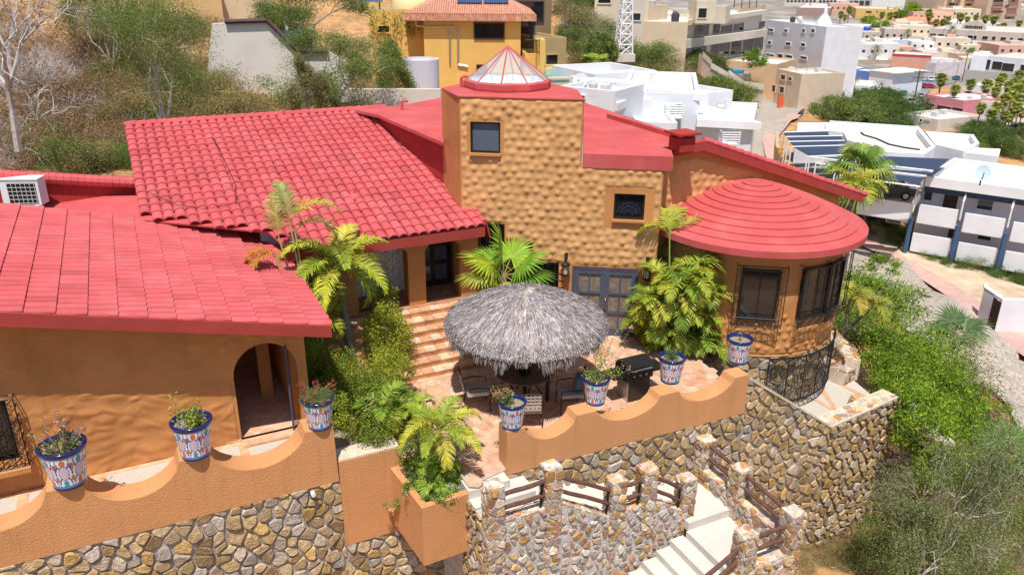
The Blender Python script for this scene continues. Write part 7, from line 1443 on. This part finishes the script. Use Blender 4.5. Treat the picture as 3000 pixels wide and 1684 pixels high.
for k, r_ in enumerate(TB):
    lab, tl, tr, D, h, dp, col, wins = r_; D2 = ground_dist((tl[0]+tr[0])/2, BY[k]/3.9615); zt_0 = PD(*tl, D2)[2]; g_ = PD(tl[0], BY[k]/3.9615, D2)[2]; dp = dp*max(1, D2/D*.8) if dp > 2.5 else dp
    res = bld(lab, tl, tr, D2, zt_0-g_+3.0, dp, col, wins, roof=tuple(min(.72, v*1.1) for v in ((.66, .61, .55) if k % 3 else (.52, .47, .42))), rim=.35)
    t, p, e, n_, Lw, zt, zb = res
    if "rounded gable" in lab:
        c_ = PP(*ZA(1985, 345), p-n_*.1, n_); mb = MB(); rr1 = 110/3.9615*D2/FOC; mb.prism([c_+e*rr1*math.cos(a)+ZZ*rr1*.75*math.sin(a) for a in np.linspace(0, math.pi, 20)], n_*1.0, col); mb.build("gable", 'paint', t)
        x = -rr1*.62
        for wch, ch in enumerate((1.0, .9, 1.05, .8, .6, 1.0, .9, .8, 1.0)):   # raised dark lettering, too small in the photo to read
            mb = MB(); mb.obox(c_+e*(x+wch*rr1*.155)+ZZ*rr1*.2-n_*.15, e*rr1*.055, n_*.06, ZZ*rr1*.11*ch, (.03, .03, .03)); mb.build("sign_letter", 'paint', t)
    if "orange-roofed" in lab or "long orange roof" in lab:
        mb = MB(); A_, B_, C_, D_ = p-e*.6-n_*.6+ZZ*.1, p+e*(Lw+.6)-n_*.6+ZZ*.1, p+e*(Lw+.6)+n_*(dp+.6)+ZZ*.1, p-e*.6+n_*(dp+.6)+ZZ*.1; m1, m2 = (A_+D_)/2+e*3+ZZ*2.2, (B_+C_)/2-e*3+ZZ*2.2
        mb.add([A_, B_, C_, D_, m1, m2], [(0, 1, 5, 4), (1, 2, 5), (2, 3, 4, 5), (3, 0, 4)], (.70, .27, .14)); mb.build("hip_roof", 'paint', t)
    if "red parapet" in lab: block(t, p, e, n_, 0, Lw, -.12, .3, zt-.1, zt+.7, (.50, .05, .05), "parapet")
    if "sand-brown apartment" in lab:
        for j in range(5):
            for i in range(2): block(t, p, e, n_, Lw*(.12+.45*i), Lw*(.42+.45*i), -1.6, 0, zt-50+26+j*5.2, zt-50+27.2+j*5.2, (.50, .22, .12), "balcony")
    if "blue side gallery" in lab: block(t, p, e, n_, -.4, Lw+1.2, -.5, dp+.5, zt, zt+.25, (.72, .68, .62), "roof_slab")
    if "white cottage" in lab or "cottage" in lab: pass
DAW = ground_dist(*ZA(1980, 585))
for ki_, (a, b) in enumerate( ((ZA(1395, 545), ZA(1660, 520)), (ZA(1970, 540), ZA(2340, 560)))):
    aw = thing("shop_awning", ["orange awning at the left end of the pale stone arcade", "long orange awning at the right of the pale stone arcade"][ki_], "awning", PD(*a, DAW)); mb = MB(); A_, B_ = PD(*a, DAW), PD(*b, DAW); mb.prism([A_, B_, B_+[0, 4, 1.6], A_+[0, 4, 1.6]], (0, 0, -.15), (.62, .20, .16)); mb.build("awning", 'paint', aw)
# ---- right: big white flat roofs, car port with navy shade sails, apartment row
zr_ = PD(2560, 400, 58)[2]
t10, p10, e10, n10, L10, zt10, zb10 = bld("big L-shaped white flat roof building behind the navy shade sails", Z3(1110, 925), Z3(1790, 970), 76, 5, 1.0, (.70, .69, .68), rim=.3)
def deck(name, label, pts, z, th=.5, rimc=(.74, .74, .76), top=(.66, .61, .54), h=4, rimh=.5):
    P = [PZ(x, y, z) for x, y in pts]; t = thing(name, label, "building", [*P[0][:2], z-h]); ar = sum(P[i][0]*P[(i+1) % len(P)][1]-P[(i+1) % len(P)][0]*P[i][1] for i in range(len(P))); P = P if ar > 0 else P[::-1]
    c = sum(P)/len(P); mb = MB(); mb.prism([p+[0, 0, -rimh] for p in P], (0, 0, -h+rimh), rimc)
    for i in range(len(P)): a, b = P[i], P[(i+1) % len(P)]; e = nrm(b-a); n_ = np.array([-e[1], e[0], 0]); mb.prism([a+[0, 0, -rimh-.01], b+[0, 0, -rimh-.01], b+n_*.3-e*.001*i+[0, 0, -rimh-.01], a+n_*.3+e*.3+[0, 0, -rimh-.01]], (0, 0, rimh+.01-.002*i), rimc)
    mb.build("wall", 'paint', t); mb = MB(); mb.prism([p+(c-p)*.03+[0, 0, -rimh+.02] for p in P], (0, 0, -.05), top); mb.build("roof", 'paint', t); return t, P
zd = PD(2560, 420, 68)[2]
t11, P11 = deck("building", "white parapeted L-shaped flat roof with a cable across it", [Z3(1110, 930), Z3(1795, 968), Z3(1910, 1105), Z3(1830, 1160), Z3(1500, 1145), Z3(1360, 1090), Z3(1240, 1055), Z3(1215, 1000), Z3(1110, 985)], zd, h=5)
mb = MB(); cpts = [PZ(*Z3(x, y), zd-.42) for x, y in ((1345, 1000), (1370, 1020), (1460, 1045), (1560, 1090), (1680, 1115), (1790, 1130))]; mb.tube(cpts, .07, 5); mb.build("cable", 'rubber', t11)
deck("building", "narrow white parapet roof left of the L-shaped roof", [Z3(870, 925), Z3(1108, 925), Z3(1108, 985), Z3(865, 988)], zd, h=5)
deck("building", "beige slatted pergola roof and small white roofs behind the L-shaped roof", [Z3(1830, 990), Z3(2195, 1015), Z3(2240, 1080), Z3(2120, 1140), Z3(1905, 1090)], zd-1, h=4)
deck("building", "small white cube house with an arched door behind the apartment row", [Z3(2135, 1110), Z3(2400, 1125), Z3(2385, 1180), Z3(2125, 1150)], zd-1.2, h=5, rimh=.15)
zc = PD(2300, 480, 57)[2]
sh = thing("carport_shade", "navy shade sails in strips over the car park between white posts", "carport", [*PZ(*Z3(1100, 1180), zc)[:2], zc-3])
for k, (a, b, c, d) in enumerate(((Z3(762, 1003), Z3(1098, 992), Z3(1102, 1018), Z3(775, 1026)), (Z3(790, 1040), Z3(1200, 1030), Z3(1205, 1058), Z3(810, 1066)), (Z3(815, 1074), Z3(1222, 1064), Z3(1232, 1096), Z3(835, 1100)), (Z3(845, 1112), Z3(1360, 1100), Z3(1440, 1170), Z3(960, 1178)), (Z3(1010, 1192), Z3(1440, 1175), Z3(2010, 1200), Z3(1900, 1290)), (Z3(1060, 1240), Z3(1230, 1248), Z3(1880, 1300), Z3(1830, 1330)), (Z3(1290, 1262), Z3(1560, 1310), Z3(1825, 1340), Z3(1780, 1395)))):
    mb = MB(); mb.prism([PZ(*q, zc) for q in (a, b, c, d)], (0, 0, -.04)); mb.build("shade_sail", 'screen', sh)
for k, (a, b) in enumerate(((Z3(760, 1000), Z3(1100, 990)), (Z3(780, 1033), Z3(1205, 1026)), (Z3(795, 1070), Z3(1220, 1062)), (Z3(820, 1108), Z3(1230, 1098)), (Z3(940, 1183), Z3(1290, 1168)), (Z3(1005, 1232), Z3(1840, 1330)), (Z3(960, 1186), Z3(1890, 1290)), (Z3(1145, 1318), Z3(1790, 1410)))):
    A_, B_ = PZ(*a, zc+.05), PZ(*b, zc+.05); mb = MB(); mb.tube([A_, B_], .06, 5); mb.build("beam", 'whitemetal', sh); mb = MB(); mb.tube([A_, A_-[0, 0, 2.9]], .055, 5); mb.build("post", 'whitemetal', sh)
cpk = [PZ(*Z3(x, y), zc-2.9) for x, y in ((740, 1150), (1500, 1150), (1960, 1330), (1700, 1470), (1150, 1450), (800, 1260))]; mb = MB(); mb.prism(cpk, (0, 0, -.3)); struct(mb.build("car_park", 'asphalt')); mb = MB()
for k in range(8):
    a, b = PZ(*Z3(830+k*110, 1250+k*22), zc-2.88), PZ(*Z3(1260+k*80, 1275+k*24), zc-2.88); mb.tube([a, b], .06, 4, (.45, .38, .36))
struct(mb.build("parking_line", 'paint')); kb = thing("parking_kerb", "curved stone kerb wall with yellow marker blocks along the car park", "kerb", PZ(*Z3(720, 1150), zc-2.5)); mb = MB(); K = [PZ(*Z3(x, y), zc-2.2) for x, y in ((705, 1000), (700, 1090), (735, 1180), (800, 1250), (880, 1300))]
for a, b in zip(K[:-1], K[1:]): e = nrm(b-a); mb.prism([a-[0, 0, 1.4], b-[0, 0, 1.4], b-[0, 0, 1.4]+[.35, .2, 0], a-[0, 0, 1.4]+[.35, .2, 0]], (0, 0, 1.4), (.48, .38, .24))
mb.build("wall", 'paint', kb); mb = MB()
for x, y in ((738, 1140), (755, 1170), (778, 1205), (805, 1262)): mb.box(PZ(*Z3(x, y), zc-2.2), .5, .35, .3, .3, (.70, .35, .02))
mb.build("marker_block", 'paint', kb)
# apartment row at right
za = PD(2750, 525, 60)[2]
t12, P12 = deck("apartment_building", "white two-storey apartment row with blue posts and balcony walls along the right", [Z3(1839, 1329), Z3(2050, 1190), Z3(2700, 1275), Z3(2800, 1457), Z3(2576, 1427)], za, h=.7, rimh=.3)
pf0 = PZ(*Z3(1839, 1329), za); pf1 = PZ(*Z3(2576, 1427), za); eA = nrm(pf1-pf0); nA = np.array([-eA[1], eA[0], 0]); nA = nA if nA[1] > 0 else -nA; LA = float(np.linalg.norm(pf1-pf0))+6
def ablk(s0, s1, v0, v1, z0, z1, col, name, m='paint'): return block(t12, pf0, eA, nA, s0, s1, v0, v1, za+z0, za+z1, col, name, m)
ablk(0, LA, 1.6, 2.2, -6.6, -.65, (.60, .57, .62), "wall"); ablk(0, LA, .3, .4, -1.15, -.68, (.06, .10, .17), "valance", 'screen')
ablk(-.3, 0, 1.7, 8, -6.0, -.5, (.66, .66, .68), "end_wall")
sA = lambda x, y, v=.0: float((PP(x, y, pf0+nA*v, nA)-pf0) @ eA); zA_ = lambda x, y, v=.0: float(PP(x, y, pf0+nA*v, nA)[2]-za)
def zz2(x, y): return (2000+x/2.576, 560+y/2.576)
for (x0, y0, x1, y1) in ((1335, 35, 1745, 175), (1792, 100, 2082, 255), (2135, 165, 2440, 325), (2500, 232, 2700, 390), (1740, 315, 2030, 470), (2085, 385, 2390, 545), (2440, 450, 2700, 600)):
    a, b = zz2(x0, y0), zz2(x1, y1); A_ = PP(*a, pf0, nA); B_ = PP(*zz2(x1, y0+(y1-y0)*.35), pf0, nA); s0, s1 = float((A_-pf0) @ eA), float((B_-pf0) @ eA); z1 = zA_(*a); ablk(s0, s1, -.05, .12, z1-1.3, z1, (.74, .74, .78), "balcony_wall"); ablk(s0, s1, .0, 1.65, z1-1.36, z1-1.24, (.62, .62, .64), "balcony_floor")
for (x, y0, y1) in ((1760, 40, 400), (2100, 170, 400), (2460, 235, 540)):
    a = PP(*zz2(x, y0), pf0-nA*.25, nA); mb = MB(); s_ = float((a-pf0) @ eA); P0_ = pf0*[1, 1, 0]+eA*s_-nA*.25; mb.tube([P0_+ZZ*(za-3.0), P0_+ZZ*(za-6.6)], .16, 6, (.05, .10, .20)); mb.build("post", 'paint', t12); mb = MB(); mb.tube([P0_+ZZ*(za-2.6), P0_+ZZ*(za-1.3)-nA*.05, P0_+ZZ*(za-.75)+nA*.9], .06, 5); mb.build("bracket", 'whitemetal', t12)
for (x0, y0, x1, y1, m) in ((1830, -10, 1880, 75, 'screen'), (1975, 5, 2068, 150, 'darkwood'), (2228, 55, 2340, 150, 'glass'), (1545, 175, 1650, 250, 'glass'), (2010, 270, 2060, 360, 'darkwood'), (2230, 310, 2330, 375, 'glass')):
    a, b = PP(*zz2(x0, y0), pf0+nA*1.6, nA), PP(*zz2(x1, y1), pf0+nA*1.6, nA); s0, s1 = float((a-pf0) @ eA), float((b-pf0) @ eA); f = ablk(s0, s1, 1.5, 1.62, b[2]-za, a[2]-za, (.70, .70, .72), "window_frame"); mb = MB(); mb.obox(pf0*[1, 1, 0]+eA*(s0+s1)/2+nA*1.48+ZZ*((a[2]+b[2])/2), eA*abs(s1-s0)*.43, nA*.02, ZZ*abs(a[2]-b[2])*.43); mb.build("pane", m, f)
# gate wall by the road
gw = thing("gate_wall", "white wall with a narrow dark gate beside the pink driveway", "wall", G(2910, 965)); gp0, gp1 = G(2868, 935), None; zg = gp0[2]; a, b, c = PZ(2860, 940, zg), PZ(2912, 978, zg), PZ(3060, 980, zg); mb = MB()
for u_, v_ in ((a, a+(b-a)*.55), (b, c)): e = nrm(v_-u_); n_ = np.array([-e[1], e[0], 0]); mb.prism([u_, v_, v_+n_*.25, u_+n_*.25], (0, 0, 2.1), (.74, .74, .78))
mb.prism([a+[0, 0, 1.95], b+[0, 0, 1.95], b+[.3, .6, 1.95], a+[.3, .6, 1.95]], (0, 0, .18), (.74, .74, .78)); mb.build("wall", 'paint', gw); mb = MB(); mb.prism([a+(b-a)*.56, b-(b-a)*.02, b-(b-a)*.02+[0, 0, 1.9], a+(b-a)*.56+[0, 0, 1.9]], (.02, .04, 0), ); mb.build("gate", 'darkwood', gw)
dv = [G(2880, 955), G(3000, 1060), G(3100, 1060), G(3100, 960)]; mb = MB(); mb.prism([q*[1, 1, 0]+[0, 0, zg+.12] for q in (PZ(2876, 948, zg), PZ(3000, 1052, zg), PZ(3200, 1100, zg), PZ(3200, 975, zg), PZ(2915, 975, zg))], (0, 0, -.3)); struct(mb.build("pink_driveway", 'pinkpave'))
# ---- cars
def car_proto(label, col):
    t = thing("parked_car", label, "car", (0, 0, 0), "cars parked in the town streets"); L_, W_ = 4.3, 1.75; prof = [(-2.1, .35), (-2.15, .6), (-2.05, .85), (-1.5, .93), (-.95, 1.38), (.55, 1.42), (1.05, .98), (1.9, .86), (2.12, .62), (2.12, .35)]
    mb = MB(); mb.prism([(x, -W_/2, z) for x, z in prof], (0, W_, 0), col); mb.build("body", 'car', t); mb = MB(); gl = [(-1.38, .96), (-.9, 1.33), (.5, 1.37), (.92, 1.0)]
    mb.prism([(x, -W_/2-.012, z) for x, z in gl], (0, W_+.024, 0)); mb.prism([(.62, -.72, 1.37), (1.08, -.78, 1.0), (1.13, -.78, 1.02), (.66, -.72, 1.40)], (0, 1.5, 0)); mb.prism([(-1.0, -.72, 1.37), (-1.5, -.78, .96), (-1.55, -.78, .98), (-1.04, -.72, 1.40)], (0, 1.5, 0)); mb.build("window", 'glass', t)
    for x in (-1.35, 1.35):
        for y in (-.8, .8): mb = MB(); mb.tube([(x, y-.1, .33), (x, y+.1, .33)], .33, 14); w_ = mb.build("wheel", 'rubber', t); mb = MB(); mb.tube([(x, y-.112, .33), (x, y+.112, .33)], .19, 10); mb.build("rim", 'metal', w_)
    for y in (-.6, .6): mb = MB(); mb.obox((2.1, y, .66), (.03, 0, 0), (0, .18, 0), (0, 0, .07)); mb.build("headlight", 'lampglass', t); mb = MB(); mb.obox((-2.12, y, .7), (.03, 0, 0), (0, .15, 0), (0, 0, .08), (.5, .02, .02)); mb.build("tail_light", 'car', t)
    return t
cols = {"black": (.015, .015, .018), "dark green": (.02, .07, .07), "dark blue": (.02, .04, .12), "dark red": (.28, .02, .03), "white": (.7, .7, .72), "pale blue": (.30, .40, .55), "crimson": (.5, .01, .08), "silver": (.45, .46, .48), "teal": (.01, .2, .28)}
cars = [("black", 2313, 312, 88, "black car parked by the orange parasol at the road bend"), ("crimson", 2334, 305, 95, "crimson car beside the black car at the road bend"), ("dark green", *ZA(1060, 1190), 58, "dark green car nearest in the row along the town street"), ("dark red", *ZA(1115, 1160), 58, "dark red car second in the row along the town street"), ("teal", *ZA(1178, 1115), 58, "teal car third in the row along the town street"),
    ("dark blue", *ZA(1232, 1070), 58, "dark blue car fourth in the row along the town street"), ("black", *ZA(1245, 1045), 58, "black car at the far end of the row along the town street"), ("pale blue", *ZA(1410, 1000), 20, "pale blue hatchback at the street corner"), ("crimson", *ZA(1460, 1035), 10, "crimson car crossing the street corner"), ("white", *ZA(1485, 955), 70, "white car just behind the pale blue hatchback"),
    ("white", *ZA(1255, 1230), 62, "white car parked by the utility pole"), ("silver", *ZA(1380, 1145), 60, "silver car parked opposite the pink house"), ("teal", *ZA(1780, 945), 75, "teal car between trucks near the concrete wall"), ("silver", *ZA(1560, 910), 60, "silver car beside the white bus")]
for k, (cn, x, y, rz_, lab) in enumerate(cars): o = car_proto(lab, cols[cn]); p_ = G(x, y, 60); o.location = (p_[0], p_[1], p_[2]+.2); o.rotation_euler = (0, 0, R(rz_))
o = car_proto("black car parked under the navy shade sails", cols["black"]); p_ = PZ(2585, 575, zc-2.88); o.location = tuple(p_); o.rotation_euler = (0, 0, R(165))
for i, (x, y, lab) in enumerate((( *ZA(1620, 850), "white bus parked under trees at the end of the street"), (*ZA(1720, 850), "white box truck next to the bus"))):
    b0 = G(x, y, 80); t = thing("bus" if i == 0 else "truck", lab, "bus" if i == 0 else "truck", b0); mb = MB(); mb.box(b0+[0, 0, .6], 7.5-2*i, 2.4, 2.4, .2, (.66, .68, .70)); mb.build("body", 'car', t); mb = MB(); mb.box(b0+[0, 0, 1.7], 7.2-2*i, 2.45, .8, .2); mb.build("window", 'glass', t)
    for s in (-2, 2): mb = MB(); mb.tube([b0+[s, -1.25, .45], b0+[s, 1.25, .45]], .45, 10); mb.build("wheel", 'rubber', t)
um = thing("parasol", "orange parasol beside the cars at the road bend", "parasol", G(2355, 298, 60)); b0 = G(2355, 302, 60); mb = MB(); mb.lathe([(2.2, 2.2), (.001, 3.0)], b0, 8, (.80, .24, .10)); mb.build("canopy", 'paint', um); mb = MB(); mb.tube([b0, b0+[0, 0, 3]], .04, 5); mb.build("pole", 'whitemetal', um)
for i, (x, y) in enumerate(((2280, 322), (2288, 320), (2318, 322))): b0 = G(x, y, 60); t = thing("traffic_barrier", ["leftmost slim orange barrier post across the road", "second slim orange barrier post across the road", "broad orange plastic barrier on the road edge"][i], "barrier", b0); mb = MB(); mb.box(b0, .35 if i < 2 else .9, .35, 1.5, 0, (.72, .12, .05)); mb.box(b0+[0, 0, 1.5], .2, .2, .2, 0, (.72, .12, .05)); mb.build("body", 'paint', t)
# ---- utility poles
def pole(label, x, y, ytop, arm=True, D=None, r_=.13, col='bark'):
    b0 = G(x, y, 50) if D is None else PD(x, y, D); z1 = float(UPZ(b0, x, ytop)[2]); t = thing("utility_pole", label, "utility pole", b0); mb = MB(); mb.tube([b0, [b0[0], b0[1], z1]], r_, 6); mb.build("pole", 'wood', t)
    if arm: 
        for q in (.4, 1.6): mb = MB(); mb.tube([[b0[0]-1.3, b0[1], z1-q], [b0[0]+1.3, b0[1], z1-q]], .08, 4); mb.build("crossarm", 'wood', t)
    return np.array([b0[0], b0[1], z1])
T1 = pole("tall wooden utility pole with crossarms standing in the town street", *ZA(1280, 1270), 205); T2 = pole("wooden pole at the left of the town street by the blue row", *ZA(1050, 1120), 222, False); T3 = pole("leaning grey pole beside the concrete wall", *ZA(1850, 970), 150, False)
pole("dark slim pole in front of the stone house", *Z3(1020, 730), 228, False, r_=.09); pole("dark pole at the side of the white end block", *Z3(1165, 700), 240, False, r_=.09); pole("lamp pole beside the bus", *ZA(1640, 880), 182, False, r_=.09); pole("thin black pole near the teal car", *ZA(1765, 1000), 190, False, r_=.08)
wr_ = thing("power_lines", "thin black power lines slung between the town poles", "cables", T1); mb = MB()
for a, b in ((T1, T2), (T1, T3), (T1, T1+[60, 90, 6]), (T2, T2+[-30, -8, 1])):
    for s in (0, .6): mb.tube([a+(b-a)*f+[s, 0, -.5-2.2*4*f*(1-f)] for f in np.linspace(0, 1, 9)], .022, 3)
mb.build("cable", 'rubber', wr_)
# ---- town palms
rs = np.random.default_rng(500)
def tpalm_proto(seed, date=False):
    rs = np.random.default_rng(seed); t = thing("town_palm", "tall thin fan palm with a shaggy brown skirt among the town roofs" if not date else "stout date palm with a dense grey-green crown", "palm tree", (0, 0, 0), "fan palms rising among the town roofs"); mb = MB(); mb.tube([(0, 0, -13), (.1, .1, -5), (0, 0, 0)], [.2, .16, .12], 7); mb.build("trunk", 'palmbark', t); mb = MB()
    for k in range(22):
        a = k*2.4; e = -.45+1.8*(k/22); d = np.array([math.cos(a)*math.cos(e), math.sin(a)*math.cos(e), math.sin(e)])
        if date: frond(mb, rs, (0, 0, 0), a, e, 2.3, 1.2, 12, .5, [(.20, .22, .10), (.26, .26, .12)], .10)
        else: fan(mb, rs, (0, 0, 0), d, .70, .78, [(.20, .28, .05), (.30, .36, .06), (.38, .38, .08)], 13, wid=1.0)
    if not date:
        for k in range(13): a = rs.uniform(0, 6.28); fan(mb, rs, (0, 0, -.25), (math.cos(a)*.4, math.sin(a)*.4, -1), .45, .8, [(.38, .27, .12), (.30, .22, .11)], 9, wid=1.1)
    mb.build("crown", 'leaf', t); return t
TPs = [tpalm_proto(501), tpalm_proto(502), tpalm_proto(503, True)]; usedp = [False]*3; GRP = ["fan palms rising among the town roofs"]*2+["date palms in the middle of the town"]; TPs[2]['group'] = GRP[2]
def tp_(kind, x, y, below, rpx):
    D = ground_dist(x, min(y+below, 400)); sc_ = rpx*D/FOC/(1.48 if kind < 2 else 2.1); p = PD(x, y, D); o = TPs[kind]; nrz = rs.uniform(0, 6.28)
    if not usedp[kind]: o.location = tuple(map(float, p)); o.scale = (sc_,)*3; o.rotation_euler = (0, 0, nrz); usedp[kind] = True
    else: copy_tree(o, p, nrz, sc_)
for (x, y, D) in ((1620, 915, 84), (1780, 1040, 82), (1960, 970, 82), (2080, 1250, 70), (2150, 990, 86), (2260, 1240, 70), (2250, 1060, 78), (2330, 900, 84), (2400, 1000, 78), (2440, 1120, 70), (2480, 1240, 66), (2520, 880, 82), (2560, 1000, 76), (2540, 1150, 68), (2350, 1330, 66), (2200, 1330, 66), (2460, 960, 80), (2290, 950, 84), (2420, 1330, 62), (2560, 1300, 62), (2500, 1040, 76), (2360, 1150, 72)):
    tp_(int(rs.integers(0, 2)), *ZA(x, y), 95, rs.uniform(15, 21))
for (x, y) in ((550, 110), (450, 170), (500, 200), (930, 170), (1020, 185), (1090, 170), (1470, 150), (1560, 260), (1640, 260), (1690, 230), (1820, 180), (1850, 200), (1920, 225), (2020, 205), (2130, 220), (2270, 320), (2340, 300), (2520, 270), (2230, 225), (1480, 190)): tp_(int(rs.integers(0, 2)), *ZA(x, y), 52, rs.uniform(9, 12.5))
for (x, y, s_) in ((770, 510, 2.6), (870, 570, 2.6), (1740, 350, 2.8), (1225, 380, 2.0), (1150, 600, 1.6), (545, 890, 1.8), (625, 920, 1.6), (925, 980, 1.3)): tp_(2, *ZA(x, y), 48, s_*8)
b = PD(1740, 205, 68); tp = UPZ(b, 1742, 178); fan_palm("small bright fan palm below the mast behind the white roofs", b, tp, [(math.cos(k*.8), math.sin(k*.8), .25+.2*(k % 3)) for k in range(12)], .75, 510, pet=.6, nseg=16, skirt=3, cols=[(.30, .34, .04), (.22, .30, .04)])
for i, (x, y, hw, D, c_) in enumerate(((1220, 150, 105, 235, LUSH), (770, 280, 90, 200, LUSH), (900, 360, 110, 195, LUSH), (1890, 490, 75, 190, OLV), (1910, 700, 110, 165, OLV), (840, 330, 60, 200, LUSH), (2250, 590, 70, 180, LUSH), (2380, 580, 60, 180, LUSH))):
    X_, Y_ = ZA(x, y); D = ground_dist(X_, Y_+hw/3.96*.9); b0 = G(X_, Y_+hw/3.96*.9, 60); r_ = hw/3.96*D/FOC; bush(["round dark green tree beside the orange-roofed house", "dark green tree right of the blue building", "broad dark green tree in front of the blue building", "dark round tree in front of the stone arcade", "leafy tree beside the brown bar building", "small dense tree behind the blue building", "green shrub on the arcade forecourt", "second green shrub on the arcade forecourt"][i], [((b0[0], b0[1], b0[2]+r_*.8), (r_, r_, r_*.8), 3000)], r_*.16, c_, 520+i, name="town_tree", cat="tree")
# bright tree by the white building
b0 = PD(2212, 172, 128); bush("bright lime tree beside the white four-storey building", [((b0[0], b0[1], b0[2]), (1.9, 1.5, 1.2), 1600)], .35, [(.16, .28, .03), (.22, .34, .04)], 530, name="town_tree", cat="tree")
# distant filler houses so no bare ground shows between roofs
rsb = random.Random(77); fc = [(.70, .68, .66), (.62, .52, .42), (.66, .40, .30), (.54, .46, .40), (.72, .60, .44), (.60, .58, .60)]; HW = ["white", "sand-coloured", "salmon", "grey-brown", "cream", "pale grey"]
n_ = 0
for k in range(90):
    x, y = rsb.uniform(2420, 3010), rsb.uniform(2, 215); D = (10+17)/math.tan(R(22)-math.atan((842-y)/FOC)) if False else None
    g0 = G(x, y, 120); 
    if g0[1] < 330 or any(a-30 < (x-2350)*3.9615 < c+30 and b < y*3.9615 < d for a, b, c, d in ((300, 235, 790, 560), (620, 90, 1120, 290), (915, 200, 1345, 420), (1470, 250, 2600, 600), (1040, 600, 1560, 900))): continue
    ci = rsb.randrange(6); w_, d_, h_ = rsb.uniform(10, 26), rsb.uniform(9, 18), rsb.uniform(3.5, 7.5); a = R(rsb.uniform(-14, 4)); t = thing("small_house", HW[ci]+" flat-roofed house in the crowded far part of the town", "house", g0, HW[ci]+" flat-roofed houses far in the town"); mb = MB(); mb.box(g0, w_, d_, h_, a, fc[ci]); mb.box(g0+[0, 0, h_], w_*.25, d_*.3, 1.3, a, fc[(ci+1) % 6]); mb.build("wall", 'paint', t)
    e = np.array([math.cos(a), math.sin(a), 0]); nn_ = np.array([-e[1], e[0], 0]); nwin = int(w_/3.2)
    for i in range(nwin): mb = MB(); mb.obox(g0+e*(-w_/2+(i+.5)*w_/nwin)-nn_*(d_/2+.01)+[0, 0, h_*.58], e*.6, nn_*.05, ZZ*.55); mb.build("window", 'glass', t)
# red brick garden steps under the bougainvillea, and a loose cable lying over the roof tiles
bs = thing("brick_steps", "short flight of red brick steps under the bougainvillea near the big fan palm", "steps", PZ(2850, 1390, -6.4)); b0 = PZ(2848, 1392, -6.4)
for k in range(5):
    mb = MB(); mb.box(b0+N1*.34*k+[0, 0, .2*k-.15], 1.0, .34, .2, A1, (.46, .22, .14)); mb.build("step", 'terra', bs)
cb = thing("roof_cable", "thin dark cable lying loosely over the lower edge of the tiled roof", "cable", PZ(520, 640, 4.1)); pts = [PP(x, y, ridge+nn1*.16, nn1) for x, y in ((430, 560), (520, 600), (600, 612), (690, 596), (690, 540), (640, 430), (620, 400))]; mb = MB(); mb.tube(pts, .009, 4); mb.build("cable", 'rubber', cb)
